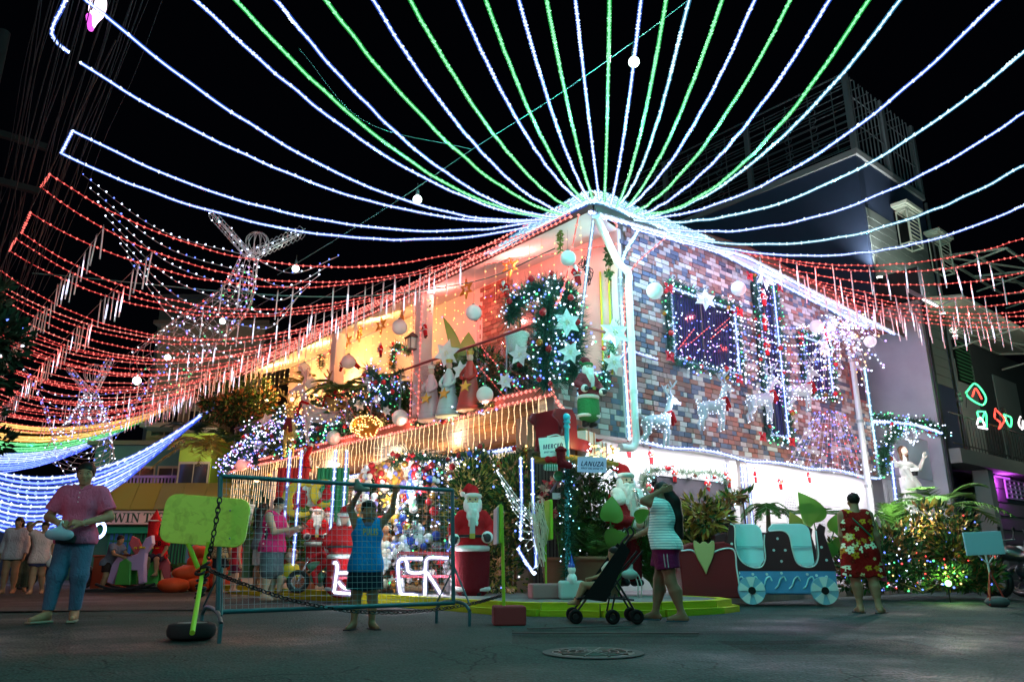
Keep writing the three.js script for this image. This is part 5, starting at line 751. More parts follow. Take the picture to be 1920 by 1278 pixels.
bush('low_shrub', 'low dark bed with a green floodlight at the right', side(1730, 13.3), 0.75, 0.26, 0.35, 900, 0.1, ['dark', 'mid'], { lights: 36, lk: 'gybbr' });
{ const gl = thing('garden_light', 'small green garden floodlight in the low shrub bed', 'garden light', side(1780, 13.0).setY(0.3)); obj('lens', ball(0.05, 0, 0, 0.02, 10), E([0.7, 2.0, 0.6], 2), gl); obj('spike', bar(V(0, -0.3, 0), V(0, 0, 0), 0.012), DARK, gl); lamp(gl.position.clone().add(V(0, 0.08, 0.1)), [0.6, 1.0, 0.25], 1.2); lamp(side(1740, 14.3).setY(1.3), [1, 0.75, 0.25], 1.6); lamp(side(1690, 13.6).setY(1.5), [0.9, 1.0, 0.6], 1.4); }
// balcony plants
palm('spreading fern on the balcony rail above the deer', onSide(640, 730), 0, 1.1, 12, 'mid', { el0: 0.2, el1: 0.9 }); palm('fern over the far end of the balcony', onSide(570, 720), 0, 0.8, 10, 'gold', {}); palm('dark palm behind the balcony glass', onSide(870, 700, -1.3), 0, 0.8, 12, 'dark', {});
bigLeaf('bright green banana leaves rising behind the handrail', onS(868, 700, -1.4).add(V(0, -0.3, 0)), [[-0.12, 0.6, 0, 0.5, 0, 0.25, 1.0, 0.26], [0.06, 0.45, 0.05, 0.3, 0, -0.12, 0.8, 0.42]], 'lime');
{ const p = pot('pale green urn behind the balcony glass', onS(968, 662, -1.35), 0.24, 0.38, [0.6, 0.66, 0.58]); }
bush('balcony_tree', 'dark green leafy tree spilling over the far end of the balcony', onSide(440, 790), 1.0, 0.75, 0.9, 3400, 0.2, ['dark', 'mid', 'rust', 'dark'], { clumps: 26, cat: 'tree' }); palm('blue green fan palm at the far end of the balcony', onSide(425, 830), 0, 1.0, 9, 'mid', { el0: 0.6, el1: 1.4 }); palm('brown tipped palm hanging below the far end of the balcony', onSide(385, 845), 0.2, 1.6, 14, 'gold', { el0: 0.1, el1: 0.8, sag: 1.3 }); palm('slender palm by the far balcony corner', onSide(365, 810), 0, 1.5, 9, 'dark', {});
palm('bright green yellow plant behind the green road board', side(445, 17), 0.9, 1.3, 16, 'lime', { el0: 0.4, el1: 1.4 }); bush('potted_bush', 'leafy bright bush in a clay pot behind the woman with the phone', side(565, 15).setY(0.6), 0.4, 0.5, 0.4, 900, 0.12, ['mid', 'lime', 'mid'], {}); pot('square clay planter under the leafy bright bush', side(565, 15), 0.32, 0.5, [0.35, 0.12, 0.06]);
bush('street_tree', 'dark tree crown reaching in at the left edge under the red strings', atZ(-75, 740, 9), 0.5, 0.7, 0.6, 2200, 0.16, ['night'], { clumps: 30, cat: 'tree', lights: 14, lk: 'wb' });
bush('street_tree', 'lower dark branch at the left edge beside the yellow strings', atZ(-50, 850, 10), 0.35, 0.35, 0.4, 600, 0.16, ['night'], { cat: 'tree' });

// greenery crowded behind and over the balcony glass
[[1.2, 'dark bushy plant behind the balcony glass nearest the corner'], [2.4, 'dark bushy plant behind the balcony glass, second from the corner'], [3.5, 'dark bushy plant behind the robed figures'], [5.2, 'dark bushy plant behind the glass just past the pink column'], [6.6, 'dark bushy plant over the basket of gold lights'], [8.0, 'dark bushy plant behind the pale pink deer'], [9.4, 'dark bushy plant behind the gold deer'], [11.2, 'dark bushy plant near the far end of the balcony glass'], [12.8, 'dark bushy plant at the far end of the balcony glass']].forEach(([t, l], i) => bush('balcony_plant', l, P(-1.25 - (i % 2) * 0.2, t, 3.47), 0.5, 0.42 + 0.12 * (i % 3), 0.42, 900, 0.15, i > 4 ? ['dark', 'mid', 'gold'] : ['dark', 'dark', 'mid'], { lights: 34, lk: i > 3 ? 'yywrg' : 'bwgbr', clumps: 14, cat: 'plant' }));
for (const [t, l] of [[5.8, 'feathery palm rising over the handrail past the pink column'], [8.8, 'feathery palm rising over the handrail by the deer'], [10.6, 'tall feathery palm near the far end of the balcony']]) palm(l, P(-1.5, t, 4.2), 0.2, 1.1, 12, 'mid', { el0: 0.2, el1: 1.1 });
garland('string of small gold lights and leaves trailing along the handrail', [[P(-1.78, 4.8, 4.66), P(-1.8, 7, 4.55), P(-1.8, 9, 4.66), P(-1.8, 12, 4.55)]], 0.13, { perM: 16, baubles: 1.5, bk: 'rgr', lights: 'yyry' });
// ---------- people ----------
const foldMap = noiseTex(256, (v, x, y) => { const q = Math.abs(Math.sin(14 * v + y * 0.0245)), b = 255 * (0.6 * q + 0.4 * v); return [b, b, b, 255]; }); foldMap.repeat.set(1.9, 1.1);
const CL = (c, r = 0.85, o = {}) => M(c, r, { sheen: 0.3, bumpMap: foldMap, bumpScale: 0.008, ...o });
const SKIN = { tan: M([0.32, 0.17, 0.1], 0.55), dark: M([0.2, 0.1, 0.06], 0.55), light: M([0.5, 0.31, 0.22], 0.55) }, HAIR = M([0.012, 0.009, 0.008], 0.5);
function handGeo(w, f, n, S, curl, cell, left) { // wrist, finger direction, palm normal
  f = f.clone().normalize(); n = n.clone().addScaledVector(f, -n.dot(f)).normalize(); const s = f.clone().cross(n).multiplyScalar(left ? -1 : 1), q = [], at = (a, b, c) => w.clone().addScaledVector(f, a * S).addScaledVector(s, b * S).addScaledVector(n, c * S);
  for (const b of [-0.014, -0.004, 0.006, 0.015]) q.push(cap(at(-0.008, b * 0.6, 0), at(0.05, b, 0), 0.0105 * S, 0.0085 * S, 0.012 * S));
  [[-0.019, 0.036], [-0.0065, 0.041], [0.006, 0.038], [0.018, 0.029]].forEach(([b, L]) => { let p = at(0.05, b, 0), a = 0.15 * curl; for (let k = 0; k < 3; k++) { a += curl * 0.55; const l = L * [0.45, 0.32, 0.26][k], e = p.clone().addScaledVector(f, Math.cos(a) * l * S).addScaledVector(n, Math.sin(a) * l * S); q.push(cap(p, e, 0.0062 * S, 0.0055 * S, 0.003 * S)); p = e; } });
  const t0 = at(0.012, -0.016, 0.004), t1 = at(0.035, -0.034, 0.012), t2 = at(0.056, -0.03, 0.02 + 0.01 * curl); q.push(cap(t0, t1, 0.009 * S, 0.0075 * S, 0.01 * S), cap(t1, t2, 0.0075 * S, 0.006 * S, 0.004 * S));
  return blob(q, cell);
}
function human(o) {
  const S = o.H, near = o.near, g = o.girth || 1, cell = o.cell || (near ? 0.012 : 0.02) * (S < 1.35 ? 0.85 : 1);
  const J = { hipL: [0.05, 0.505, 0], hipR: [-0.05, 0.505, 0], knL: [0.058, 0.28, 0.015], knR: [-0.058, 0.28, 0.015], anL: [0.06, 0.045, -0.01], anR: [-0.06, 0.045, -0.01], shL: [0.108, 0.805, 0], shR: [-0.108, 0.805, 0], elL: [0.14, 0.635, -0.01], elR: [-0.14, 0.635, -0.01], wrL: [0.145, 0.49, 0.03], wrR: [-0.145, 0.49, 0.03], chest: [0, 0.725, 0.005], waist: [0, 0.615, 0.005], pelvis: [0, 0.525, 0], neck: [0, 0.835, -0.005], head: [0, 0.925, 0.01], toeL: [0.015, -0.028, 0.1], toeR: [-0.015, -0.028, 0.1], ...(o.J || {}) };
  const j = {}; for (const k in J) j[k] = V(...J[k]).multiplyScalar(S);
  const wide = (c, w, r, k = 0.05) => cap(c.clone().add(V(-w * S, 0, 0)), c.clone().add(V(w * S, 0, 0)), r * S, r * S, k * S);
  const th = thing(o.name || 'person', o.label, 'person', o.at, o.yaw || 0, o.group);
  const K = 0.03 * S, torso = e => [wide(j.pelvis, 0.042 * g, 0.068 * g + e), wide(j.waist, 0.03 * g, 0.062 * g + e), wide(j.chest, 0.045 * g, 0.066 * g + e), cap(j.shL.clone().lerp(j.shR, 0.12), j.shR.clone().lerp(j.shL, 0.12), (0.04 + e) * S, (0.04 + e) * S, 0.05 * S)];
  const bodyP = [...torso(0), cap(j.neck, j.head.clone().add(V(0, -0.02 * S, -0.01 * S)), 0.036 * S, 0.032 * S, 0.03 * S)];
  for (const s of 'LR') {
    bodyP.push(cap(j['sh' + s], j['el' + s], 0.037 * S * g, 0.027 * S, K), cap(j['el' + s], j['wr' + s], 0.0275 * S, 0.018 * S, 0.02 * S));
    const hip = j['hip' + s], kn = j['kn' + s], an = j['an' + s], mid = kn.clone().lerp(an, 0.3).add(V(0, 0, -0.012 * S));
    bodyP.push(cap(hip, kn, 0.064 * S * g, 0.04 * S, K), cap(kn, an, 0.038 * S, 0.024 * S, K), cap(mid, mid.clone().lerp(an, 0.3), 0.04 * S * g, 0.032 * S, K));
    const toe = an.clone().add(j['toe' + s]), heel = an.clone().add(V(0, -0.025 * S, -0.025 * S)); bodyP.push(cap(heel, toe, 0.022 * S, 0.016 * S, 0.02 * S), cap(an, an.clone().lerp(toe, 0.6), 0.024 * S, 0.016 * S, 0.02 * S));
  }
  const parts = [blob(bodyP, cell)];
  // head
  const hs = (o.hs || 0.135) * S, hq = new THREE.Quaternion().setFromEuler(new THREE.Euler(o.nod || 0, o.turn || 0, o.tilt || 0, 'YXZ')), hm = new THREE.Matrix4().compose(j.head, hq, V(1, 1, 1)), v = (x, y, z) => V(x * hs, y * hs, z * hs);
  const hp2 = [ell(v(0, 0.14, -0.05), 0.34 * hs, 0.37 * hs, 0.4 * hs, 0.1 * hs), ell(v(0, -0.17, 0.07), 0.26 * hs, 0.3 * hs, 0.27 * hs, 0.12 * hs), cap(v(-0.05, -0.4, 0.2), v(0.05, -0.4, 0.2), 0.075 * hs, 0.075 * hs, 0.1 * hs), cap(v(0, 0.04, 0.33), v(0, -0.1, 0.4), 0.03 * hs, 0.05 * hs, 0.05 * hs), cap(v(-0.05, -0.12, 0.36), v(0.05, -0.12, 0.36), 0.032 * hs, 0.032 * hs, 0.04 * hs), cap(v(-0.2, 0.11, 0.25), v(0.2, 0.11, 0.25), 0.06 * hs, 0.06 * hs, 0.06 * hs), ell(v(-0.19, -0.1, 0.2), 0.11 * hs, 0.1 * hs, 0.1 * hs, 0.08 * hs), ell(v(0.19, -0.1, 0.2), 0.11 * hs, 0.1 * hs, 0.1 * hs, 0.08 * hs), cap(v(-0.08, -0.22, 0.31), v(0.08, -0.22, 0.31), 0.03 * hs, 0.03 * hs, 0.02 * hs), cap(v(-0.07, -0.265, 0.3), v(0.07, -0.265, 0.3), 0.033 * hs, 0.033 * hs, 0.02 * hs), ell(v(-0.345, 0, -0.02), 0.035 * hs, 0.1 * hs, 0.065 * hs, 0.02 * hs), ell(v(0.345, 0, -0.02), 0.035 * hs, 0.1 * hs, 0.065 * hs, 0.02 * hs), cap(v(0, -0.2, -0.1), v(0, -0.6, -0.16), 0.22 * hs, 0.23 * hs, 0.1 * hs)];
  const hc = near ? 0.006 : 0.012; parts.push(blob(hp2, hc).applyMatrix4(hm));
  for (const s of 'LR') { const f = o['hand' + s] ? V(...o['hand' + s]) : j['wr' + s].clone().sub(j['el' + s]), n = o['palm' + s] ? V(...o['palm' + s]) : V(s === 'L' ? -1 : 1, 0, 0.2); parts.push(handGeo(j['wr' + s], f, n, S, o['curl' + s] ?? 0.6, near ? 0.005 : 0.008, s === 'L')); }
  obj('body', parts, o.skin, th);
  // face
  if (o.face !== false) {
    const P2 = (name, geo, m) => obj(name, mg(geo).applyMatrix4(hm), m, th);
    P2('eye', [ell, 0].length ? [-1, 1].map(s => new THREE.SphereGeometry(0.042 * hs, 10, 8).scale(1.2, 0.62, 0.6).translate(s * 0.145 * hs, 0.03 * hs, 0.305 * hs)) : [], M([0.4, 0.38, 0.36], 0.4)); P2('pupil', [-1, 1].map(s => new THREE.SphereGeometry(0.03 * hs, 8, 6).translate(s * 0.145 * hs, 0.03 * hs, 0.318 * hs)), HAIR); P2('eyebrow', [-1, 1].map(s => tx(box(0.15 * hs, 0.028 * hs, 0.03 * hs), s * 0.15 * hs, 0.135 * hs, 0.315 * hs, 0, 0, -s * 0.1)), HAIR); P2('mouth', [tx(box(0.17 * hs, 0.018 * hs, 0.02 * hs), 0, -0.243 * hs, 0.335 * hs)], M([0.16, 0.06, 0.05], 0.5));
  }
  { // hair
    const h = [ell(v(0, 0.17, -0.07), 0.375 * hs, 0.4 * hs, 0.43 * hs, 0.06 * hs)], c = o.hair || 'short'; const low = c === 'short' ? 0.0 : 0.12;
    if (near) for (let i = 0; i < 26; i++) { const d = dir(); d.y = Math.abs(d.y); h.push(ell(v(d.x * 0.33, 0.17 + d.y * 0.36, -0.07 + d.z * 0.38), 0.07 * hs, 0.07 * hs, 0.07 * hs, 0.04 * hs)); }
    let g2 = blob(h, hc, (x, y, z) => Math.max(-0.78 * y + 0.62 * z - (0.03 + low) * hs, z > -0.2 * hs ? -1 : -(y + 0.28 * hs))).applyMatrix4(hm);
    const gs = [g2]; if (o.long) { const b = j.head.clone().add(V(0, 0, -0.34 * hs).applyQuaternion(hq)), pts = o.long.map(a => V(...a).multiplyScalar(S)); const q = []; let p = b; pts.forEach((e, i) => { q.push(cap(p, e, (0.056 - 0.006 * i) * S, (0.05 - 0.006 * i) * S, 0.03)); p = e; }); gs.push(blob(q, 0.014)); }
    obj('hair', gs, o.hairMat || HAIR, th);
  }
  // clothing
  const sleeve = (s, f, r) => { const a = j['sh' + s], b = j['el' + s], w = j['wr' + s]; if (f <= 1) return [{ ...cap(a, a.clone().lerp(b, f), r * 1.05 * S, r * 1.18 * S, 0.03 * S, true) }]; return [cap(a, b, r * S, r * 0.9 * S, 0.03 * S), { ...cap(b, b.clone().lerp(w, f - 1), r * 0.9 * S, r * 0.85 * S, 0.02 * S, true) }]; };
  const legp = (s, f, r0, r1) => { const a = j['hip' + s], b = j['kn' + s], w = j['an' + s]; if (f <= 1) return [cap(a, a.clone().lerp(b, f), r0 * S, r1 * S, 0.03 * S, true)]; return [cap(a, b, r0 * S, (r0 * 0.45 + r1 * 0.55) * S, 0.03 * S), cap(b, b.clone().lerp(w, f - 1), (r0 * 0.45 + r1 * 0.55) * S, r1 * S, 0.03 * S, true)]; };
  const wear = { blob, j, S, sleeve, legp, torso, wide, th, cell, hm, hs,
    top(name, mat, { sl = 0.6, sr = 0.05, hem = 0.47, e = 0.012, flare = 0.085, neck = 0.05, deep = 0 } = {}) {
      const q = [...torso(e), wide(V(j.pelvis.x, hem * S + 0.02 * S, j.pelvis.z), 0.05 * g, flare * g, 0.06)]; if (sl > 0) for (const s of 'LR') q.push(...sleeve(s, sl, sr)); q.push({ ...ell(j.neck.clone().add(V(0, 0.03 * S - deep * S, 0.02 * S)), neck * S, 0.045 * S + deep * S, neck * 1.05 * S, 0.01), sub: true });
      if (sl <= 0) for (const s of 'LR') q.push({ ...ell(j['sh' + s].clone().add(V((s === 'L' ? 1 : -1) * 0.035 * S, -0.005 * S, 0)), 0.05 * S, 0.06 * S, 0.075 * S, 0.01), sub: true });
      return obj(name, blob(q, cell, (x, y) => hem * S - y), mat, th);
    },
    bottoms(name, mat, { f = 0.85, r0 = 0.072, r1 = 0.075, up = 0.56 } = {}) { const q = [wide(j.pelvis, 0.042 * g, 0.076 * g)]; for (const s of 'LR') q.push(...legp(s, f, r0 * g, r1)); return obj(name, blob(q, cell, (x, y) => y - (j.pelvis.y + (up - 0.525) * S)), mat, th); },
    slippers(mat) { for (const s of 'LR') { const an = j['an' + s], t = j['toe' + s], yaw = Math.atan2(t.x, t.z), y = an.y - 0.048 * S; const sg = rbox(0.058 * S, 0.014 * S, 0.155 * S, 0.006 * S); obj('slipper', [tx(sg, an.x + t.x * 0.42, y + 0.006, an.z + t.z * 0.42, yaw), tube([V(an.x + t.x * 0.75 - 0.02 * S, y + 0.01, an.z + t.z * 0.55), V(an.x + t.x * 0.75, y + 0.03 * S, an.z + t.z * 0.85), V(an.x + t.x * 0.75 + 0.02 * S, y + 0.01, an.z + t.z * 0.55)], 0.005, 4, 8)], mat, th); } },
  };
  return wear;
}
const printed = (w, h, y0, draw, bg, n = 512) => { // print on the chest: u spans width w about the middle, v from y0 up by h
  const t = canvasTex(n, Math.round(n * h / w), (c, W, H) => { c.fillStyle = bg; c.fillRect(0, 0, W, H); draw(c, W, H); }); t.wrapS = t.wrapT = THREE.ClampToEdgeWrapping; t.repeat.set(1 / w, 1 / h); t.offset.set(0.5, -y0 / h); return t;
};
// man in the pink polo shirt
{
  const w = human({ label: 'man in pink polo shirt and jeans holding a clear plastic bag of water', at: atH(118, 1164, 0.015), yaw: 0.2, H: 1.7, girth: 0.96, hs: 0.15, near: true, skin: SKIN.tan, turn: 0.1, nod: 0.06,
    J: { anR: [-0.085, 0.045, 0.05], anL: [0.05, 0.045, -0.02], knR: [-0.07, 0.28, 0.04], knL: [0.06, 0.28, 0.02], toeR: [-0.06, -0.028, 0.085], toeL: [0.02, -0.028, 0.1], elL: [0.185, 0.65, 0.0], wrL: [0.065, 0.60, 0.15], elR: [-0.185, 0.645, 0.0], wrR: [-0.075, 0.605, 0.155], shL: [0.113, 0.8, 0], shR: [-0.113, 0.8, 0] }, handL: [-0.9, 0.1, 0.25], handR: [0.9, -0.1, 0.25], palmL: [0, -0.6, -0.6], palmR: [0, -0.6, -0.6], curlL: 0.9, curlR: 0.9 });
  w.top('polo_shirt', CL([0.5, 0.09, 0.17]), { sl: 0.75, sr: 0.047, hem: 0.475, e: 0.012, flare: 0.078 }); w.bottoms('jeans', CL([0.05, 0.1, 0.17]), { f: 1.9, r0: 0.07, r1: 0.036 });
  const S = w.S; obj('collar', [-1, 1].map(s => tx(shape([[0, 0], [0.055 * S, 0.02 * S], [0.06 * S, 0.055 * S], [0.01 * S, 0.03 * S]].map(a => [a[0] * s, a[1]]), 0.008), s * 0.004, 0.815 * S, 0.052 * S, 0, -0.5)), CL([0.5, 0.09, 0.17]), w.th); obj('button', [0, 1, 2].map(i => ball(0.006, 0, (0.8 - i * 0.03) * S, (0.073 + i * 0.003) * S, 6)), M([0.8, 0.7, 0.7], 0.4), w.th);
  obj('belt_pouch', rbox(0.2, 0.09, 0.06, 0.02, -0.05, 0.5 * S, 0.1 * S), M([0.015, 0.015, 0.018], 0.6), w.th); obj('wrist_watch', tx(new THREE.TorusGeometry(0.033, 0.009, 6, 18), 0.085 * S, 0.607 * S, 0.13 * S, 0.9), M([0.6, 0.62, 0.62], 0.2, { metalness: 0.8 }), w.th); w.slippers(M([0.25, 0.2, 0.15], 0.7));
  const b = thing('plastic_bag', 'clear blue tinted plastic bag held by the man in the pink polo', 'plastic bag', w.th.position.clone().add(V(-0.01, 0.585 * S, 0.33)), 0.2); obj('bag', blob([ell(V(-0.03, -0.09, 0), 0.11, 0.065, 0.07, 0.02), ell(V(0.06, -0.1, 0), 0.09, 0.06, 0.06, 0.02), cap(V(0, -0.06, 0), V(0, 0.02, 0), 0.03, 0.012, 0.04)], 0.012), M([0.45, 0.6, 0.7], 0.15, { transmission: 0.45, thickness: 0, clearcoat: 1 }), b); obj('handle', tube([V(0, 0.01, 0), V(0.01, 0.05, 0), V(0.03, 0.02, 0.01)], 0.008, 5, 8), M([0.7, 0.75, 0.8], 0.3), b);
}
// boy in the blue tank top
{
  const w = human({ label: 'boy in blue tank top holding the top rail of the wire barricade', at: gz(683, 7.85, 0.0), yaw: 0.22, H: 1.24, hs: 0.168, near: true, skin: SKIN.tan, turn: 0.15,
    J: { head: [0, 0.9, 0.015], neck: [0, 0.815, 0], shL: [0.095, 0.8, 0], shR: [-0.095, 0.8, 0], elL: [0.185, 0.905, 0.03], wrL: [0.2, 1.045, 0.11], elR: [-0.15, 0.925, 0.02], wrR: [-0.085, 1.05, 0.14], anL: [0.07, 0.045, 0], anR: [-0.07, 0.045, 0], knL: [0.065, 0.27, 0.01], knR: [-0.062, 0.27, 0.01], toeL: [0.04, -0.028, 0.095], toeR: [-0.05, -0.028, 0.09] }, handL: [0, 1, 0.35], handR: [0, 1, 0.35], palmL: [0, -0.2, 1], palmR: [0, -0.2, 1], curlL: 1.1, curlR: 1.1 });
  const S = w.S, t = printed(0.5, 0.6, 0.55, (c, W, H) => { c.fillStyle = '#c9b46a'; c.strokeStyle = '#243a2a'; c.lineWidth = 5; c.font = 'bold 92px sans-serif'; c.textAlign = 'center'; c.save(); c.translate(W * 0.55, H * 0.44); c.scale(0.62, 1); c.strokeText('PULIS', 0, 0); c.fillText('PULIS', 0, 0); c.restore(); }, '#0c86d2');
  w.top('tank_top', CL([1, 1, 1], 0.8, { map: t }), { sl: 0, hem: 0.43, e: 0.018, flare: 0.092, neck: 0.055, deep: 0.012 }); w.bottoms('shorts', CL([0.012, 0.018, 0.035]), { f: 0.9, r0: 0.08, r1: 0.088 }); w.slippers(M([0.02, 0.02, 0.025], 0.7));
  obj('neck_trim', tx(new THREE.TorusGeometry(0.056 * S, 0.007, 6, 24), 0, 0.825 * S, 0.022 * S, 0, 1.15), CL([0.015, 0.03, 0.12]), w.th); obj('armhole_trim', [-1, 1].map(s => tx(new THREE.TorusGeometry(0.05 * S, 0.007, 6, 20), s * 0.085 * S, 0.795 * S, 0.012, s * 1.15)), CL([0.015, 0.03, 0.12]), w.th); obj('face_mask', [tx(rbox(0.075, 0.035, 0.03, 0.012), 0, 0.8 * S, 0.075 * S), tube([V(0.05, 0.81 * S, 0.07), V(0.075, 0.86 * S, 0.02), V(0.078, 0.9 * S, -0.01)], 0.003, 4, 8), tube([V(-0.05, 0.81 * S, 0.07), V(-0.075, 0.86 * S, 0.02), V(-0.078, 0.9 * S, -0.01)], 0.003, 4, 8)], CL([0.2, 0.25, 0.5]), w.th);
}
// woman with the stroller
{
  const t = canvasTex(64, 256, (c, W, H) => { c.fillStyle = '#e8f2f0'; c.fillRect(0, 0, W, H); c.fillStyle = '#8fb8c4'; for (let i = 0; i < 8; i++) c.fillRect(0, i * 32, W, 12); }); t.repeat.set(1, 4.2);
  const w = human({ label: 'woman in striped white tee and maroon shorts pushing a stroller', at: gz(1252, 9.0), yaw: -Math.PI / 2 - 0.25, H: 1.53, girth: 1.18, hs: 0.145, near: true, skin: M([0.25, 0.13, 0.08], 0.55), turn: 0.35, hair: 'long', long: [[0.0, 0.85, -0.085], [0.01, 0.74, -0.1], [0.01, 0.6, -0.105]],
    J: { elL: [0.13, 0.85, 0.13], wrL: [0.125, 0.925, 0.0], elR: [-0.14, 0.66, 0.1], wrR: [-0.11, 0.6, 0.23], anL: [0.06, 0.045, -0.1], knL: [0.055, 0.275, -0.03], anR: [-0.055, 0.045, 0.1], knR: [-0.055, 0.28, 0.06], waist: [0, 0.615, 0.03], pelvis: [0, 0.52, -0.015] }, handL: [0.1, 0.25, -1], palmL: [-1, 0.2, 0], curlL: 0.25, handR: [0, 0.1, 1], palmR: [0.3, -1, 0], curlR: 0.8 });
  w.top('striped_tee', CL([1, 1, 1], 0.85, { map: t }), { sl: 0.55, sr: 0.052, hem: 0.5, e: 0.018, flare: 0.09 }); w.bottoms('maroon_shorts', CL([0.17, 0.012, 0.07]), { f: 0.62, r0: 0.082, r1: 0.088 }); w.slippers(M([0.03, 0.06, 0.09], 0.6));
  const S = w.S; for (const q of [-0.012, 0.012]) obj('side_stripe', tube([V(0.132 * S, 0.52 * S, q * S - 0.012), V(0.145 * S, 0.45 * S, q * S - 0.012), V(0.142 * S, 0.375 * S, q * S - 0.02)], 0.006, 4, 8), CL([0.8, 0.8, 0.8]), w.th); obj('hair_tie', ball(0.03, 0, 0.95 * S, 0.13 * S + -0.05, 8), M([0.7, 0.65, 0.4], 0.5), w.th);
}
// woman in the floral dress
{
  const t = canvasTex(512, 512, (c, W) => { c.fillStyle = '#8c0f0c'; c.fillRect(0, 0, W, W); let s = 5; const q = () => (s = (s * 16807) % 2147483647) / 2147483647; for (let i = 0; i < 46; i++) { const x = q() * W, y = q() * W, r = 18 + q() * 26, col = ['#d8c489', '#e8dfc0', '#b5771d', '#6d0a08', '#c8901f'][Math.floor(q() * 5)]; c.fillStyle = col; for (let k = 0; k < 5; k++) { c.beginPath(); c.ellipse(x + Math.cos(k * 1.26) * r * 0.6, y + Math.sin(k * 1.26) * r * 0.6, r * 0.5, r * 0.35, k * 1.26, 0, 7); c.fill(); } c.fillStyle = '#7a3a10'; c.beginPath(); c.arc(x, y, r * 0.2, 0, 7); c.fill(); } }); t.repeat.set(1.7, 1.7);
  const w = human({ label: 'woman seen from behind in red floral sleeveless dress with a pink fan', at: gz(1622, 10.4), yaw: Math.PI - 0.15, H: 1.53, girth: 1.15, near: true, skin: SKIN.tan, turn: 0.35, face: false, hair: 'short', J: { elR: [-0.15, 0.63, 0.0], wrR: [-0.175, 0.47, 0.05], elL: [0.125, 0.64, 0.03], wrL: [0.1, 0.52, 0.12], anL: [0.05, 0.045, 0], anR: [-0.085, 0.045, -0.05], knR: [-0.075, 0.28, -0.01], toeR: [-0.06, -0.028, 0.08] } });
  const { S, j, wide } = w; obj('floral_dress', blob([...w.torso(0.016), wide(V(0, 0.46 * S, 0), 0.07, 0.088, 0.06), wide(V(0, 0.36 * S, 0), 0.085, 0.085, 0.06), wide(V(-0.01 * S, 0.28 * S, 0), 0.1, 0.082, 0.05), { ...ell(V(0, 0.87 * S, -0.01), 0.055 * S, 0.06 * S, 0.06 * S, 0.01), sub: true }, ...[-1, 1].map(s => ({ ...ell(V(s * 0.145 * S, 0.8 * S, 0), 0.045 * S, 0.06 * S, 0.07 * S, 0.01), sub: true }))], 0.012, (x, y) => 0.29 * S - y + 0.012 * Math.sin(x * 40)), CL([1, 1, 1], 0.8, { map: t }), w.th);
  w.slippers(M([0.03, 0.03, 0.03], 0.7)); obj('bag_strap', tube([V(-0.085 * S, 0.83 * S, -0.06), V(0.0, 0.72 * S, -0.145), V(0.09 * S, 0.62 * S, -0.13)].map(p => p.setX(-p.x)), 0.012, 5, 12), M([0.02, 0.12, 0.07], 0.6), w.th);
  const f = thing('hand_fan', 'pink folding fan in the hand of the woman in the floral dress', 'fan', w.th.localToWorld(V(0, 0, 0)).add(V(0.3, 0.41 * S, -0.02)), 0.2); obj('leaf', (() => { const s = []; for (let i = 0; i < 8; i++) { const a0 = -2.5 + i * 0.13, a1 = a0 + 0.13, z = i % 2 * 0.012; s.push(tri(V(0, 0, 0), V(Math.cos(a0) * 0.24, Math.sin(a0) * 0.24, z), V(Math.cos(a1) * 0.24, Math.sin(a1) * 0.24, 0.012 - z))); } return s; })(), M([0.6, 0.08, 0.16], 0.6), f); obj('rib', [bar(V(0, 0, 0), V(Math.cos(-2.5) * 0.25, Math.sin(-2.5) * 0.25, 0), 0.005), bar(V(0, 0, 0), V(Math.cos(-1.46) * 0.25, Math.sin(-1.46) * 0.25, 0), 0.005)], M([0.5, 0.1, 0.15], 0.5), f);
}
// woman in the pink tank top with a phone
{
  const t = printed(0.6, 0.9, 0.75, (c, W, H) => { }, '#d4145a');
  const w = human({ label: 'person in magenta tank top with starred side panel looking at a phone', at: gz(503, 13.2, 0.02), yaw: Math.PI / 2 - 0.25, H: 1.68, girth: 1.12, near: true, skin: SKIN.light, nod: 0.3, turn: 0, J: { elL: [0.13, 0.64, 0.1], wrL: [0.07, 0.69, 0.25], elR: [-0.14, 0.65, 0.09], wrR: [-0.07, 0.68, 0.26], head: [0, 0.92, 0.035] }, handL: [-0.3, 0.3, 1], handR: [0.3, 0.3, 1], curlL: 0.8, curlR: 0.8 });
  const { S } = w; w.top('tank_top', CL([0.62, 0.02, 0.14]), { sl: 0, hem: 0.46, e: 0.02, flare: 0.09, deep: 0.01 }); w.bottoms('shorts', CL([0.1, 0.12, 0.14]), { f: 1.05, r0: 0.082, r1: 0.075 });
  for (const s of [-1, 1]) { obj('side_panel', tube([V(s * 0.118 * S, 0.75 * S, 0), V(s * 0.113 * S, 0.66 * S, 0), V(s * 0.125 * S, 0.56 * S, 0), V(s * 0.15 * S, 0.48 * S, 0)], 0.035, 8, 14), CL([0.02, 0.02, 0.04]), w.th); for (let i = 0; i < 5; i++) { const st5 = []; for (let k = 0; k < 10; k++) { const a = k * Math.PI / 5, r = k % 2 ? 0.008 : 0.02; st5.push([Math.sin(a) * r, Math.cos(a) * r]); } obj('star_print', tx(shape(st5, 0.004), s * (0.13 + 0.006 * i) * S + s * 0.026, (0.72 - i * 0.045) * S, 0, Math.PI / 2), CL([0.85, 0.85, 0.85]), w.th); } }
  const ph = thing('phone', 'dark phone in the hands of the person in the magenta tank top', 'phone', w.th.position.clone().add(V(0.55, 0.73 * S, 0.12)), Math.PI / 2 - 0.25); obj('phone_body', tx(rbox(0.075, 0.15, 0.01, 0.004), 0, 0, 0, 0, -0.9), M([0.02, 0.02, 0.025], 0.3), ph); obj('screen', tx(box(0.066, 0.13, 0.002), 0, 0.006, -0.006, 0, -0.9), E([0.5, 0.55, 0.6], 0.6), ph);
}
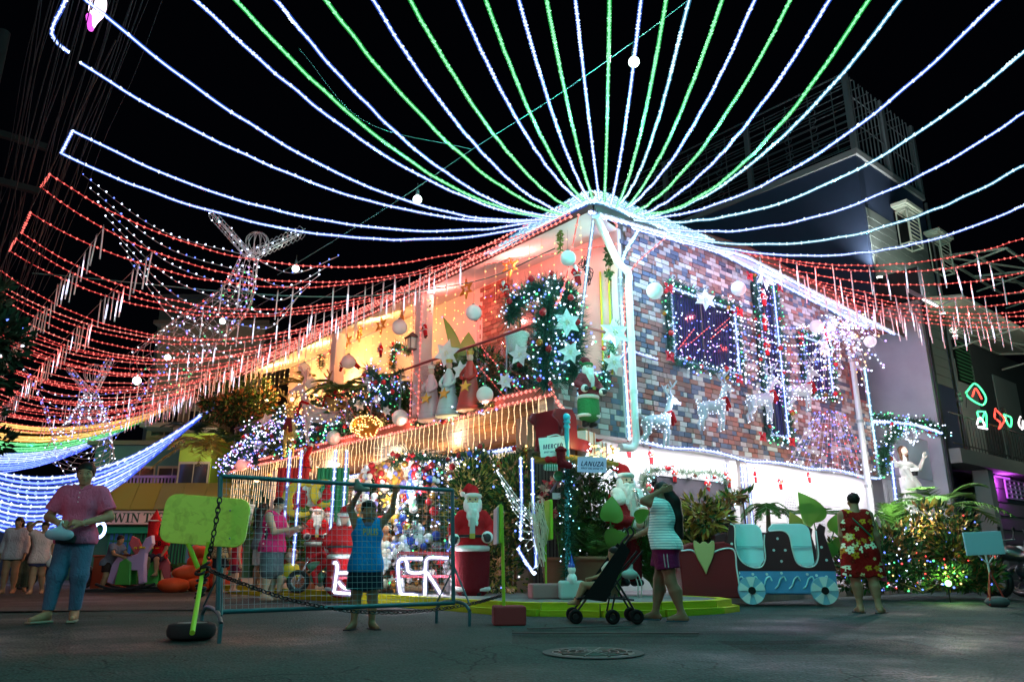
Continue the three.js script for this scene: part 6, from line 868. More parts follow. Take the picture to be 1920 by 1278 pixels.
// people in the left street and under the balcony
const tee = (o, topc, botc, t = {}, b = {}) => { const w = human(o); w.top('tee_shirt', topc.isMaterial ? topc : CL(topc), { sl: 0.6, hem: 0.46, e: 0.018, ...t }); w.bottoms('shorts', CL(botc), { f: 0.75, ...b }); w.slippers(M([0.04, 0.04, 0.05], 0.7)); return w; };
tee({ label: 'woman in lilac hooded top and dark mask at the left edge of the street', at: gz(12, 16.5), yaw: 0.2, H: 1.56, skin: SKIN.tan, hair: 'long', long: [[0, 0.84, -0.06], [0.02, 0.74, -0.08]] }, [0.4, 0.36, 0.4], [0.02, 0.02, 0.02], { sl: 1.8, sr: 0.045, hem: 0.44 }, { f: 0.35 });
tee({ label: 'person in dark clothes and cap behind the woman in lilac', at: gz(34, 17.2), yaw: 0.6, H: 1.5, skin: SKIN.tan, hairMat: M([0.12, 0.14, 0.08], 0.8) }, [0.03, 0.03, 0.035], [0.05, 0.06, 0.04], { sl: 1.7, sr: 0.042 }, { f: 1.85, r1: 0.05 });
tee({ label: 'child in pale pink tee with one hand raised to the head', at: gz(64, 16.2), yaw: 0.25, H: 1.45, skin: SKIN.tan, hair: 'long', J: { elR: [-0.2, 0.9, 0.02], wrR: [-0.1, 0.99, 0.06], elL: [0.15, 0.64, 0], wrL: [0.17, 0.5, 0.05], anL: [0.05, 0.05, -0.12], knL: [0.05, 0.28, 0.0], anR: [-0.04, 0.045, 0.05] }, handR: [1, 0.1, 0.1] }, [0.6, 0.42, 0.4], [0.05, 0.04, 0.1], { hem: 0.42, flare: 0.1, e: 0.024 }, { f: 0.55 });
tee({ label: 'boy in grey tee leaning on the lilac rocking horse', at: gz(196, 17.3), yaw: Math.PI / 2 - 0.4, H: 1.25, hs: 0.155, skin: SKIN.tan, nod: 0.2, J: { pelvis: [0, 0.5, -0.03], waist: [0, 0.6, 0.04], chest: [0, 0.7, 0.1], shL: [0.1, 0.77, 0.13], shR: [-0.1, 0.77, 0.13], neck: [0, 0.8, 0.15], head: [0, 0.88, 0.2], elL: [0.13, 0.64, 0.24], wrL: [0.08, 0.62, 0.4], elR: [-0.13, 0.64, 0.24], wrR: [-0.08, 0.6, 0.38], anL: [0.05, 0.045, -0.2], knL: [0.05, 0.27, -0.08], anR: [-0.05, 0.045, -0.04], knR: [-0.05, 0.27, 0.02] } }, [0.13, 0.14, 0.2], [0.03, 0.015, 0.015], { hem: 0.45 }, { f: 0.7 });
{ const t = printed(0.5, 0.6, 0.6, (c, W, H) => { c.fillStyle = '#111'; c.font = 'bold 150px sans-serif'; c.textAlign = 'center'; c.fillText('CB', W / 2, H * 0.56); c.fillStyle = '#caa21a'; c.fillRect(W * 0.4, H * 0.62, W * 0.2, 18); }, '#c0101c');
  tee({ label: 'boy in red printed tee sitting on the red rocking ride', at: gz(290, 17.6, 0.12), yaw: -0.25, H: 1.28, hs: 0.155, skin: SKIN.tan, nod: 0.25, J: { knL: [0.08, 0.45, 0.17], knR: [-0.09, 0.45, 0.17], anL: [0.09, 0.22, 0.15], anR: [-0.1, 0.22, 0.15], elL: [0.14, 0.63, 0.03], wrL: [0.12, 0.49, 0.12], elR: [-0.13, 0.65, 0.08], wrR: [-0.08, 0.62, 0.22] } }, CL([1, 1, 1], 0.85, { map: t }), [0.03, 0.02, 0.04], { e: 0.022, sl: 0.75 }, { f: 0.9 }); }
tee({ label: 'small child in red sleeveless top walking away by the kerb', at: gz(436, 16.3, 0.05), yaw: Math.PI / 2 + 0.7, H: 1.12, hs: 0.165, skin: SKIN.light, face: false }, [0.5, 0.02, 0.04], [0.12, 0.015, 0.05], { sl: 0, hem: 0.47 }, { f: 0.75 });
{ const t = canvasTex(64, 64, (c) => { c.fillStyle = '#cbb78c'; c.fillRect(0, 0, 64, 64); c.strokeStyle = '#3a2d1c'; c.lineWidth = 6; c.strokeRect(8, 8, 22, 22); c.strokeRect(38, 34, 20, 24); c.beginPath(); c.moveTo(40, 10); c.lineTo(60, 26); c.stroke(); }); t.repeat.set(9, 9); tee({ label: 'person in brown patterned shirt standing behind the green road board', at: gz(407, 16.8), yaw: 2.6, H: 1.55, skin: SKIN.tan, face: false }, CL([1, 1, 1], 0.85, { map: t }), [0.02, 0.02, 0.03]); }
tee({ label: 'person in grey top behind the person with the phone', at: gz(482, 14.6, 0.15), yaw: 2.4, H: 1.55, skin: SKIN.tan, face: false, hair: 'long', long: [[0, 0.84, -0.07], [0, 0.74, -0.09]] }, [0.16, 0.17, 0.2], [0.5, 0.5, 0.5], {}, { f: 1.0 });
const sit = { pelvis: [0, 0.3, 0], waist: [0, 0.39, 0.0], chest: [0, 0.5, 0.01], shL: [0.108, 0.58, 0.01], shR: [-0.108, 0.58, 0.01], neck: [0, 0.61, 0], head: [0, 0.7, 0.02], hipL: [0.05, 0.28, 0.02], hipR: [-0.05, 0.28, 0.02], knL: [0.07, 0.29, 0.24], knR: [-0.06, 0.29, 0.25], anL: [0.075, 0.045, 0.24], anR: [-0.065, 0.045, 0.26], elL: [0.13, 0.42, 0.06], wrL: [0.06, 0.38, 0.18], elR: [-0.13, 0.42, 0.05], wrR: [-0.05, 0.38, 0.18] };
tee({ label: 'person in black shirt seated before the ornament covered tree', at: gz(745, 13.6, 0.15), yaw: -0.7, H: 1.62, skin: SKIN.tan, J: sit, hair: 'long' }, [0.025, 0.025, 0.03], [0.03, 0.03, 0.04], { hem: 0.25 }, { f: 0.6, up: 0.36 });
tee({ label: 'person in orange red top seated beside the one in black', at: gz(772, 13.8, 0.15), yaw: -0.9, H: 1.62, skin: SKIN.light, J: sit, hair: 'long', nod: 0.2 }, [0.6, 0.12, 0.06], [0.1, 0.05, 0.05], { hem: 0.25 }, { f: 0.6, up: 0.36 });
// ---------- festive figures ----------
const CLOTH = { red: CL([0.5, 0.015, 0.02], 0.9), dkred: CL([0.16, 0.008, 0.014], 0.9), white: CL([0.8, 0.79, 0.76], 0.95), black: M([0.02, 0.02, 0.022], 0.5), green: CL([0.04, 0.2, 0.07], 0.9), maroon: CL([0.2, 0.03, 0.04], 0.9), skin: M([0.62, 0.4, 0.3], 0.6), gold: M([0.7, 0.5, 0.1], 0.3, { metalness: 0.8 }) };
function winterFigure(label, pos, yaw, H, o = {}) {
  const th = thing('winter_figure', label, o.cat || 'statue', pos, yaw, o.group), v = (x, y, z) => V(x * H, y * H, z * H), c = o.cell || 0.02, coat = o.coat || CLOTH.red, leg = o.legs || coat, W = o.wide || 1;
  const lowY = o.low ?? 0.03;
  if (o.robe) obj('robe', blob([cap(v(0, lowY + 0.08, 0), v(0, 0.45, 0), 0.145 * H * W, 0.13 * H * W, 0.05), cap(v(-0.05, lowY + 0.06, 0), v(-0.05, 0.35, 0), 0.1 * H, 0.11 * H, 0.05), cap(v(0.06, lowY + 0.06, 0.02), v(0.06, 0.35, 0), 0.1 * H, 0.11 * H, 0.05)], c), leg, th); else obj('trousers', blob([cap(v(-0.06, 0.08, 0), v(-0.055, 0.45, 0), 0.062 * H, 0.085 * H, 0.03), cap(v(0.06, 0.08, 0), v(0.055, 0.45, 0), 0.062 * H, 0.085 * H, 0.03)], c), leg, th);
  obj('boot', [-1, 1].map(s => blob([cap(v(s * 0.06, 0.025, -0.02), v(s * 0.065, 0.022, 0.09), 0.03 * H, 0.028 * H, 0.02), cap(v(s * 0.06, 0.03, -0.01), v(s * 0.06, 0.1, 0), 0.04 * H, 0.045 * H, 0.02)], c)), CLOTH.black, th);
  const eL = v(...(o.eL || [0.185, 0.6, 0.02])), wL = v(...(o.wL || [0.14, 0.52, 0.13])), eR = v(...(o.eR || [-0.185, 0.6, 0.02])), wR = v(...(o.wR || [-0.14, 0.52, 0.13]));
  obj('coat', blob([ell(v(0, 0.5, 0.01), 0.15 * H * W, 0.12 * H, 0.13 * H * W, 0.08), ell(v(0, 0.66, 0), 0.13 * H * W, 0.12 * H, 0.1 * H, 0.08), cap(v(0.1, 0.72, 0), eL, 0.058 * H, 0.05 * H, 0.03), cap(eL, wL, 0.05 * H, 0.045 * H, 0.02), cap(v(-0.1, 0.72, 0), eR, 0.058 * H, 0.05 * H, 0.03), cap(eR, wR, 0.05 * H, 0.045 * H, 0.02)], c), coat, th);
  const ring = (y, r, t) => tx(new THREE.TorusGeometry(r * H, t * H, 8, 24), 0, y * H, 0.005, 0, Math.PI / 2), tr = [ring(0.42, 0.135 * W, 0.028), tx(rbox(0.05 * H, 0.3 * H, 0.03 * H, 0.012), 0, 0.55 * H, 0.125 * H, 0, 0.12), ico(0.056 * H, wL, 2), ico(0.056 * H, wR, 2)];
  if (o.robe) tr.push(...[-1, 1].map(s => tx(new THREE.TorusGeometry(0.1 * H, 0.024 * H, 8, 20), s * 0.055 * H, (lowY + 0.03) * H, 0.01, 0, Math.PI / 2)));
  if (o.collar) tr.push(blob([cap(v(-0.1, 0.75, 0.03), v(0.1, 0.75, 0.03), 0.055 * H, 0.055 * H, 0.03), ell(v(-0.09, 0.7, 0.07), 0.07 * H, 0.05 * H, 0.04 * H, 0.03), ell(v(0.09, 0.7, 0.07), 0.07 * H, 0.05 * H, 0.04 * H, 0.03)], c));
  obj('fur_trim', tr, CLOTH.white, th);
  obj('belt', [ring(0.53, 0.148 * W, 0.014)], CLOTH.black, th); obj('buckle', box(0.05 * H, 0.045 * H, 0.02, 0, 0.53 * H, 0.165 * H * W), CLOTH.gold, th);
  obj('mitten', [wL, wR].map(p => blob([ell(p.clone().add(V(0, -0.01, 0.04 * H)), 0.035 * H, 0.04 * H, 0.045 * H, 0.02), ell(p.clone().add(V(p.x > 0 ? -0.03 * H : 0.03 * H, 0.015 * H, 0.03 * H)), 0.015 * H, 0.015 * H, 0.025 * H, 0.01)], 0.012)), o.bare ? CLOTH.skin : M([0.05, 0.055, 0.06], 0.8), th);
  const hd = obj('face', blob([ell(v(0, 0.855, 0.02), 0.062 * H, 0.075 * H, 0.068 * H, 0.02), ell(v(0, 0.85, 0.09), 0.014 * H, 0.012 * H, 0.016 * H, 0.01), ell(v(-0.035, 0.84, 0.07), 0.02 * H, 0.018 * H, 0.018 * H, 0.01), ell(v(0.035, 0.84, 0.07), 0.02 * H, 0.018 * H, 0.018 * H, 0.01)], Math.min(c, 0.009)), CLOTH.skin, th);
  obj('eye', [-1, 1].map(s => ball(0.008 * H, s * 0.027 * H, 0.87 * H, 0.084 * H, 8)), CLOTH.black, hd);
  if (o.glasses) obj('glasses', [-1, 1].map(s => new THREE.TorusGeometry(0.022 * H, 0.003 * H, 5, 16).translate(s * 0.028 * H, 0.868 * H, 0.092 * H)), CLOTH.gold, hd);
  const bq = [ell(v(0, 0.79, 0.06), 0.07 * H, 0.06 * H, 0.05 * H, 0.03), ell(v(0, 0.72, 0.075), 0.06 * H, 0.08 * H, 0.045 * H, 0.03), ell(v(0, 0.655, 0.085), 0.035 * H, 0.06 * H, 0.03 * H, 0.03), cap(v(-0.04, 0.825, 0.085), v(0.04, 0.825, 0.085), 0.017 * H, 0.017 * H, 0.02), ell(v(-0.06, 0.82, 0.02), 0.03 * H, 0.07 * H, 0.05 * H, 0.02), ell(v(0.06, 0.82, 0.02), 0.03 * H, 0.07 * H, 0.05 * H, 0.02)]; for (let i = 0; i < 18; i++) bq.push(ell(v(rr(-0.05, 0.05), rr(0.64, 0.8), rr(0.09, 0.12)), 0.014 * H, 0.03 * H, 0.012 * H, 0.012)); obj('beard', blob(bq, Math.min(c, 0.012)), CLOTH.white, th);
  obj('hat', blob([cap(v(0, 0.91, 0.0), v(0, 0.96, -0.01), 0.068 * H, 0.05 * H, 0.03), cap(v(0, 0.96, -0.01), v(-0.04, 1.0, -0.03), 0.045 * H, 0.03 * H, 0.03), cap(v(-0.04, 1.0, -0.03), v(-0.095, 0.95, -0.02), 0.03 * H, 0.016 * H, 0.02)], c), o.hat || CLOTH.red, th); obj('hat_brim', [tx(new THREE.TorusGeometry(0.066 * H, 0.022 * H, 8, 20), 0, 0.905 * H, 0.005 * H, 0, Math.PI / 2 - 0.1), ball(0.026 * H, -0.1 * H, 0.93 * H, -0.02 * H, 10)], o.brim || CLOTH.white, th);
  return th;
}
winterFigure('life size bearded statue in red suit with wide dark red trousers, left of the hedge', side(884, 12.0), 0.05, 1.62, { robe: true, legs: CLOTH.dkred, glasses: true, wide: 1.05, wR: [-0.17, 0.5, 0.1], cell: 0.016 });
{ const f = winterFigure('tall bearded statue in dark red suit playing a silver saxophone', side(1180, 11.9).setY(0.3), 0.35, 1.78, { legs: CLOTH.dkred, coat: CL([0.26, 0.012, 0.016]), collar: true, bare: true, wL: [0.06, 0.6, 0.17], wR: [0.0, 0.5, 0.19], eL: [0.19, 0.6, 0.06], eR: [-0.19, 0.55, 0.06], cell: 0.016 });
  const s = thing('saxophone', 'silver saxophone held by the tall bearded statue', 'saxophone', f.position.clone(), 0.35), SX = M([0.75, 0.76, 0.72], 0.18, { metalness: 0.9 }), H = 1.78; obj('tube', [tube([V(0.02, 0.79 * H, 0.2), V(0.03, 0.76 * H, 0.27), V(0.06, 0.6 * H, 0.31), V(0.07, 0.46 * H, 0.33), V(0.1, 0.42 * H, 0.36)], 0.03, 10, 24)], SX, s); obj('bell', [tx(lathe([[0.03, 0], [0.04, 0.1], [0.06, 0.2], [0.11, 0.28], [0.105, 0.28], [0.055, 0.2]], 18), 0.1, 0.42 * H, 0.36, 0, 0.4, -0.25)], SX, s); obj('key', [...Array(8)].map((_, i) => ball(0.018, 0.045 + i * 0.003, (0.7 - i * 0.032) * H, 0.33 + i * 0.003, 8)), SX, s); }
winterFigure('red robed figure with its back turned, left of the boy in blue', side(637, 12.6), Math.PI + 0.4, 1.35, { robe: true, wide: 1.1 });
winterFigure('bearded figure with white coat front beside the clay planter', side(585, 14.2).setY(0.45), 0.3, 1.2, { wide: 1.1 }); winterFigure('smaller red figure right of the clay planter', side(607, 14.5).setY(0.5), 0.1, 1.1, { coat: CLOTH.dkred });
winterFigure('red suited figure hanging as if climbing below the balcony lights', onSide(567, 925, -2.2), SIDE + Math.PI - 0.4, 1.15, { eL: [0.15, 0.85, 0.05], wL: [0.1, 1.0, 0.1], eR: [-0.15, 0.85, 0.05], wR: [-0.1, 1.0, 0.1] });
winterFigure('maroon and green seated figure above the red sleigh at the house corner', atZ(1104, 800, 11.9), 0.5, 1.12, { coat: CLOTH.maroon, legs: CLOTH.green, robe: true, hat: CLOTH.maroon, brim: CLOTH.green, low: 0.12, wL: [0.12, 0.48, 0.2] });
{ // small hanging figures
  const proto = winterFigure('small red hanging figure', V(0, 0, 0), 0, 0.42, { cell: 0.012, cat: 'ornament' }); proto.name = numbered('ornament_figure');
  [[892, 600, 'S', 'beside a white ball before the pink wall', -1.2], [799, 632, 'S', 'in front of the pink balcony wall near the column', 0.4], [953, 560, 'S', 'beside the dark brick strip of the balcony wall', 0.3], [674, 690, 'S', 'right of a white ball by the far window', 0.9], [638, 695, 'S', 'left of a white ball by the far window', -0.9], [714, 668, 'S', 'left of the pink column', 0.5], [1086, 535, 'C', 'on top of the lit fir mass', 0.2], [1434, 575, 'F', 'at the top of the tall narrow window', 0], [1436, 622, 'F', 'second from the top of the tall narrow window', 0], [1440, 668, 'F', 'lowest in the tall narrow window', 0], [1552, 645, 'F', 'by the half hidden window', 0.4], [1328, 925, 'L', 'dangling before the dark shop window', 0], [1266, 905, 'L', 'hanging at the left part of the shop window garland', 0], [1222, 870, 'L', 'on the white wall above the garland', 0], [1180, 858, 'L', 'on the white wall behind the saxophone statue', 0], [1368, 915, 'L', 'right end of the shop window garland', 0], [1418, 905, 'L', 'on the stone pilaster of the white wall', 0], [1465, 918, 'L', 'on the white wall left of the vent block', 0], [1519, 905, 'L', 'highest on the white wall between the vent blocks', 0], [545, 940, 'S', 'left of the moon ornament', 0.4]].forEach(([x, y, w, l, rz], i) => { const p = w === 'S' ? onS(x, y, -1.7) : w === 'C' ? onT(x, y, -0.2) : w === 'F' ? onT(x, y, -0.3) : onT(x, y, 0.15), o = i ? copy(proto, '', p) : proto; o.position.copy(p); o.userData.label = `small red and white hanging figure ${l}`; o.userData.group = 'small hanging figures'; o.rotation.set(0, (w === 'S' ? SIDE : FRONT) + rr(-0.5, 0.5), rz); o.scale.setScalar(w === 'L' ? 0.75 : 1); });
}
{ // three cone bodied robed figures
  for (const [x, y, c, n] of [[806, 790, [0.6, 0.4, 0.42], 'pink'], [840, 782, [0.5, 0.58, 0.58], 'silver blue'], [880, 770, [0.42, 0.04, 0.03], 'red and gold']]) {
    const f = thing('robed_figure', `tall cone shaped robed figure in ${n} on the balcony edge`, 'figure', onSide(x, y, -2.02), SIDE + 0.5, 'robed figures on the balcony'); obj('robe', lathe([[0.001, 0], [0.24, 0], [0.24, 0.05], [0.16, 0.45], [0.08, 0.86], [0.05, 0.95], [0.001, 0.96]], 18), M(c, 0.45, { sheen: 1 }), f);
    obj('pleat', [...Array(9)].map((_, i) => tx(new THREE.TorusGeometry(0.235 - i * 0.019, 0.007, 4, 24), 0, 0.06 + i * 0.085, 0, 0, Math.PI / 2)), M(c.map(k => k * 0.7), 0.4), f); obj('head', blob([ell(V(0, 1.02, 0), 0.065, 0.08, 0.065, 0.02), cap(V(0, 0.92, 0), V(0, 1, 0), 0.03, 0.03, 0.02)], 0.012), CLOTH.skin, f); obj('crown', tx(new THREE.CylinderGeometry(0.075, 0.06, 0.07, 10, 1, true), 0, 1.1, 0), n === 'pink' ? CLOTH.white : CLOTH.gold, f); obj('hair', blob([ell(V(0, 1.04, -0.03), 0.075, 0.085, 0.07, 0.02)], 0.014, (x, y, z) => z - 0.01), HAIR, f);
    const sp = []; for (let k = 0; k < 10; k++) { const a = k * Math.PI / 5, r = k % 2 ? 0.045 : 0.12; sp.push([Math.sin(a) * r, Math.cos(a) * r]); } obj('star', tx(shape(sp, 0.02, 0.006), 0, 0.42, 0.19, 0, -0.2), M([0.8, 0.35, 0.05], 0.4), f); obj('arm', [-1, 1].map(s => tube([V(s * 0.07, 0.84, 0), V(s * 0.15, 0.66, 0.08), V(s * 0.04, 0.56, 0.17)], 0.035, 7, 8)), M(c, 0.5), f);
  }
}
// deer
function deer(label, pos, yaw, s, m, o = {}) {
  const d = thing('deer_figure', label, 'deer figure', pos, yaw, o.group), q = [ell(V(0, 0.62, 0), 0.17, 0.17, 0.34, 0.1), ell(V(0, 0.66, 0.24), 0.15, 0.18, 0.16, 0.08), cap(V(0, 0.74, 0.3), V(0, 1.1, 0.42), 0.1, 0.075, 0.06), ell(V(0, 1.18, 0.48), 0.085, 0.1, 0.12, 0.04), cap(V(0, 1.16, 0.55), V(0, 1.1, 0.68), 0.065, 0.045, 0.04), cap(V(0, 0.7, -0.32), V(0, 0.8, -0.42), 0.035, 0.03, 0.03)];
  for (const x of [-0.1, 0.1]) q.push(cap(V(x, 0.58, 0.25), V(x, 0.3, 0.28), 0.065, 0.042, 0.03), cap(V(x, 0.3, 0.28), V(x, 0.03, 0.24), 0.04, 0.035, 0.02), cap(V(x, 0.6, -0.24), V(x, 0.34, -0.22), 0.1, 0.055, 0.04), cap(V(x, 0.34, -0.22), V(x, 0.2, -0.34), 0.05, 0.038, 0.03), cap(V(x, 0.2, -0.34), V(x, 0.03, -0.3), 0.036, 0.034, 0.02));
  for (const x of [-1, 1]) q.push(cap(V(x * 0.07, 1.24, 0.43), V(x * 0.17, 1.28, 0.4), 0.035, 0.015, 0.02));
  const body = blob(q, 0.02 / Math.max(0.7, s)).scale(s, s, s); obj('body', body, m, d);
  const an = []; for (const x of [-1, 1]) { const p = a => V(a[0] * x * s, a[1] * s, a[2] * s); an.push(tube([[0.04, 1.25, 0.45], [0.12, 1.42, 0.38], [0.24, 1.5, 0.42], [0.27, 1.62, 0.5]].map(p), 0.022 * s, 5, 12), tube([[0.12, 1.42, 0.38], [0.1, 1.56, 0.34]].map(p), 0.018 * s, 5, 4), tube([[0.2, 1.47, 0.4], [0.22, 1.6, 0.33]].map(p), 0.018 * s, 5, 4)); } obj('antler', an, o.antler || m, d);
  obj('scarf', [tx(new THREE.TorusGeometry(0.1 * s, 0.03 * s, 6, 16), 0, 0.86 * s, 0.34 * s, 0, 1.2), tx(rbox(0.1 * s, 0.34 * s, 0.03, 0.012), 0.04 * s, 0.72 * s, 0.48 * s, 0, -0.15, 0.2), tx(rbox(0.09 * s, 0.28 * s, 0.03, 0.012), -0.06 * s, 0.74 * s, 0.48 * s, 0, -0.15, -0.25)], o.scarf || CLOTH.red, d);
  const ls = [], p = body.attributes.position; for (let i = 0; i < (o.n || 110); i++) { const k = Math.floor(rnd() * p.count); ls.push([pick(o.lights || 'w'), V(p.getX(k), p.getY(k), p.getZ(k))]); } dots(d, ls, 0.012 * Math.max(1, s)); return d;
}
const glit = c => M(c, 0.5, { bumpMap: asphaltFine, bumpScale: 0.01, sheen: 0.5 }), WD = glit([0.38, 0.38, 0.42]);
[[1232, 838, 'nearest the drain pipe', 0.74], [1337, 808, 'below the wide curtained window', 0.76], [1428, 792, 'at the lower left of the tall narrow window', 0.78], [1502, 772, 'right of the tall narrow window', 0.78]].forEach(([x, y, l, s], i) => deer(`white glitter deer on the brick face ${l}`, onT(x, y, -0.35), FRONT + 1.15 - i * 0.05, s, WD, { group: 'white deer on the brick face' }));
deer('gold glitter deer with dark bow on the far balcony edge', onSide(545, 858, -2.05), SIDE + 0.9, 1.05, glit([0.62, 0.42, 0.12]), { lights: 'y', n: 170, scarf: CLOTH.maroon }); deer('pale pink glitter deer with long neck on the balcony edge', onSide(598, 832, -2.0), SIDE - 0.5, 1.15, glit([0.66, 0.5, 0.5]), { lights: 'wy', n: 120, scarf: CLOTH.red }); deer('brown gold deer behind the pale pink deer', onSide(635, 800, -1.6), SIDE - 0.3, 0.85, glit([0.4, 0.26, 0.1]), { lights: 'yb', n: 60 });
// sleigh with presents
{
  const p = atZ(1076, 850, 11.6), s = thing('red_sleigh', 'dark red sleigh with curled back on the platform at the house corner', 'sleigh', p, PHI), RD = M([0.22, 0.012, 0.018], 0.35, { clearcoat: 0.6 }), prof = [[-0.55, 0.02], [0.1, 0.0], [0.14, 0.1], [0.02, 0.16], [-0.2, 0.18], [-0.22, 0.5], [-0.3, 0.6], [-0.62, 0.58], [-0.68, 0.48], [-0.58, 0.42], [-0.5, 0.3]];
  obj('side_panel', [tx(shape(prof, 0.03, 0.01), 0, 0, 0.25), tx(shape(prof, 0.03, 0.01), 0, 0, -0.28)], RD, s); obj('seat', [box(0.55, 0.04, 0.5, -0.25, 0.1, 0), box(0.04, 0.5, 0.5, -0.53, 0.34, 0)], RD, s); obj('runner', [-0.26, 0.26].map(z => tube([V(-0.6, -0.08, z), V(0, -0.1, z), V(0.45, -0.08, z), V(0.62, 0.05, z), V(0.55, 0.15, z)], 0.022, 6, 16)), M([0.5, 0.34, 0.05], 0.3, { metalness: 0.7 }), s);
  const b = thing('platform', 'green and gold ledge carrying the sleigh presents', 'platform', p.clone().add(V(0.05, -0.14, 0)), PHI); obj('board', rbox(1.25, 0.07, 0.6, 0.03), M([0.2, 0.17, 0.02], 0.5), b); obj('bracket', [bar(V(0, -0.02, -0.2), V(0, -0.4, -0.6), 0.02), bar(V(0.4, -0.02, -0.2), V(0.4, -0.4, -0.6), 0.02)], METAL, b); { const ls = []; for (let i = 0; i < 70; i++) ls.push([pick('yyw'), V(rr(-0.1, 0.62), rr(0.05, 0.25), rr(0.25, 0.34))]); for (let i = 0; i < 30; i++) ls.push(['w', V(rr(-0.6, 0.6), rr(-0.2, -0.05), rr(0.2, 0.35))]); dots(b, ls, 0.015); }
  for (const [x, y, w, h, l] of [[0.12, 0.04, 0.34, 0.42, 'large silver present box with copper ribbon on the corner ledge'], [0.47, 0.03, 0.24, 0.3, 'smaller silver present box with red bow on the corner ledge']]) { const g = thing('present_box', l, 'present', b.localToWorld(V(0, 0, 0)) && p.clone().add(R2.clone().multiplyScalar(x + 0.05)).add(V(0, y - 0.12, 0)), PHI + 0.3); obj('box', rbox(w, h, w, 0.01, 0, h / 2, 0), glit([0.55, 0.58, 0.55]), g); const rb = []; for (const q of [-0.25, 0.3]) rb.push(box(w * 0.14, h + 0.006, w + 0.012, w * q, h / 2, 0)); rb.push(box(w + 0.012, h + 0.008, w * 0.12, 0, h / 2, 0)); obj('ribbon', rb, M([0.35, 0.16, 0.05], 0.35), g); obj('bow', [0.4, 1.6, 2.8, 4.2, 5.4].map(a => { const o = []; leafQuad(o, V(0, h, 0), V(Math.cos(a), 0.6, Math.sin(a)).normalize(), 0.14, 0.1, V(0, 1, 0)); return soup(o); }), M(w > 0.3 ? [0.25, 0.2, 0.05] : [0.4, 0.02, 0.02], 0.5), g); }
  lamp(p.clone().add(V(0.3, 0.1, 0.55)), [1, 0.6, 0.25], 0.5); lamp(p.clone().add(V(0.1, 1.2, 0.7)), [0.5, 1.0, 0.85], 0.5);
}
// ornament covered trees under the balcony
function festTree(label, pos, h, r, nb, mats, lk, nl, opt = {}) {
  const t = thing('christmas_tree', label, 'Christmas tree', pos), out = []; for (let i = 0; i < 3200; i++) { const y = Math.pow(rnd(), 1.2), rad = r * (1 - y * 0.8) * Math.sqrt(rnd()), a = rnd() * 6.283, d = V(Math.cos(a), -0.2 + rr(-0.3, 0.3), Math.sin(a)).normalize(); needle(out, V(Math.cos(a) * rad, 0.15 + y * h * 0.85, Math.sin(a) * rad), d, rr(0.1, 0.2), 0.03); } obj('foliage', soup(out), FIR[0], t, STUFF); obj('trunk', bar(V(0, 0, 0), V(0, h * 0.95, 0), 0.05, 0.015), TRUNK, t);
  const bg = ball(0.055, 0, 0, 0, 10), doll = mg([ball(0.05, 0, 0.11, 0, 8), new THREE.SphereGeometry(0.06, 8, 6).scale(1, 1.25, 0.9), ball(0.025, -0.06, 0.03, 0.02, 6), ball(0.025, 0.06, 0.03, 0.02, 6)]), bow = petalG.clone().scale(0.4, 0.4, 0.4);
  for (let i = 0; i < nb; i++) { const y = Math.pow(rnd(), 1.2), a = rr(-1.7, 1.9), rad = r * (1.05 - y * 0.8) + 0.05, k = rnd(), o = obj(k < opt.doll ? 'toy' : k < 0.85 ? 'bauble' : 'bow', k < opt.doll ? doll : k < 0.85 ? bg : bow, pick(mats), t); o.position.set(Math.sin(a) * rad, 0.12 + y * h * 0.86, Math.cos(a) * rad); o.rotation.set(rr(-0.3, 0.3), a, rr(-0.5, 0.5)); o.scale.setScalar(rr(0.8, 1.6)); }
  const ls = []; for (let i = 0; i < nl; i++) { const y = Math.pow(rnd(), 1.2), a = rr(-2, 2), rad = r * (1.08 - y * 0.8) + 0.08; ls.push([pick(lk), V(Math.sin(a) * rad, 0.12 + y * h * 0.9, Math.cos(a) * rad)]); } dots(t, ls, 0.017); return t;
}
const TOY = [M([0.8, 0.76, 0.7], 0.7), M([0.75, 0.6, 0.5], 0.7), M([0.8, 0.8, 0.82], 0.5), M([0.6, 0.35, 0.06], 0.5), M([0.5, 0.03, 0.03], 0.5), M([0.2, 0.2, 0.6], 0.4), M([0.55, 0.22, 0.1], 0.6)];
festTree('christmas tree crowded with white dolls and toys behind the boy', side(705, 13.9), 2.25, 0.9, 210, TOY, 'wyyr', 90, { doll: 0.62 }); festTree('dark christmas tree with blue lights right of the doll covered tree', side(800, 13.5), 2.3, 0.75, 130, [BAUB.s, BAUB.b, BAUB.r, BAUB.g, TOY[0], TOY[2]], 'bbwgb', 170, { doll: 0.25 });
lamp(side(745, 13.0).setY(1.9), [1, 0.9, 0.85], 2.2); lamp(side(560, 13.6).setY(2.1), [1, 0.85, 0.8], 1.8); lamp(side(650, 12.6).setY(1.5), [1, 0.9, 0.95], 1.0);
garland('garland of red bows and gold leaves above the ornament covered trees', [[side(720, 13.6).setY(2.35), side(770, 13.3).setY(2.4), side(830, 13.2).setY(2.3)]], 0.25, { perM: 20, baubles: 8, bk: 'rrgr', lights: 'wyr' }); garland('garland with blue baubles and red bows over the statue at the left of the hedge', [[side(840, 13.2).setY(2.35), side(880, 13.0).setY(2.4), side(910, 12.9).setY(2.35)]], 0.22, { perM: 20, baubles: 7, bk: 'brrb', lights: 'wcb' });
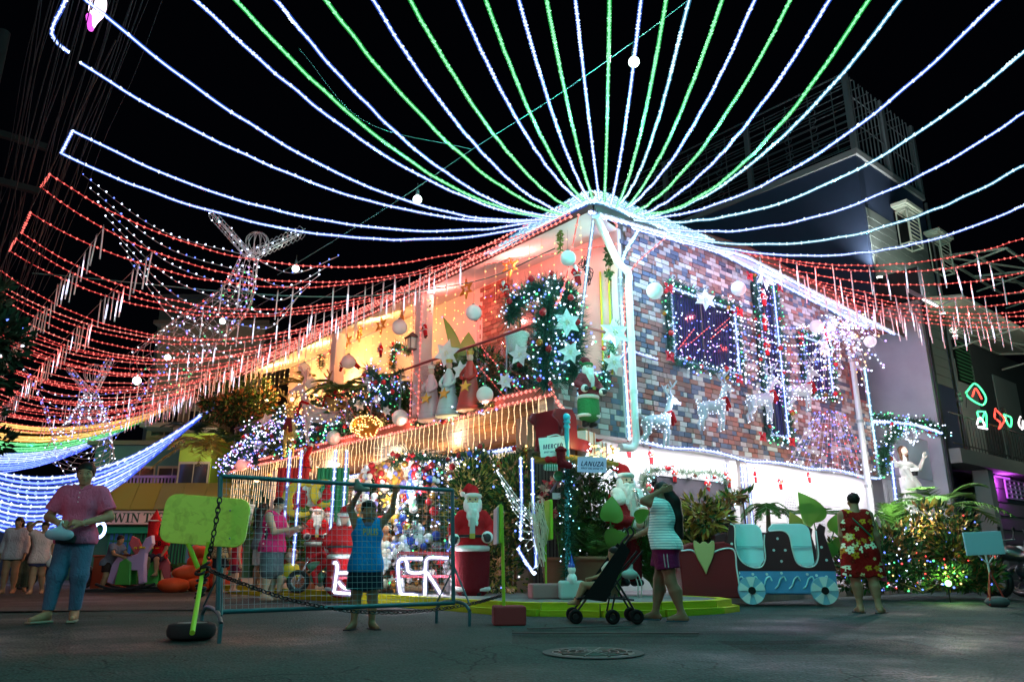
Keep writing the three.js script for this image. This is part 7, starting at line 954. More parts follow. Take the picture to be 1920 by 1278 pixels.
// toys and ornaments hung under the balcony left of the trees
{
  const mk = (n, l, c, px, py, z) => thing(n, l, c, atZ(px, py, z), 0.2);
  for (const [x, y, l] of [[563, 936, 'large'], [607, 925, 'smaller']]) { const m = mk('moon_ornament', `${l} yellow crescent moon with a small red figure under the balcony`, 'ornament', x, y, 13.4), k = l === 'large' ? 1 : 0.75, pts = []; for (let i = 0; i <= 14; i++) { const a = 0.9 + i / 14 * 4.4; pts.push([Math.cos(a) * 0.3 * k, Math.sin(a) * 0.3 * k]); } for (let i = 14; i >= 0; i--) { const a = 1.1 + i / 14 * 4.0; pts.push([0.07 * k + Math.cos(a) * 0.22 * k, Math.sin(a) * 0.24 * k]); } obj('crescent', shape(pts, 0.06, 0.015), M([0.75, 0.45, 0.04], 0.5), m); obj('rider', blob([ell(V(0.05, -0.02, 0.05), 0.08, 0.11, 0.07, 0.03), ell(V(0.06, 0.12, 0.05), 0.05, 0.05, 0.05, 0.02), cap(V(0, -0.08, 0.08), V(-0.08, -0.16, 0.1), 0.035, 0.03, 0.02)], 0.014), CLOTH.red, m); obj('hat', ball(0.05, 0.07, 0.18, 0.05, 8), CLOTH.white, m); }
  const d = mk('disc_ornament', 'round white disc ornament between the two crescent moons', 'ornament', 585, 932, 13.4); obj('disc', tx(new THREE.CylinderGeometry(0.15, 0.15, 0.04, 24), 0, 0, 0, 0, Math.PI / 2), CLOTH.white, d); obj('rim', new THREE.TorusGeometry(0.15, 0.015, 6, 24), M([0.5, 0.5, 0.5], 0.5), d);
  for (const [x, k, l] of [[534, [0.5, 0.03, 0.03], 'red'], [612, [0.03, 0.22, 0.1], 'green']]) { const c = thing('curtain', `tall pleated ${l} curtain behind the display under the balcony`, 'curtain', side(x, 15.3)); for (let i = 0; i < 8; i++) obj('pleat', new THREE.CylinderGeometry(0.045, 0.055, 2.2, 8).translate(i * 0.08 - 0.3, 1.2, (i % 2) * 0.03), M(k, 0.8), c); }
  for (const [px, l] of [[522, 'first'], [545, 'second'], [612, 'third'], [634, 'fourth']]) ropeThing(`upright white rope light under the balcony, ${l} from the left`, [[side(px, 13.3).setY(0.6), side(px, 13.3).setY(2.5)]], 'white', 0.014);
  const wr = thing('wreath', 'pink and cream wreath on the dark screen door', 'wreath', atZ(1043, 932, 12.6), 0.3), wg = [], w2 = []; for (let i = 0; i < 26; i++) { const a = i / 26 * 6.283, o = []; for (let k = 0; k < 7; k++) leafQuad(o, V(Math.cos(a) * 0.24, Math.sin(a) * 0.26, 0), dir(), 0.12, 0.07); (i % 3 ? wg : w2).push(soup(o)); } obj('bloom', wg, M([0.72, 0.42, 0.32], 0.6), wr); obj('bow', w2, M([0.6, 0.05, 0.06], 0.6), wr); obj('centre', [box(0.14, 0.1, 0.02, 0, 0.02, 0.01)], M([0.75, 0.75, 0.72], 0.6), wr);
  const door = thing('screen_door', 'dark mesh screen door behind the wreath', 'door', atZ(1043, 1000, 12.9).setY(0.15), 0.25), mesh2 = []; for (let i = 0; i < 14; i++) mesh2.push(bar(V(-0.4 + i * 0.06, 0.1, 0.02), V(-0.1 + i * 0.06 - 0.3, 2.1, 0.02), 0.004, 0.004, 3), bar(V(0.4 - i * 0.06, 0.1, 0.02), V(0.4 - i * 0.06 + 0, 2.1, 0.02), 0.004, 0.004, 3)); obj('leaf', box(0.85, 2.2, 0.04, 0, 1.1, 0), M([0.03, 0.02, 0.018], 0.6), door); obj('mesh', mesh2, M([0.2, 0.18, 0.16], 0.5), door, STUFF); obj('frame', [-0.45, 0.45].map(x => box(0.06, 2.3, 0.08, x, 1.15, 0)).concat(box(0.96, 0.06, 0.08, 0, 2.28, 0)), M([0.1, 0.06, 0.04], 0.6), door);
  const wing = thing('wing_light', 'wire wing with white fairy lights beside the green framed board', 'light figure', V(0, 0, 0)), wl = [], wls = []; for (let i = 0; i < 7; i++) { const a = atZ(1008, 980, 11.3), e = atZ(932 + i * 9, 882 + i * 22 + (i > 3 ? 8 : 0), 11.3 + 0.02 * i), m = a.clone().lerp(e, 0.5).add(V(0.03, -0.1, 0)), pts = [a.clone().add(V(0, -0.04 * i, 0)), m.clone().add(V(0, 0.05, 0)), e, e.clone().add(V(0.03, -0.07, 0)), m.clone().add(V(0, -0.06, 0))]; wl.push(tube(pts, 0.007, 4, 20)); for (const p of resample(pts, 0.14)) wls.push(['w', p]); } obj('wire', wl, M([0.75, 0.7, 0.65], 0.4), wing); dots(wing, wls, 0.011);
  ropeThing('white rope lights hanging in two lines before the hedge', [[atZ(976, 860, 11.9), atZ(978, 940, 11.9), atZ(976, 1010, 11.9)], [atZ(998, 860, 11.9), atZ(1000, 960, 11.9), atZ(1003, 1075, 11.9), atZ(990, 1060, 11.9), atZ(972, 1030, 11.9)]], 'white', 0.015);
}
// ---------- street furniture ----------
const TEAL = M([0.02, 0.095, 0.12], 0.45, { metalness: 0.2 }), LIME = M([0.3, 0.5, 0.03], 0.5), CHAIN = M([0.03, 0.03, 0.035], 0.45, { metalness: 0.8 });
{ // wire barricade
  const b = thing('barricade', 'blue green pipe barricade filled with square wire mesh', 'barricade', V(0, 0, 0)), tl = atZ(413, 892, 6.75), tr = atZ(848, 919, 8.15), bl = atZ(408, 1147, 6.7), br = atZ(850, 1130, 8.15), g = [], lerp = (a, c, k) => a.clone().lerp(c, k);
  for (const [n, p, q] of [['top_rail', tl, tr], ['bottom_rail', bl, br], ['post', tl, bl], ['post', tr, br]]) obj(n, [bar(p, q, 0.021, 0.021, 10), ball(0.022, p.x, p.y, p.z, 8), ball(0.022, q.x, q.y, q.z, 8)], TEAL, b);
  const NV = 46, NH = 21; for (let i = 1; i < NV; i++) g.push(bar(lerp(tl, tr, i / NV), lerp(bl, br, i / NV), 0.0022, 0.0022, 4)); for (let i = 1; i < NH; i++) g.push(bar(lerp(tl, bl, i / NH), lerp(tr, br, i / NH), 0.0022, 0.0022, 4)); obj('wire_mesh', g, M([0.25, 0.35, 0.38], 0.4, { metalness: 0.7 }), b, STUFF);
  for (const [p, f0, f1] of [[bl, [376, 1180], [410, 1206]], [br, [818, 1168], [880, 1174]]]) { const a = atH(f0[0], f0[1], 0.01), c = atH(f1[0], f1[1], 0.01), y = p.y - 0.01, m0 = a.clone().setY(y - 0.06), m1 = c.clone().setY(y - 0.06); obj('foot', [bar(a, m0, 0.018), bar(m1, c, 0.018), tube([m0, m0.clone().lerp(m1, 0.15).setY(y), m0.clone().lerp(m1, 0.85).setY(y), m1], 0.018, 8, 14)], TEAL, b); obj('brace', [bar(m0.clone().setY(y), p.clone().add(V(0, 0.35, 0)), 0.009), bar(m1.clone().setY(y), p.clone().add(V(0, 0.35, 0)), 0.009)], TEAL, b); }
  const rag = blob([cap(atZ(672, 912, 7.5), atZ(668, 900, 7.5), 0.035, 0.02, 0.03), cap(atZ(668, 915, 7.5), atZ(690, 918, 7.5), 0.03, 0.02, 0.03)], 0.012); tag(obj('cloth_knot', rag, M([0.12, 0.16, 0.14], 0.9), scene), 'knotted cloth on the barricade rail beside the boy\'s hand', 'cloth');
}
{ // large green board on a tyre base
  const z = 6.35, s = thing('green_board', 'large blank lime green board on a pole set in a tyre, left foreground', 'sign', V(0, 0, 0)), c = atZ(386, 976, z), w = atZ(462, 976, z).x - atZ(309, 976, z).x, h = atZ(386, 933, z).y - atZ(386, 1022, z).y, R = 0.1, q = new THREE.Shape(); q.moveTo(-w / 2 + R, -h / 2); q.lineTo(w / 2 - R, -h / 2); q.quadraticCurveTo(w / 2, -h / 2, w / 2, -h / 2 + R); q.lineTo(w / 2, h / 2 - R); q.quadraticCurveTo(w / 2, h / 2, w / 2 - R, h / 2); q.lineTo(-w / 2 + R, h / 2); q.quadraticCurveTo(-w / 2, h / 2, -w / 2, h / 2 - R); q.lineTo(-w / 2, -h / 2 + R); q.quadraticCurveTo(-w / 2, -h / 2, -w / 2 + R, -h / 2);
  const g = new THREE.ExtrudeGeometry(q, { depth: 0.025, bevelEnabled: true, bevelSize: 0.006, bevelThickness: 0.006, bevelSegments: 2 }); tx(g, 0, 0, 0, 0.1, 0, -0.07); g.translate(c.x, c.y, c.z); const bm = uvXY(g); const grime = canvasTex(512, 512, (k, W, H) => { k.fillStyle = '#ffffff'; k.fillRect(0, 0, W, H); let q = 11; const rn = () => (q = (q * 16807) % 2147483647) / 2147483647; for (let i = 0; i < 170; i++) { k.fillStyle = `rgba(${60 + rn() * 60 | 0},${70 + rn() * 50 | 0},40,${0.03 + rn() * 0.09})`; k.beginPath(); k.ellipse(rn() * W, rn() * H, 4 + rn() * 40, 3 + rn() * 18, rn() * 6, 0, 7); k.fill(); } for (let i = 0; i < 70; i++) { k.strokeStyle = `rgba(${rn() > 0.5 ? '240,240,220' : '50,60,30'},${0.15 + rn() * 0.3})`; k.lineWidth = 0.6 + rn() * 1.4; k.beginPath(); const x = rn() * W, y = rn() * H; k.moveTo(x, y); k.lineTo(x + (rn() - 0.5) * 70, y + (rn() - 0.5) * 40); k.stroke(); } }); grime.repeat.set(1.4, 1.4);
  obj('board', bm, M([0.52, 0.7, 0.07], 0.45, { map: grime, bumpMap: asphaltFine, bumpScale: 0.003 }), s); obj('bolt', [[-0.2, 0.1], [0.2, 0.08], [-0.18, -0.12], [0.22, -0.14]].map(a => ball(0.008, c.x + a[0], c.y + a[1], c.z + 0.034, 8)), METAL, s);
  const foot = atH(360, 1186, 0.18), mid = atZ(378, 1080, z); obj('pole', [bar(foot, mid, 0.018), bar(mid, atZ(391, 1015, z - 0.03), 0.018), bar(atZ(371, 1065, z), atZ(352, 1018, z - 0.03), 0.02)], LIME, s);
  const t = thing('tyre_base', 'old tyre filled with concrete under the lime green board', 'tyre', atH(357, 1198, 0).add(V(0, 0.005, 0))); obj('tyre', lathe([[0.12, 0.02], [0.19, 0], [0.225, 0.03], [0.235, 0.08], [0.22, 0.135], [0.18, 0.155], [0.13, 0.145], [0.12, 0.02]], 32), M([0.025, 0.027, 0.03], 0.8, { bumpMap: asphaltFine, bumpScale: 0.008 }), t); obj('concrete', new THREE.CylinderGeometry(0.14, 0.15, 0.12, 24).translate(0, 0.09, 0), CONC, t); t.scale.setScalar(0.85);
  const tw = []; for (let i = 0; i < 9; i++) tw.push(tx(new THREE.TorusGeometry(0.035, 0.012, 5, 10), mid.x + rr(-0.03, 0.03), mid.y - 0.05 + i * 0.03 - 0.1, mid.z + rr(-0.02, 0.02), rnd() * 3, 1.3 + rr(-0.5, 0.5))); tag(obj('wound_chain', tw, CHAIN, scene), 'chain wound round the pole below the lime green board', 'chain');
}
{ // thin side-on board on red block, chain between the posts
  const s = thing('green_post', 'thin lime green post with a board seen edge on, in a red block', 'sign', atH(945, 1171, 0), 0.1); obj('post', bar(V(0, 0.1, 0), V(-0.03, 1.22, 0), 0.018), LIME, s); obj('board', rbox(0.03, 0.4, 0.5, 0.012, -0.06, 1.02, 0), LIME, s); obj('board_back', rbox(0.02, 0.38, 0.48, 0.008, -0.09, 1.0, 0), M([0.55, 0.5, 0.55], 0.6), s); obj('red_block', uvBox(rbox(0.34, 0.19, 0.28, 0.02, 0.05, 0.095, 0)), M([0.26, 0.04, 0.045], 0.9, { map: plaster, bumpMap: asphaltFine, bumpScale: 0.006 }), s);
  const links = (label, pts, step) => { const th = thing('chain', label, 'chain', V(0, 0, 0)), lg = tx(new THREE.TorusGeometry(0.017, 0.006, 5, 10), 0, 0, 0); lg.scale(1.5, 1, 1); const P2 = resample(pts, step); P2.forEach((p, i) => { if (i === P2.length - 1) return; const d = P2[i + 1].clone().sub(p).normalize(), m = obj('chain_link', lg, CHAIN, th); m.position.copy(p); m.quaternion.setFromUnitVectors(V(1, 0, 0), d).multiply(new THREE.Quaternion().setFromAxisAngle(V(1, 0, 0), i % 2 ? 0.75 : -0.75)); }); };
  links('long sagging black chain from the lime green board to the thin green post', [[395, 1070, 6.3], [450, 1092, 6.6], [560, 1128, 7.1], [680, 1147, 7.5], [800, 1144, 8.0], [890, 1130, 8.5], [944, 1115, 8.85]].map(a => atZ(...a)), 0.042); links('short black chain hanging over the face of the lime green board', [[411, 938, 6.2], [405, 975, 6.18], [396, 1022, 6.18], [390, 1050, 6.25]].map(a => atZ(...a)), 0.042);
  const f = thing('framed_board', 'green framed light board seen edge on in front of the left ribbed pot', 'sign', gz(1024, 10.9, 0.15), 0.2); obj('post', bar(V(0, 0.1, 0), V(0, 0.95, 0), 0.015), LIME, f); obj('frame', rbox(0.05, 0.55, 0.34, 0.02, 0.05, 1.05, 0), LIME, f); obj('light_strands', [...Array(34)].map(() => tube([V(rr(-0.25, 0), rr(1.1, 1.35), rr(-0.1, 0.15)), V(rr(-0.2, 0), 0.95, rr(-0.1, 0.15)), V(rr(-0.12, 0), rr(0.35, 0.8), rr(-0.05, 0.1))], 0.006, 4, 6)), M([0.75, 0.68, 0.55], 0.5), f, STUFF); obj('pink_block', rbox(0.46, 0.2, 0.3, 0.03, 0, 0.1, 0), M([0.4, 0.17, 0.17], 0.9), f);
}
{ // street signpost
  const p = gz(1066, 11.1, 0.15), top = atZ(1062, 790, 11.1), s = thing('signpost', 'turquoise street signpost with a ball finial', 'signpost', V(0, 0, 0)); obj('pole', bar(p, top, 0.045, 0.04, 12), M([0.02, 0.4, 0.5], 0.35), s); obj('finial', [ball(0.065, top.x, top.y + 0.06, top.z, 14), new THREE.CylinderGeometry(0.06, 0.06, 0.03, 12).translate(top.x, top.y - 0.01, top.z), new THREE.CylinderGeometry(0.055, 0.055, 0.04, 12).translate(top.x, top.y - 0.08, top.z)], M([0.02, 0.45, 0.6], 0.3), s);
  const sign = (nm, txt, label, c, bg, yaw, roll, w, h) => { const t = canvasTex(512, Math.round(512 * h / w), (k, W, H) => { k.fillStyle = bg; k.fillRect(0, 0, W, H); k.fillStyle = '#1d1a55'; k.textAlign = 'center'; k.font = 'italic bold 118px sans-serif'; k.fillText(txt, W / 2, H * 0.6, W * 0.8); k.font = 'italic bold 44px sans-serif'; k.fillText('BRGY 682 ZONE 74', W / 2, H * 0.8, W * 0.76); }); const o = thing(nm, label, 'street sign', c, yaw); const pl = new THREE.BoxGeometry(w, h, 0.015); tx(pl, 0, 0, 0, 0, 0, roll); obj('plate', pl, M([1, 1, 1], 0.5, { map: t }), o); obj('bracket', tube([V(w * 0.45, h * 0.4, 0), V(w * 0.2, h * 0.62, 0), V(-w * 0.2, h * 0.5, 0)], 0.012, 5, 10), M([0.6, 0.65, 0.6], 0.4), o); };
  sign('street_sign', 'MERCED', 'white MERCED street sign left of the turquoise post', atZ(1036, 837, 11.0), '#e8eeec', 0.3, 0.13, 0.4, 0.28); sign('street_sign', 'LANUZA', 'lilac LANUZA street sign right of the turquoise post', atZ(1110, 871, 11.0), '#cdbfe6', -0.2, -0.06, 0.42, 0.22);
  const st5 = thing('stocking', 'dark red stocking with green striped cuff under the MERCED sign', 'ornament', atZ(1032, 868, 10.9), 0.2); obj('cuff', blob([cap(V(-0.06, -0.06, 0), V(0.06, -0.06, 0), 0.05, 0.05, 0.03)], 0.014), M([0.1, 0.3, 0.2], 0.8), st5); obj('hearts', blob([ell(V(-0.04, 0.05, 0.02), 0.05, 0.05, 0.03, 0.02), ell(V(0.05, 0.05, 0.02), 0.05, 0.05, 0.03, 0.02)], 0.012), CLOTH.red, st5); for (let i = 0; i < 6; i++) obj('stripe', tube([V(-0.085 + i * 0.034, -0.02, 0.045), V(-0.09 + i * 0.036, -0.11, 0.045)], 0.008, 5, 4), CLOTH.white, st5); const st6 = thing('stocking', 'plain dark red stocking beside the turquoise post', 'ornament', atZ(1052, 855, 10.95)); obj('sock', blob([cap(V(0, 0.08, 0), V(0, -0.1, 0), 0.07, 0.06, 0.03), cap(V(0, -0.1, 0), V(0.12, -0.14, 0.02), 0.06, 0.05, 0.03)], 0.014), CLOTH.dkred, st6); obj('cuff', tx(new THREE.TorusGeometry(0.065, 0.025, 6, 14), 0, 0.09, 0, 0, Math.PI / 2), CLOTH.dkred, st6);
  const bb = thing('bauble', 'green teapot shaped ornament above the wreath', 'ornament', atZ(1047, 892, 11.6)); obj('body', ball(0.085, 0, 0, 0, 12), BAUB.t, bb); obj('cap', ball(0.035, 0, 0.1, 0, 8), CLOTH.red, bb);
  const sn = thing('snow_figure', 'small white snow figure with blue hat on a chipped white planter', 'ornament', gz(1072, 10.75, 0.15)); obj('planter', uvBox(rbox(0.36, 0.24, 0.3, 0.04, 0, 0.12, 0)), M([0.55, 0.58, 0.55], 0.9, { map: plaster }), sn); obj('body', blob([ell(V(0, 0.26, 0.1), 0.07, 0.08, 0.07, 0.02), ell(V(0, 0.38, 0.1), 0.055, 0.055, 0.055, 0.02)], 0.012), CLOTH.white, sn); obj('hat', [ball(0.05, 0, 0.43, 0.1, 10), new THREE.ConeGeometry(0.04, 0.16, 10).translate(0, 0.52, 0.1)], BAUB.b, sn);
}
{ // stroller with child
  const z = 8.75, p = gz(1132, z, 0), s = thing('stroller', 'black folding stroller with small double wheels', 'stroller', p, 0), BK = M([0.005, 0.005, 0.006], 0.8), FR = M([0.02, 0.02, 0.022], 0.4, { metalness: 0.5 }), X = px => (px - 1132) / FOC * z / 1.06 * 1.0;
  const fr = []; for (const q of [-0.2, 0.2]) fr.push(bar(V(-0.33, 0.1, q), V(0.27, 0.87, q), 0.012), bar(V(0.32, 0.1, q), V(0.05, 0.55, q), 0.012), bar(V(-0.2, 0.28, q), V(0.3, 0.24, q), 0.01), bar(V(0.0, 0.28, q), V(0.42, 0.75, q), 0.011), tube([V(0.27, 0.87, q), V(0.33, 0.94, q), V(0.29, 1.0, q), V(0.26, 0.97, q)], 0.013, 6, 10), bar(V(0.05, 0.1, q), V(0.1, 0.3, q), 0.01)); fr.push(bar(V(-0.33, 0.1, -0.2), V(-0.33, 0.1, 0.2), 0.01), bar(V(0.32, 0.1, -0.2), V(0.32, 0.1, 0.2), 0.01)); obj('frame', fr, FR, s);
  obj('seat_cloth', [tx(box(0.62, 0.02, 0.4), 0.06, 0.5, 0, 0, 0, 0.95), tx(box(0.3, 0.02, 0.4), -0.16, 0.27, 0, 0, 0, 0.15), ...[-0.2, 0.2].map(q => shape([[-0.25, 0.25], [0.0, 0.22], [0.28, 0.75], [0.2, 0.84], [0, 0.58]], 0.012).translate(0, 0, q))], BK, s);
  for (const [x, q] of [[-0.33, 0.2], [-0.33, -0.2], [0.32, 0.2], [0.32, -0.2], [0.06, 0.24]]) { const w = obj('wheel', [-0.03, 0.03].map(d => tx(new THREE.TorusGeometry(0.055, 0.02, 8, 20), x, 0.072, q + d)), BK, s); obj('hub', tx(new THREE.CylinderGeometry(0.03, 0.03, 0.09, 12), x, 0.072, q, 0, Math.PI / 2), FR, w); }
  const w = human({ label: 'small child sitting low in the black stroller', at: p.clone().add(V(-0.05, 0.2, 0)), yaw: -Math.PI / 2, H: 0.85, hs: 0.18, skin: SKIN.tan, face: false, cell: 0.014, J: { ...sit, pelvis: [0, 0.22, -0.05], waist: [0, 0.3, -0.09], chest: [0, 0.4, -0.13], shL: [0.09, 0.46, -0.15], shR: [-0.09, 0.46, -0.15], neck: [0, 0.5, -0.17], head: [0, 0.6, -0.2], hipL: [0.05, 0.2, -0.02], hipR: [-0.05, 0.2, -0.02], knL: [0.06, 0.22, 0.2], knR: [-0.06, 0.22, 0.2], anL: [0.06, 0.02, 0.3], anR: [-0.06, 0.02, 0.3], elL: [0.12, 0.34, -0.05], wrL: [0.08, 0.3, 0.1], elR: [-0.12, 0.34, -0.05], wrR: [-0.08, 0.3, 0.1] } }); w.top('romper', CL([0.4, 0.42, 0.35]), { hem: 0.16 });
  const bg = thing('tied_bag', 'pale plastic bag tied to the stroller handle', 'plastic bag', p.clone().add(V(0.26, 0.5, 0.24))); obj('bag', blob([ell(V(0, 0, 0), 0.09, 0.05, 0.06, 0.03), cap(V(0, 0.02, 0), V(0.03, 0.1, 0), 0.03, 0.012, 0.03)], 0.012), M([0.4, 0.48, 0.45], 0.4, { transmission: 0.3, thickness: 0 }), bg); obj('strap', [0.05, 0.09].map(x => tube([V(x, 0, 0), V(x + 0.03, -0.1, 0.02), V(x + 0.02, -0.24, 0.02)], 0.006, 4, 8)), M([0.5, 0.55, 0.5], 0.5), bg);
}
// ---------- kiddie train ----------
{
  const z = 12.3, y0 = 0.02, sc = 1.06 * z / FOC, X = px => (px - 1460) * sc * 0.98, Y = py => (1135 - py) * z / FOC * 0.985, MAR = M([0.07, 0.012, 0.018], 0.45, { clearcoat: 0.3, map: plaster }), TQ = M([0.55, 0.84, 0.86], 0.45, { map: plaster }), BL = M([0.14, 0.33, 0.62], 0.5, { map: plaster, bumpMap: asphaltFine, bumpScale: 0.003 }), WH = M([0.75, 0.75, 0.75], 0.4);
  const c = thing('train_carriage', 'blue and maroon open kiddie train carriage with white wheels and turquoise seats', 'kiddie ride', gz(1460, z, y0), -0.08);
  const pan = [[1372, 1078], [1368, 1060], [1374, 1020], [1380, 997], [1386, 1000], [1386, 1040], [1394, 1062], [1410, 1072], [1425, 1072], [1433, 1060], [1434, 1030], [1436, 1016], [1444, 1010], [1468, 1010], [1476, 1017], [1480, 1045], [1486, 1066], [1498, 1072], [1512, 1070], [1520, 1058], [1522, 1010], [1530, 998], [1538, 1004], [1535, 1016], [1548, 1078]].map(a => [X(a[0]), Y(a[1])]);
  for (const q of [0.32, -0.34]) obj('side_panel', shape(pan, 0.03, 0.006).translate(0, 0, q), MAR, c);
  for (const [a, b] of [[1382, 1440], [1455, 1522]]) { const w = X(b) - X(a), h = Y(997) - Y(1075), r = 0.14, s = new THREE.Shape(); s.moveTo(-w / 2, 0); s.lineTo(w / 2, 0); s.lineTo(w / 2, h - r); s.quadraticCurveTo(w / 2, h, w / 2 - r, h); s.lineTo(-w / 2 + r * 0.4, h); s.lineTo(-w / 2, h - r * 0.4); const g = new THREE.ExtrudeGeometry(s, { depth: 0.05, bevelEnabled: true, bevelSize: 0.012, bevelThickness: 0.012, bevelSegments: 2 }); obj('seat_back', tx(g, (X(a) + X(b)) / 2, Y(1075), 0.02, 0, -0.12), TQ, c); obj('seat', box(w, 0.06, 0.5, (X(a) + X(b)) / 2, Y(1068), 0.05), TQ, c); obj('seat_seam', tx(box(w - 0.02, 0.012, 0.02), (X(a) + X(b)) / 2, Y(1036), 0.075, 0, -0.12), M([0.25, 0.5, 0.52], 0.5), c); }
  obj('trim', [pan.slice(3, 12), pan.slice(12, 21)].map(p => tube(p.map(a => V(a[0], a[1], 0.362)), 0.011, 5, 40)), WH, c);
  obj('base', [rbox(X(1548) - X(1371), Y(1075) - Y(1118), 0.7, 0.03, (X(1548) + X(1371)) / 2, (Y(1075) + Y(1118)) / 2, 0)], BL, c);
  const wv = []; for (let i = 0; i < 7; i++) { const x = X(1384 + i * 23), y = Y(1100); wv.push(tube([V(x - 0.07, y - 0.07, 0.36), V(x - 0.02, y - 0.02, 0.365), V(x + 0.02, y + 0.07, 0.365), V(x + 0.075, y + 0.1, 0.365), V(x + 0.1, y + 0.04, 0.36)], 0.012, 5, 14)); } obj('wave_trim', wv, M([0.5, 0.75, 0.8], 0.3), c, STUFF);
  const dt = []; for (const [x, y, q] of [[1388, 1082, 0.356], [1411, 1084, 0.356], [1434, 1084, 0.356], [1458, 1082, 0.356], [1500, 1084, 0.356], [1515, 1086, 0.356], [1531, 1088, 0.356], [1380, 1032, 0.356], [1376, 1056, 0.356], [1457, 1023, 0.356], [1449, 1043, 0.356], [1468, 1043, 0.356], [1460, 1062, 0.356], [1528, 1038, 0.356], [1534, 1060, 0.356]]) dt.push(tx(new THREE.CylinderGeometry(0.02, 0.02, 0.012, 12), X(x), Y(y), q, 0, Math.PI / 2)); dt.forEach(g => obj('white_dot', g, WH, c));
  for (const x of [1405, 1523]) { const w = obj('wheel', tx(new THREE.CylinderGeometry(0.2, 0.2, 0.04, 28), X(x), 0.205, 0.42, 0, Math.PI / 2), M([0.25, 0.45, 0.6], 0.4), c); const sp = []; for (let i = 0; i < 5; i++) { const s = new THREE.Shape(); s.moveTo(0, 0); s.absarc(0, 0, 0.195, i * 1.2566, i * 1.2566 + 0.68, false); s.lineTo(0, 0); sp.push(new THREE.ExtrudeGeometry(s, { depth: 0.01, bevelEnabled: false, curveSegments: 8 }).translate(X(x), 0.205, 0.441)); } obj('wheel_sector', sp, WH, w); obj('hub', tx(new THREE.CylinderGeometry(0.055, 0.055, 0.04, 14), X(x), 0.205, 0.445, 0, Math.PI / 2), M([0.02, 0.015, 0.015], 0.5), w); }
  const r = thing('train_carriage', 'dark red kiddie train engine body with a gold heart board', 'kiddie ride', gz(1325, 12.35, 0.02), -0.05), X2 = px => (px - 1325) * sc, RD = M([0.24, 0.02, 0.025], 0.5, { clearcoat: 0.3, map: plaster, bumpMap: asphaltFine, bumpScale: 0.003 });
  const bp = [[1282, 1122], [1278, 1042], [1300, 1032], [1318, 1034], [1334, 1032], [1352, 1030], [1364, 1036], [1370, 1060], [1372, 1122]].map(a => [X2(a[0]), Y(a[1])]); obj('body', [shape(bp, 0.7, 0.02).translate(0, 0, -0.36)], RD, r); obj('cowl', [shape([[1340, 1040], [1342, 1018], [1350, 1014], [1374, 1016], [1374, 1040]].map(a => [X2(a[0]), Y(a[1])]), 0.6, 0.02).translate(0, 0, -0.4), shape([[1362, 1016], [1360, 994], [1370, 986], [1382, 1000], [1380, 1020]].map(a => [X2(a[0]), Y(a[1])]), 0.08, 0.01).translate(0, 0, -0.1)], MAR, r);
  obj('trim', [tube([[1280, 1044], [1300, 1044], [1318, 1070], [1335, 1046], [1366, 1042], [1369, 1075], [1372, 1115]].map(a => V(X2(a[0]), Y(a[1]), 0.372)), 0.013, 5, 50)], WH, r);
  const ht = new THREE.Shape(); ht.moveTo(0, -0.3); ht.bezierCurveTo(0.04, -0.16, 0.17, -0.04, 0.15, 0.16); ht.bezierCurveTo(0.12, 0.22, 0.09, 0.1, 0.04, 0.14); ht.bezierCurveTo(0.02, 0.17, -0.02, 0.17, -0.04, 0.14); ht.bezierCurveTo(-0.09, 0.1, -0.12, 0.22, -0.15, 0.16); ht.bezierCurveTo(-0.17, -0.04, -0.04, -0.16, 0, -0.3); obj('gold_heart', new THREE.ExtrudeGeometry(ht, { depth: 0.025, bevelEnabled: true, bevelSize: 0.006, bevelThickness: 0.006, bevelSegments: 1 }).translate(X2(1318), Y(1048), 0.38), M([0.5, 0.4, 0.16], 0.45), r);
}
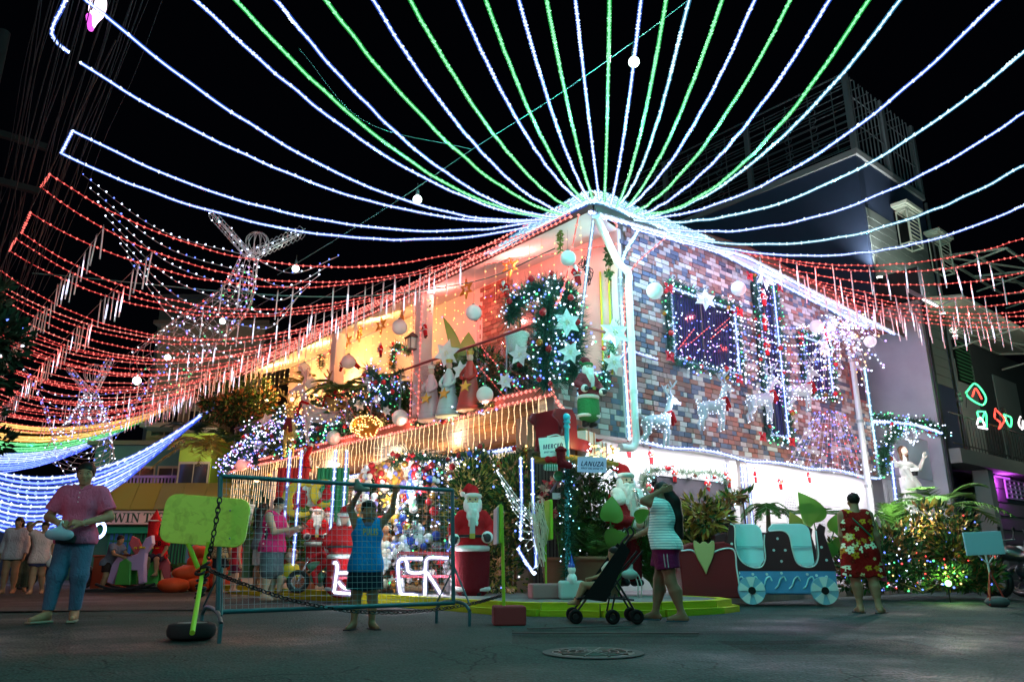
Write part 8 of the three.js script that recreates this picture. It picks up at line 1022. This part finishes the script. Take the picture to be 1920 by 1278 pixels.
// ---------- LED outlined benches, toys, sacks under the balcony ----------
{
  const neon = (label, px, z, paths) => { const o = thing('light_bench', label, 'lighted bench', V(0, 0, 0)); const NW = E([1.3, 1.3, 1.55], 2.6); obj('light_outline', paths.map(p => tube(p.map(a => atZ(a[0], a[1], z)), 0.022, 6, 40)), NW, o); obj('light_halo_sleeve', paths.map(p => tube(p.map(a => atZ(a[0], a[1], z)), 0.05, 6, 40)), sleeve([0.5, 0.45, 0.9], 0.5, 0.3), o); return o; };  // the wide outer tube paints a violet halo round the outline
  const b1 = neon('bench outlined in bright white light right of the boy', 790, 12.2, [[[746, 1062], [748, 1050], [757, 1047], [763, 1056], [766, 1071], [795, 1071], [798, 1060], [801, 1047], [840, 1046]], [[746, 1062], [748, 1095], [752, 1112], [775, 1115], [794, 1117], [797, 1090], [798, 1060]], [[799, 1071], [812, 1090], [829, 1117]], [[760, 1046], [792, 1047]]]); obj('seat_board', [0, 1].map(i => box(0.95, 0.04, 0.3, atZ(800, 1085, 12.2).x, 0.42 + i * 0.35, -12.35 - i * 0.15)), M([0.35, 0.05, 0.07], 0.5), b1); obj('leg', [-0.4, 0.4].map(x => box(0.06, 0.3, 0.3, atZ(800, 1085, 12.2).x + x, 0.27, -12.35)), M([0.45, 0.47, 0.5], 0.5), b1);
  const b2 = neon('bench outlined in bright white light left of the boy', 645, 12.1, [[[626, 1058], [628, 1053], [632, 1060], [630, 1080], [626, 1110]], [[630, 1074], [668, 1073]], [[634, 1090], [645, 1102], [660, 1103]], [[626, 1110], [668, 1114]]]); obj('seat_board', box(0.6, 0.04, 0.3, atZ(655, 1085, 12.1).x, 0.4, -12.3), M([0.35, 0.05, 0.07], 0.5), b2);
  for (const [x, z] of [[770, 11.9], [825, 11.95], [640, 11.8]]) lamp(gz(x, z, 0.5), [0.95, 0.93, 1.1], 0.9);
  const mc = thing('toy_motorcycle', 'small model motorcycle with a red rider on the sidewalk', 'toy', gz(590, 13.0, 0.15), 0.15), CH = M([0.5, 0.52, 0.52], 0.25, { metalness: 0.9 }); for (const x of [-0.28, 0.3]) { const w = obj('wheel', tx(new THREE.TorusGeometry(0.15, 0.035, 8, 22), x, 0.18, 0), M([0.02, 0.02, 0.022], 0.7), mc); obj('rim', [tx(new THREE.TorusGeometry(0.11, 0.012, 5, 20), x, 0.18, 0), ...[0, 1, 2, 3].map(i => tx(box(0.22, 0.008, 0.008), x, 0.18, 0, 0, 0, i * 0.785))], CH, w); }
  obj('frame', [bar(V(-0.28, 0.18, 0), V(-0.14, 0.52, 0), 0.018), bar(V(-0.14, 0.45, 0), V(0.3, 0.2, 0), 0.02), tube([V(-0.14, 0.52, -0.14), V(-0.15, 0.55, 0), V(-0.14, 0.52, 0.14)], 0.014, 6, 8)], CH, mc); obj('tank', blob([ell(V(0, 0.42, 0), 0.16, 0.08, 0.08, 0.03), ell(V(0.22, 0.38, 0), 0.14, 0.05, 0.08, 0.03), ell(V(0.02, 0.24, 0), 0.12, 0.1, 0.09, 0.04)], 0.014), M([0.06, 0.22, 0.12], 0.3, { clearcoat: 1 }), mc);
  obj('rider', blob([ell(V(0.15, 0.56, 0), 0.12, 0.14, 0.11, 0.04), ell(V(0.13, 0.74, 0), 0.08, 0.08, 0.08, 0.03), cap(V(0.1, 0.62, 0.1), V(-0.1, 0.56, 0.12), 0.04, 0.035, 0.03), cap(V(0.12, 0.46, 0.08), V(-0.02, 0.3, 0.12), 0.06, 0.045, 0.03), cap(V(-0.02, 0.3, 0.12), V(0.02, 0.16, 0.13), 0.045, 0.04, 0.02)], 0.014), CLOTH.red, mc);
  const kd = thing('child_statue', 'small seated child figure in yellow beside the clay planter', 'statue', gz(541, 13.4, 0.15)); obj('body', blob([ell(V(0, 0.32, 0), 0.15, 0.16, 0.12, 0.05), cap(V(0.1, 0.4, 0.02), V(0.16, 0.24, 0.1), 0.05, 0.04, 0.03), cap(V(-0.1, 0.4, 0.02), V(-0.16, 0.24, 0.1), 0.05, 0.04, 0.03)], 0.014), M([0.7, 0.45, 0.03], 0.7), kd); obj('head', blob([ell(V(0, 0.58, 0.01), 0.1, 0.11, 0.1, 0.03), ell(V(0, 0.57, 0.11), 0.02, 0.02, 0.02, 0.02)], 0.014), SKIN.light, kd); obj('leg', [-1, 1].map(s => blob([cap(V(s * 0.08, 0.2, 0.05), V(s * 0.1, 0.22, 0.2), 0.06, 0.05, 0.03), cap(V(s * 0.1, 0.22, 0.2), V(s * 0.1, 0.03, 0.22), 0.05, 0.045, 0.03)], 0.014)), SKIN.light, kd); obj('hair', blob([ell(V(0, 0.63, -0.01), 0.105, 0.09, 0.105, 0.02)], 0.014, (x, y) => 0.61 - y), M([0.3, 0.12, 0.03], 0.7), kd);
  const sack = (label, px, z, k) => { const s = thing('sack_pile', label, 'sacks', gz(px, z, 0.02), rnd()); for (const [x, y, zz, a] of [[0, 0.16, 0, 0.42], [-0.35, 0.14, 0.05, 0.36], [0.32, 0.15, 0, 0.36], [-0.1, 0.4, 0, 0.36], [0.15, 0.6, 0, 0.3], [0.1, 0.82, 0, 0.22]]) { const q = []; for (let i = 0; i < 9; i++) { const d = dir(); q.push(ell(V(x + d.x * a * 0.5, y + d.y * 0.05, zz + d.z * 0.16), a * 0.5, 0.12, 0.16, 0.05)); } obj('sack', blob(q, 0.022), M(k, 0.5, { sheen: 0.4 }), s); } return s; };
  sack('heap of bright orange red plastic sacks under the green board', 352, 17.5, [0.6, 0.07, 0.02]); sack('smaller orange red sack heap right of the green board pole', 402, 17.9, [0.45, 0.05, 0.02]);
  const st = thing('side_stool', 'small white bench at the left of the sack heap', 'bench', gz(322, 18, 0)); obj('seat', rbox(0.7, 0.05, 0.3, 0.015, 0, 0.55, 0), M([0.6, 0.6, 0.55], 0.6), st); for (const x of [-0.3, 0.3]) obj('leg', box(0.06, 0.53, 0.26, x, 0.265, 0), M([0.6, 0.6, 0.55], 0.6), st);
  pot('pale pot with a thin plant beside the white bench', gz(330, 17.8, 0), 0.2, 0.42, [0.5, 0.48, 0.42]); palm('thin plant in the pale pot beside the sacks', gz(330, 17.8, 0.38), 0, 0.6, 9, 'mid', { el0: 0.7, el1: 1.4 });
  const bk = thing('white_bucket', 'white plastic bucket hung beside the green board', 'bucket', atZ(455, 985, 15)); obj('bucket', lathe([[0.001, 0], [0.14, 0], [0.18, 0.36], [0.19, 0.36], [0.19, 0.4], [0.17, 0.4], [0.14, 0.03]], 20), M([0.7, 0.7, 0.7], 0.5), bk); obj('handle', tube([V(-0.18, 0.36, 0), V(0, 0.58, 0), V(0.18, 0.36, 0)], 0.006, 5, 14), METAL, bk);
}
// ---------- rocking rides in front of the green shop ----------
{
  const ride = (label, px, z, c1, c2, flip) => { const r = thing('rocking_ride', label, 'kiddie ride', gz(px, z, 0.08), flip ? 0.2 : -0.2), k = flip ? -1 : 1, sh = pts => pts.map(a => [a[0] * k, a[1]]);
    obj('body', [shape(sh([[-0.4, 0.15], [-0.34, 0.5], [-0.2, 0.7], [0.05, 0.66], [0.25, 0.72], [0.4, 1.05], [0.52, 1.1], [0.56, 0.95], [0.42, 0.75], [0.42, 0.5], [0.48, 0.15], [0.38, 0.12], [0.3, 0.4], [-0.18, 0.4], [-0.3, 0.12]]), 0.09, 0.015).translate(0, 0, -0.045)], M(c1, 0.45), r); obj('side_wing', [0.09, -0.14].map(q => shape(sh([[-0.15, 0.1], [-0.1, 0.55], [0.02, 0.62], [0.14, 0.55], [0.2, 0.1]]), 0.04, 0.01).translate(0, 0, q)), M(c2, 0.45), r); obj('handle', bar(V(0.4 * k, 0.86, -0.22), V(0.4 * k, 0.86, 0.22), 0.022), M([0.6, 0.45, 0.03], 0.5), r); obj('rocker', [0.16, -0.16].map(q => tube([V(-0.6, 0.1, q), V(-0.3, 0.02, q), V(0.3, 0.02, q), V(0.6, 0.1, q)], 0.03, 6, 14)), M([0.03, 0.03, 0.035], 0.5), r); obj('seat', box(0.34, 0.05, 0.24, -0.1 * k, 0.7, 0), M([0.1, 0.02, 0.02], 0.6), r); return r; };
  ride('lilac and green rocking horse ride pushed by the boy in grey', 232, 17.2, [0.5, 0.3, 0.55], [0.06, 0.3, 0.05], false); ride('red and green rocking ride under the boy in red', 282, 17.6, [0.4, 0.03, 0.05], [0.06, 0.32, 0.04], true);
  const base = thing('ride_base', 'low black steel base carrying the two rocking rides', 'ride base', gz(250, 17.4, 0)); obj('frame', [box(1.9, 0.06, 0.08, 0, 0.05, 0.3), box(1.9, 0.06, 0.08, 0, 0.05, -0.3), ...[-0.9, -0.3, 0.3, 0.9].map(x => box(0.08, 0.055, 0.6, x, 0.05, 0))], M([0.02, 0.02, 0.022], 0.5), base);
  const rp = thing('pole_lantern', 'red cloth lantern with white band on a wooden pole behind the rides', 'lantern', gz(262, 17.9, 0)); obj('pole', bar(V(-0.2, 0, 0), V(0.1, 1.15, 0), 0.02), M([0.3, 0.2, 0.1], 0.8), rp); obj('lantern', [new THREE.CylinderGeometry(0.13, 0.11, 0.42, 10).translate(0.12, 1.35, 0), new THREE.ConeGeometry(0.14, 0.28, 10).translate(0.14, 1.68, 0)], CLOTH.red, rp); obj('band', new THREE.TorusGeometry(0.135, 0.014, 6, 16).rotateX(Math.PI / 2).translate(0.12, 1.55, 0), CLOTH.white, rp);
  const rl = thing('ring_light', 'small glowing blue white ring on the green shop front', 'light', atZ(186, 993, 22)); obj('light_ring', new THREE.TorusGeometry(0.2, 0.05, 8, 24).scale(0.75, 1, 1), E([0.9, 1.2, 2.2], 2), rl); obj('wire', bar(V(0, 0.2, 0), V(0, 0.7, 0), 0.01), METAL, rl);
  const ob = thing('clay_box', 'terracotta coloured box behind the boy in grey', 'box', gz(205, 18.3, 0)); obj('box', rbox(0.7, 0.75, 0.5, 0.02, 0, 0.375, 0), M([0.35, 0.08, 0.04], 0.7), ob); obj('lid', rbox(0.74, 0.05, 0.54, 0.015, 0, 0.77, 0), M([0.3, 0.07, 0.035], 0.7), ob);
  const sg = thing('shopping_bag', 'small white bag held by the child in pale pink', 'plastic bag', gz(86, 16.1, 0.62)); obj('bag', blob([ell(V(0, 0, 0), 0.1, 0.09, 0.05, 0.03), cap(V(0, 0.05, 0), V(-0.03, 0.16, 0), 0.03, 0.015, 0.03)], 0.014), M([0.6, 0.6, 0.6], 0.5), sg); obj('handle', tube([V(-0.03, 0.12, 0), V(-0.06, 0.2, 0), V(-0.02, 0.2, 0)], 0.008, 4, 6), M([0.6, 0.6, 0.6], 0.5), sg);
  const bi = (label, pos, yaw, c) => { const m = thing('motorcycle', label, 'motorcycle', pos, yaw), BKM = M([0.012, 0.012, 0.014], 0.35); for (const x of [-0.62, 0.62]) { const w = obj('wheel', tx(new THREE.TorusGeometry(0.24, 0.055, 8, 24), x, 0.295, 0), BKM, m); obj('rim', [tx(new THREE.TorusGeometry(0.18, 0.015, 5, 20), x, 0.295, 0), ...[0, 1, 2].map(i => tx(box(0.36, 0.02, 0.015), x, 0.295, 0, 0, 0, i * 1.05))], M([0.05, 0.05, 0.05], 0.4), w); } obj('body', blob([ell(V(-0.1, 0.72, 0), 0.35, 0.1, 0.13, 0.06), ell(V(0.3, 0.78, 0), 0.2, 0.14, 0.13, 0.06), ell(V(0, 0.48, 0), 0.28, 0.18, 0.13, 0.06), cap(V(-0.4, 0.68, 0), V(-0.8, 0.74, 0), 0.1, 0.05, 0.04), cap(V(0.48, 0.7, 0), V(0.62, 0.32, 0), 0.06, 0.04, 0.04)], 0.025), M(c, 0.3, { clearcoat: 1 }), m); obj('handlebar', [tube([V(0.32, 1.02, -0.33), V(0.42, 1.0, 0), V(0.32, 1.02, 0.33)], 0.018, 6, 12), bar(V(0.42, 1, 0), V(0.56, 0.5, 0), 0.03)], METAL, m); obj('mirror', [-1, 1].map(s => mg([tx(rbox(0.1, 0.07, 0.02, 0.01), 0.3, 1.2, s * 0.3, 1.57), bar(V(0.33, 1.02, s * 0.28), V(0.3, 1.18, s * 0.3), 0.008)])), BKM, m); obj('seat', rbox(0.6, 0.08, 0.22, 0.03, -0.32, 0.8, 0), BKM, m); obj('headlight', ball(0.08, 0.55, 0.86, 0, 10), M([0.5, 0.5, 0.5], 0.15), m); return m; };
  bi('dark motorcycle parked at the left edge behind the walkers', gz(95, 19, 0), 0.3, [0.02, 0.03, 0.06]); bi('black motorcycle in shadow at the right edge behind the blank blue board', gz(1945, 13.6, 0), 2.2, [0.015, 0.015, 0.018]); { const pl = bi('second black motorcycle at the far right edge', gz(1990, 14.6, 0), 2.2, [0.015, 0.015, 0.018]); }
}
// ---------- right side: statue, pole, board, neon figures ----------
{
  const MB = M([0.82, 0.8, 0.76], 0.5), p = onT(1712, 968, -1.25), s = thing('religious_statue', 'white robed bearded statue with raised arms on a globe base at the right', 'statue', p, PHI - 0.35), H = 1.75, v = (x, y, z) => V(x * H, y * H, z * H);
  obj('body', [blob([cap(v(0.03, 0.04, 0.04), v(0.03, 0.3, 0.01), 0.045 * H, 0.07 * H, 0.03), cap(v(-0.03, 0.06, 0), v(-0.03, 0.3, 0), 0.05 * H, 0.075 * H, 0.03), ell(v(0, 0.42, 0), 0.115 * H, 0.12 * H, 0.09 * H, 0.05), ell(v(0, 0.6, 0), 0.095 * H, 0.12 * H, 0.07 * H, 0.05), cap(v(-0.09, 0.68, 0), v(0.09, 0.68, 0), 0.045 * H, 0.045 * H, 0.04), cap(v(0.1, 0.68, 0), v(0.2, 0.62, 0.04), 0.035 * H, 0.028 * H, 0.03), cap(v(0.2, 0.62, 0.04), v(0.27, 0.76, 0.06), 0.03 * H, 0.022 * H, 0.02), cap(v(-0.1, 0.68, 0), v(-0.2, 0.66, 0.04), 0.035 * H, 0.028 * H, 0.03), cap(v(-0.2, 0.66, 0.04), v(-0.28, 0.78, 0.06), 0.03 * H, 0.022 * H, 0.02), cap(v(0, 0.7, 0), v(0, 0.8, 0.01), 0.035 * H, 0.03 * H, 0.02)], 0.016), handGeo(v(0.275, 0.77, 0.06), V(0.3, 1, 0.1), V(0, 0, 1), H, 0.2, 0.008, true), handGeo(v(-0.285, 0.79, 0.06), V(-0.3, 1, 0.1), V(0, 0, 1), H, 0.2, 0.008, false)], MB, s);
  const fold = []; for (let i = 0; i < 12; i++) { const a = i / 12 * 6.283; fold.push(cap(v(Math.cos(a) * 0.07, 0.1, Math.sin(a) * 0.055), v(Math.cos(a + 0.5) * 0.105, 0.5, Math.sin(a + 0.5) * 0.08), 0.022 * H, 0.012 * H, 0.03)); } obj('drapery', blob([cap(v(-0.06, 0.62, 0.05), v(0.1, 0.4, 0.06), 0.04 * H, 0.05 * H, 0.03), ...fold], 0.016), MB, s);
  const hd = obj('head', blob([ell(v(0, 0.86, 0.01), 0.048 * H, 0.062 * H, 0.055 * H, 0.02), ell(v(0, 0.85, 0.068), 0.01 * H, 0.014 * H, 0.012 * H, 0.01)], 0.01), M([0.7, 0.5, 0.38], 0.6), s); obj('hair', blob([ell(v(0, 0.875, -0.02), 0.056 * H, 0.065 * H, 0.055 * H, 0.02), cap(v(-0.045, 0.84, -0.01), v(-0.05, 0.75, 0), 0.022 * H, 0.016 * H, 0.02), cap(v(0.045, 0.84, -0.01), v(0.05, 0.75, 0), 0.022 * H, 0.016 * H, 0.02), ell(v(0, 0.805, 0.045), 0.028 * H, 0.03 * H, 0.02 * H, 0.01)], 0.011, (x, y, z) => z > 0.045 * H && y > 0.815 * H ? 1 : -1), M([0.12, 0.06, 0.03], 0.7), hd);
  const gl = thing('globe_base', 'white globe pedestal under the robed statue', 'pedestal', onT(1715, 1020, -1.25).setY(0.2)); obj('globe', ball(0.38, 0, p.y - 0.2 - 0.36, 0, 22), MB, gl); obj('stem', lathe([[0.3, 0], [0.26, 0.1], [0.14, 0.2], [0.12, p.y - 0.9], [0.2, p.y - 0.85]], 18), MB, gl);
  const hl = thing('halo_light', 'sparkling ring of white lights above the statue head', 'light figure', onT(1708, 815, -1.35), PHI), hw = [], hls = []; for (let i = 0; i < 40; i++) { const a = i / 40 * 6.283, r = rr(0.25, 0.45); hw.push(bar(V(Math.cos(a) * 0.14, Math.sin(a) * 0.1, 0), V(Math.cos(a) * r, Math.sin(a) * r * 0.6, 0), 0.005, 0.005, 4)); hls.push(['w', V(Math.cos(a) * r, Math.sin(a) * r * 0.6, 0)]); } obj('ray', hw, M([0.7, 0.68, 0.6], 0.3, { metalness: 0.6 }), hl, STUFF); dots(hl, hls, 0.014); lamp(onT(1700, 880, -2.6), [1, 1, 0.95], 15); lamp(onT(1708, 830, -1.6), [1, 1, 1], 0.8);  // the stronger lamp out front is added to brighten the statue
  const pan = thing('backing_panel', 'pale blue white backing panel behind the robed statue', 'panel', C0.clone(), PHI), r = rect(1672, 812, 1776, 905, -0.75); obj('panel', lb(r[0], r[1], r[2], r[3], -0.8, -0.74), M([0.72, 0.78, 0.84], 0.6), pan); obj('frame', [lb(r[0] - 0.03, r[0], r[2], r[3], -0.82, -0.73), lb(r[1], r[1] + 0.03, r[2], r[3], -0.82, -0.73)], METAL, pan);
  const pb = gz(1566, 13.9, 0.1), pt = onT(1556, 690, -1.35), sp = thing('steel_pole', 'plain grey steel pole standing before the lower right bricks', 'pole', V(0, 0, 0)); obj('pole', bar(P(6.15, -1.35, 0.1), P(6.15, -1.35, 4.95), 0.075, 0.06, 14), M([0.5, 0.48, 0.52], 0.5, { metalness: 0.3 }), sp); obj('cap', ball(0.065, ...P(6.15, -1.35, 4.96).toArray(), 10), METAL, sp); obj('band', [2.2, 3.6].map(h => { const q = P(6.15, -1.35, h); return new THREE.CylinderGeometry(0.085, 0.085, 0.06, 14).translate(q.x, q.y, q.z); }), METAL, sp);
  const bd = thing('blank_board', 'blank pale blue board on a red and white stand at the right', 'sign', gz(1848, 11.8, 0), 0.1); const bc = atZ(1846, 1018, 11.8).sub(bd.position); obj('board', [tx(rbox(0.62, 0.34, 0.03, 0.008), bc.x, bc.y, 0, 0, 0, 0.04)], M([0.4, 0.58, 0.66], 0.4, { bumpMap: asphaltFine, bumpScale: 0.003 }), bd); obj('stand', [bar(V(bc.x + 0.02, 0.42, 0), V(bc.x, bc.y - 0.16, 0), 0.014), bar(V(bc.x - 0.12, bc.y - 0.18, 0), V(bc.x + 0.02, bc.y - 0.3, 0), 0.01), bar(V(bc.x + 0.14, bc.y - 0.17, 0), V(bc.x + 0.02, bc.y - 0.3, 0), 0.01)], M([0.5, 0.5, 0.48], 0.5), bd); obj('tripod', [[-0.14, 0.1], [0.14, 0.1], [0.02, -0.16]].map(a => bar(V(bc.x + a[0], 0.02, a[1]), V(bc.x + 0.02, 0.5, 0), 0.012)).concat(bar(V(bc.x - 0.14, 0.1, 0.1), V(bc.x + 0.14, 0.1, 0.1), 0.01)), M([0.3, 0.03, 0.02], 0.5), bd); obj('weight_stone', blob([ell(V(bc.x + 0.02, 0.07, 0.05), 0.18, 0.08, 0.12, 0.03), ell(V(bc.x + 0.1, 0.06, 0.02), 0.1, 0.07, 0.1, 0.03)], 0.02), M([0.1, 0.1, 0.1], 0.9), bd);
  const nf = (label, shapes) => { const o = thing('neon_light', label, 'light figure', V(0, 0, 0)); for (const [k, pts] of shapes) obj('light_line', tube(pts.map(a => onT(a[0] + rr(-1, 1), a[1] + rr(-1, 1), -1.6)), 0.025, 5, 30), k === 'g' ? E([0.1, 1.6, 0.5], 1.3) : k === 'r' ? E([1.8, 0.12, 0.08], 1.2) : E([1.4, 1.3, 1.3], 1.6), o); const b = onT(shapes[0][1][0][0], shapes[0][1][0][1], -1.7); lamp(b, shapes[0][0] === 'g' ? [0.2, 1, 0.4] : [1, 0.2, 0.15], 0.7); obj('bracket', bar(b, b.clone().add(V(0, -0.4, -0.1)), 0.01), DARK, o); };
  nf('green and red light outline of a little house on the right balcony', [['g', [[1812, 735], [1830, 720], [1850, 745], [1845, 758], [1815, 742], [1812, 735]]], ['r', [[1824, 742], [1831, 728], [1842, 748]]], ['g', [[1834, 770], [1850, 775], [1850, 800]]], ['g', [[1832, 772], [1838, 790], [1848, 772]]], ['w', [[1832, 795], [1838, 782], [1846, 798], [1834, 800], [1852, 804]]]]);
  nf('red and green light outline of a prancing deer on the right balcony', [['r', [[1868, 765], [1866, 782], [1876, 792], [1874, 805], [1880, 796], [1884, 786], [1866, 766]]], ['g', [[1884, 776], [1888, 792], [1896, 800], [1897, 785], [1886, 778]]]]); nf('white light outline at the right edge of the balcony', [['w', [[1914, 782], [1912, 795], [1918, 805], [1919, 788]]]]);
}
// ---------- wall lanterns, gold stars, hanging sprigs ----------
{
  const ln = (label, p) => { const l = thing('wall_lantern', label, 'lantern', p, SIDE); obj('cage', [...[-1, 1].flatMap(a => [-1, 1].map(b => bar(V(a * 0.08, 0, b * 0.08), V(a * 0.11, 0.26, b * 0.11), 0.01))), box(0.18, 0.02, 0.18, 0, 0, 0)], M([0.02, 0.02, 0.02], 0.4), l); obj('roof', new THREE.ConeGeometry(0.2, 0.14, 4).rotateY(0.785).translate(0, 0.33, 0), M([0.02, 0.02, 0.02], 0.4), l); obj('glass', new THREE.CylinderGeometry(0.12, 0.09, 0.24, 4, 1, true).rotateY(0.785).translate(0, 0.13, 0), M([0.7, 0.72, 0.66], 0.4, { transmission: 0.4, thickness: 0 }), l); obj('arm', bar(V(0, 0.3, 0), V(0, 0.3, -0.3), 0.014), M([0.02, 0.02, 0.02], 0.4), l); };
  ln('black carriage lantern above the lit fir mass', onT(1033, 555, 0.2)); ln('black carriage lantern on the pink column', onS(772, 655, -1.75));
  const sp = []; for (let k = 0; k < 12; k++) { const a = k * Math.PI / 6, r = k % 2 ? 0.09 : 0.22; sp.push([Math.sin(a) * r, Math.cos(a) * r]); } const hole = new THREE.Path(sp.map(a => new THREE.Vector2(a[0] * 0.6, a[1] * 0.6))), ss = new THREE.Shape(sp.map(a => new THREE.Vector2(...a))); ss.holes.push(hole);
  const sg = new THREE.ExtrudeGeometry(ss, { depth: 0.03, bevelEnabled: true, bevelSize: 0.006, bevelThickness: 0.008, bevelSegments: 1 });
  [[957, 500, 'nearest the house corner'], [875, 542, 'second from the house corner'], [755, 595, 'above a white ball lantern by the pink column'], [715, 610, 'left of the pink column'], [675, 625, 'over the red toys'], [650, 640, 'farthest along the eave']].forEach(([x, y, l], i) => { const s = thing('gold_star', `gold openwork star hanging under the eave ${l}`, 'star ornament', onS(x, y, -1.2), SIDE + rr(-0.4, 0.4), 'gold stars under the eave'); obj('star', sg, M([0.6, 0.32, 0.06], 0.3, { metalness: 0.5 }), s); obj('cord', bar(V(0, 0.22, 0), V(0, 0.5, 0), 0.004, 0.004, 4), METAL, s); });
  for (const [x, y0, y1, l, s] of [[1051, 425, 470, 'under the roof corner', 'S'], [803, 555, 590, 'in front of the pink wall', 'S']]) { const b = thing('hanging_sprig', `green leafy sprig hanging ${l}`, 'sprig', V(0, 0, 0)), out = [], a = s === 'S' ? onS(x, y0, -1.5) : onT(x, y0), c = onS(x, y1, -1.5); for (const p of resample([a, c], 0.03)) for (let k = 0; k < 4; k++) leafQuad(out, p, dir(), 0.1, 0.04); obj('leaves', soup(out), LEAF.lime, b, STUFF); obj('stem', bar(a, c, 0.008), TRUNK, b); }
  { const b = thing('ivy_sprig', 'dark green trailing ivy on the white strip beside the drain pipe', 'sprig', V(0, 0, 0)), out = []; for (const y of [470, 490, 515]) for (let k = 0; k < 40; k++) leafQuad(out, onT(1142 + rr(-5, 5), y + rr(-7, 7), -0.08), dir(), 0.09, 0.06); obj('leaves', soup(out), LEAF.dark, b, STUFF); obj('stem', tube([onT(1143, 460, -0.06), onT(1141, 530, -0.06)], 0.008, 4, 6), TRUNK, b);
    const w = thing('loose_wires', 'tangle of loose black wires on the white strip of wall by the corner', 'wires', V(0, 0, 0)); for (let i = 0; i < 9; i++) obj('wire', tube([onT(1098 + rr(-6, 6), 480 + rr(-5, 10), -0.06), onT(1090 + rr(-8, 16), 500 + rr(-8, 8), -0.12), onT(1104 + rr(-8, 8), 510 + rr(-6, 8), -0.1), onT(1105 + rr(-8, 5), 530 + rr(-8, 6), -0.06)], 0.008, 4, 20), DARK, w); }
  // bundled cables over the left street
  const cb = thing('cable_bundle', 'bundle of thin utility cables crossing the upper left sky', 'cables', V(0, 0, 0)); for (let i = 0; i < 26; i++) { const a = atZ(60 + i * 10 + rr(-20, 20), -30, 7.6 + rr(-0.6, 0.6)), b = atZ(-40 + i * 4 + rr(-20, 30), 560 + rr(-60, 40), 15 + rr(-1, 1)); obj('cable', tube([...Array(7)].map((_, k) => a.clone().lerp(b, k / 6).add(V(rr(-0.05, 0.05), -0.5 * k / 6 * (1 - k / 6) * 4 * rr(0.3, 0.6), 0))), rr(0.004, 0.01), 4, 16), M([0.022, 0.02, 0.024], 0.7), cb); }
  const up = thing('utility_pole', 'dark utility pole with lights at the left edge behind the red strings', 'pole', V(0, 0, 0)); { const a = gz(-230, 10.5, 0), b = a.clone().setY(9); obj('shaft', bar(a, b, 0.13, 0.1, 14), M([0.02, 0.02, 0.022], 0.9), up); obj('cross_arm', [6.4, 7.2].map(h => beam(a.clone().setY(h).addScaledVector(R2, -0.9), a.clone().setY(h).addScaledVector(R2, 0.9), 0.1, 0.1)), M([0.015, 0.014, 0.014], 0.9), up); dots(up, [...Array(60)].map(() => [pick('bbwc'), a.clone().setY(rr(3.6, 5.6)).add(V(rr(-0.3, 0.4), 0, rr(-0.2, 0.3)))]), 0.018); }
  const lf = thing('leaf_lantern', 'pink white glowing oval lantern at the top left corner', 'lantern', atZ(180, 25, 8), 0, undefined); obj('light_shade', blob([ell(V(0, 0.12, 0), 0.1, 0.2, 0.1, 0.05), cap(V(0, 0, 0), V(-0.03, -0.2, 0), 0.07, 0.035, 0.05)], 0.02), E([1.4, 1.1, 1.35], 1.3), lf); obj('light_tip', blob([cap(V(-0.05, -0.08, 0.03), V(-0.035, -0.23, 0), 0.05, 0.035, 0.03)], 0.016), E([0.9, 0.1, 0.9], 1.2), lf); obj('cord', bar(V(0, 0.3, 0), V(0, 0.8, 0), 0.006), METAL, lf); lamp(lf.position.clone().add(V(0, 0, 0.05)), [1, 0.7, 0.95], 0.8);
}
renderer.render(scene, camera);
